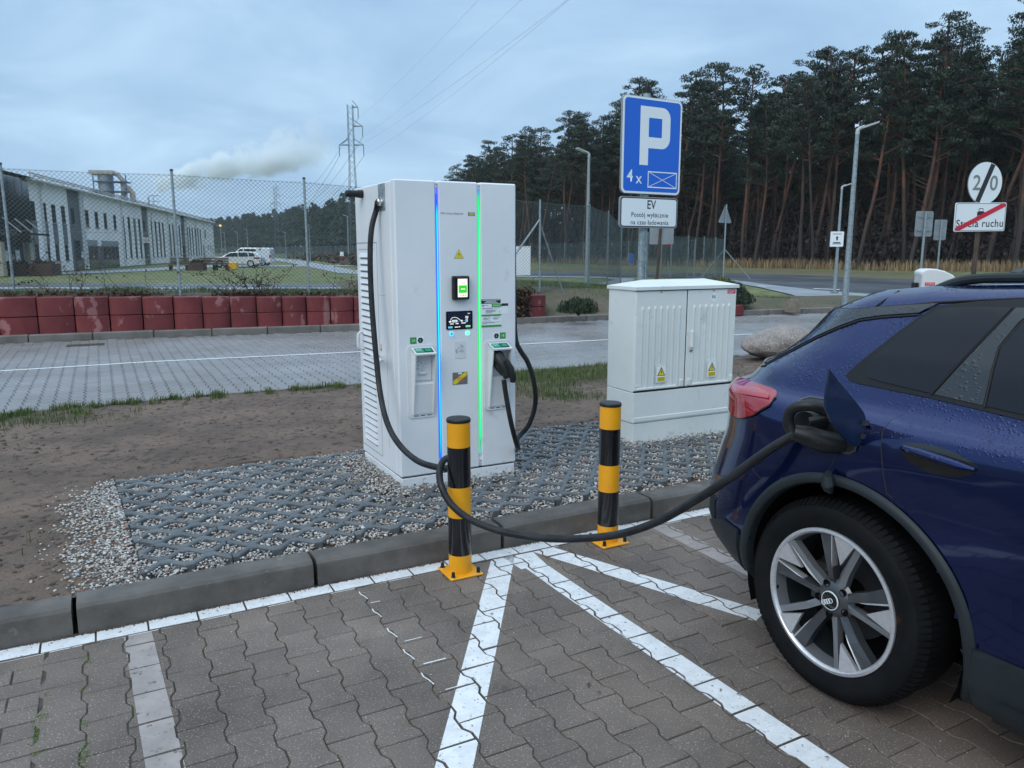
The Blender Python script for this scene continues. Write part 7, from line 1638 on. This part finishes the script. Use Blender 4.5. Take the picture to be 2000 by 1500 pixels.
FLP = [(1.124, 1.233), (1.130, 1.184), (1.134, 1.135), (1.127, 1.102), (1.083, 1.050), (1.029, 1.007), (.985, .970), (.963, .959), (.945, .960), (.934, .975), (.927, .998), (.925, 1.047), (.936, 1.072), (.971, 1.110), (1.015, 1.148), (1.070, 1.192)]
mb = MB(); n = len(FLP); bulge = lambda y, z: .014 * math.sin(max(0, min(1, (y - .92) / .21)) * math.pi)
mb.add([L3(.086 - bulge(y, z), y, z) for y, z in FLP] + [L3(.093 - bulge(y, z), y, z) for y, z in FLP], [(i, (i + 1) % n, n + (i + 1) % n, n + i) for i in range(n)] + [tuple(range(n, 2 * n))] + [tuple(range(n))[::-1]]); fl = obj('charging_flap', mb, 'flap_inner', car, smooth=30)
mb = MB(); mb.box(.080, -.942, 1.030, .100, -.920, 1.046); mb.box(.080, -.942, .985, .100, -.920, 1.0); obj('hinge', mb, 'rim_dark', fl)
mb = MB(); mb.tube([L3(-.012, .955, .845), L3(-.004, .975, .828), L3(.004, .975, .805), L3(.002, .962, .780)], [.010, .021, .020, .011], 10); cp = obj('port_cap', mb, 'cladding', car); mb = MB(); mb.tube([L3(-.010, .958, .840), L3(-.026, .966, .825), L3(-.030, .962, .795), L3(-.020, .955, .775)], .006, 8); obj('cap_strap', mb, 'cladding', cp)
CM = Matrix.Translation(car.location) @ Matrix.Rotation(R(-61), 4, 'Z')
def cw(X, Y, Z): return tuple(CM @ Vector((X, -Y, Z)))
mb = MB(); mb.tube([cw(-.095, .915, 1.015), cw(-.090, .965, 1.012), cw(-.085, 1.00, 1.006)], [.050, .050, .046], 16); mb.tube([cw(.010, .93, .945), cw(-.02, .985, .955), cw(-.055, 1.03, .975), cw(-.085, 1.06, .985)], [.034, .040, .036, .026], 12); pc = obj('plug', mb, 'black_plastic', cb, smooth=50)
mb = MB(); mb.tube(spline([cw(-.005, .985, 1.060), cw(-.035, 1.035, 1.082), cw(-.075, 1.062, 1.075), cw(-.100, 1.068, 1.050), cw(-.105, 1.066, 1.015), cw(-.095, 1.060, .985)], 4), [.020] * 3 + [.019] * 14 + [.019] * 4, 10); obj('grip', mb, 'black_plastic', pc, smooth=50)
mb = MB(); mb.tube([cw(-.045, 1.035, 1.030), cw(-.005, .985, 1.048)], .011, 8); obj('release_bar', mb, 'cladding', pc)
mb = MB(); mb.tube([cw(-.038, 1.00, 1.062), cw(-.050, 1.004, 1.060)], .0045, 8); obj('status_light', mb, 'led_dot_g', pc)
mb = MB(); mb.tube([cw(-.012, 1.018, .958), cw(-.040, 1.044, .970)], .012, 6); obj('maker_plate', mb, 'cladding', pc)
# door handle
HR = [(.222, .989), (.238, 1.000), (.267, 1.008), (.332, 1.012), (.397, 1.007), (.449, .991), (.468, .976), (.456, .955), (.424, .938), (.382, .930), (.333, .928), (.274, .941), (.240, .965)]
hr = patch('handle_recess', HR, .0055, 'black_gloss', d1, .02, skirt=.004)
mb = MB(); hb = [(.232, .985), (.25, .990), (.30, .990), (.36, .984), (.42, .977), (.462, .972)]; mb.tube([L3(x, float(YSc(x, z)) + [.006, .018, .026, .026, .020, .008][i], z) for i, (x, z) in enumerate(hb)], [.006, .011, .013, .014, .013, .006], 10); obj('handle', mb, 'car_blue', d1)
patch('handle_recess', HR and [(x + .98, z - .01) for x, z in HR], .0055, 'black_gloss', d2, .04)
# door mirror, head lamps (out of frame)
mb = MB(); mb.box(1.83, -1.03, 1.06, 1.97, -.88, 1.20, .04); obj('door_mirror', mb, 'car_blue', car)
for sg in (1, -1): patch('head_light', [(3.15, .78), (3.2, .86), (3.45, .84), (3.52, .76), (3.3, .74)], .008, 'dark_glass', sgn=sg, dens=.05)

# ------------------------------------------------------------ wheels
def wheel():
    w = bpy.data.objects.new('wheel', None); COL.objects.link(w); w.parent = car
    Tw = Matrix.Rotation(R(90), 4, 'X')                 # lathe axis -> outwards (local -y)
    def lat(name, prof, n, mat, parent=w, sm=40, caps=False): mb = MB(); mb.T = Tw; mb.lathe(prof, n, caps=caps); return obj(name, mb, mat, parent, smooth=sm)
    ty = lat('tyre', [(.262, -.005), (.268, .004), (.280, .008), (.300, .014), (.322, .015), (.342, .008), (.354, -.006), (.361, -.022), (.3645, -.045), (.366, -.12), (.3645, -.20), (.356, -.235), (.33, -.25), (.26, -.24)], 96, 'tyre')
    mb = MB(); mb.T = Tw
    for i in range(96):
        a = 2 * math.pi * i / 96; c, s = math.cos(a), math.sin(a); tx, tz = -s, c
        for (r0, z0_, r1, z1_) in ((.345, .0075, .3675, -.026), (.3655, -.030, .3690, -.07)):
            w_ = .0082
            pts4 = [(r0 * c - tx * w_, r0 * s - tz * w_, z0_), (r0 * c + tx * w_, r0 * s + tz * w_, z0_), (r1 * c + tx * w_, r1 * s + tz * w_, z1_), (r1 * c - tx * w_, r1 * s - tz * w_, z1_)]
            e_ = .0018; lift = [(x + e_ * c, y + e_ * s, z + e_ * .5) for x, y, z in pts4]
            mb.add(pts4 + lift, [(4, 5, 6, 7), (0, 1, 5, 4), (1, 2, 6, 5), (2, 3, 7, 6), (3, 0, 4, 7)])
    tb_ = obj('tread_blocks', mb, 'tyre', ty, smooth=None); tb_['kind'] = 'stuff'
    rim = lat('rim', [(.2635, -.002), (.2625, .006), (.252, .008), (.246, .003), (.2435, -.004)], 96, 'rim_bright')
    lat('rim_barrel', [(.2435, -.004), (.240, -.02), (.234, -.05)], 64, 'rim_mid', rim); lat('rim_inner', [(.234, -.05), (.226, -.19)], 48, 'cladding', rim)
    lat('brake_disc', [(.06, -.13), (.165, -.13), (.165, -.15)], 48, 'disc', rim, 40); lat('back_plate', [(.001, -.165), (.235, -.165)], 40, 'void', rim)
    mb = MB(); mb.box(.06, .105, .10, .17, .15, .165, .01); mb2 = MB(); mb2.box(-.165, .09, -.08, -.075, .16, .08, .02); obj('brake_caliper', mb2, 'rim_dark', rim)
    def wedge(poly, z_out, z_in, name, mat, ang, ch=.0015):   # poly of (radial, tangential, height) tops
        mb = MB(); c, s = math.cos(ang), math.sin(ang); T = lambda r, t, z: (r * c - t * s, -z, r * s + t * c)
        n = len(poly); top = [T(r, t, z) for r, t, z in poly]; bot = [T(r, t, z - z_in) for r, t, z in poly]
        mb.add(top + bot, [tuple(range(n)), tuple(range(n, 2 * n))[::-1]] + [(i, n + i, n + (i + 1) % n, (i + 1) % n) for i in range(n)]); return obj(name, mb, mat, rim, smooth=None)
    for q in range(5):
        a = R(80 + 72 * q)
        # broad dark spoke, bright wedge at the rim, narrow grey spoke
        wedge([(.040, .002, -.030), (.056, .034, -.030), (.150, .066, -.012), (.240, .106, -.004), (.246, .052, -.002), (.150, .030, -.005), (.085, .012, -.014)][::-1], 0, .035, 'spoke', 'rim_dark', a)
        wedge([(.120, .0225, -.0080), (.150, .0305, -.0040), (.246, .0530, .0005), (.246, .0470, .0015), (.150, .0265, -.0035)][::-1], 0, .03, 'spoke_edge', 'rim_bright', a)
        wedge([(.150, -.008, -.004), (.244, -.046, .004), (.2495, .0, .0045), (.245, .036, .004)], 0, .014, 'bright_wedge', 'rim_bright', a)
        wedge([(.050, -.030, -.030), (.120, -.040, -.018), (.240, -.072, -.006), (.243, -.050, -.002), (.120, -.014, -.010), (.060, -.004, -.024)], 0, .030, 'spoke', 'rim_mid', a)
    lat('hub', [(.001, -.016), (.036, -.016), (.060, -.022), (.078, -.040)], 40, 'rim_dark', rim)
    for q in range(5):
        a = R(46 + 72 * q); mb = MB(); mb.T = Matrix.Translation((.060 * math.cos(a), .021, .060 * math.sin(a))) @ Tw
        mb.lathe([(.0135, 0), (.0135, .003), (.0115, .003), (.0105, -.004), (.001, -.004)], 14); obj('lug_hole', mb, 'void', rim)
    cap_ = lat('centre_cap', [(.0335, -.018), (.0335, -.008), (.031, -.0065), (.001, -.0065)], 36, 'black_gloss', rim); lat('cap_ring', [(.0345, -.010), (.034, -.0055), (.0318, -.0055)], 36, 'sign_white', cap_)
    mb = MB(); Rr = Matrix.Rotation(R(-30), 4, 'Y')
    for i in range(4):
        cx = (i - 1.5) * .0108; mb.tube([tuple(Rr @ Vector((cx + .0082 * math.cos(b), .0052 - .0135 + .0002 * i, .0082 * math.sin(b)))) for b in np.linspace(0, 2 * math.pi, 20)[:-1]], .0011, 5, close=True)
    obj('ring_emblem', mb, 'sign_white', cap_)
    mb = MB(); mb.T = Matrix.Rotation(R(0), 4, 'Y'); mb.tube([(-.225, -.004, -.03), (-.215, -.018, -.032)], .004, 6); obj('valve', mb, 'void', rim)
    return w
w0 = wheel(); w0.location = (-.010, -.912, .362)
for X, sg in ((WB_, 1), (-.01, -1), (WB_, -1)):
    c = dup(w0, car); c.location = (X, -.912 * sg, .362); c.rotation_euler = (0, 0, 0 if sg > 0 else math.pi)
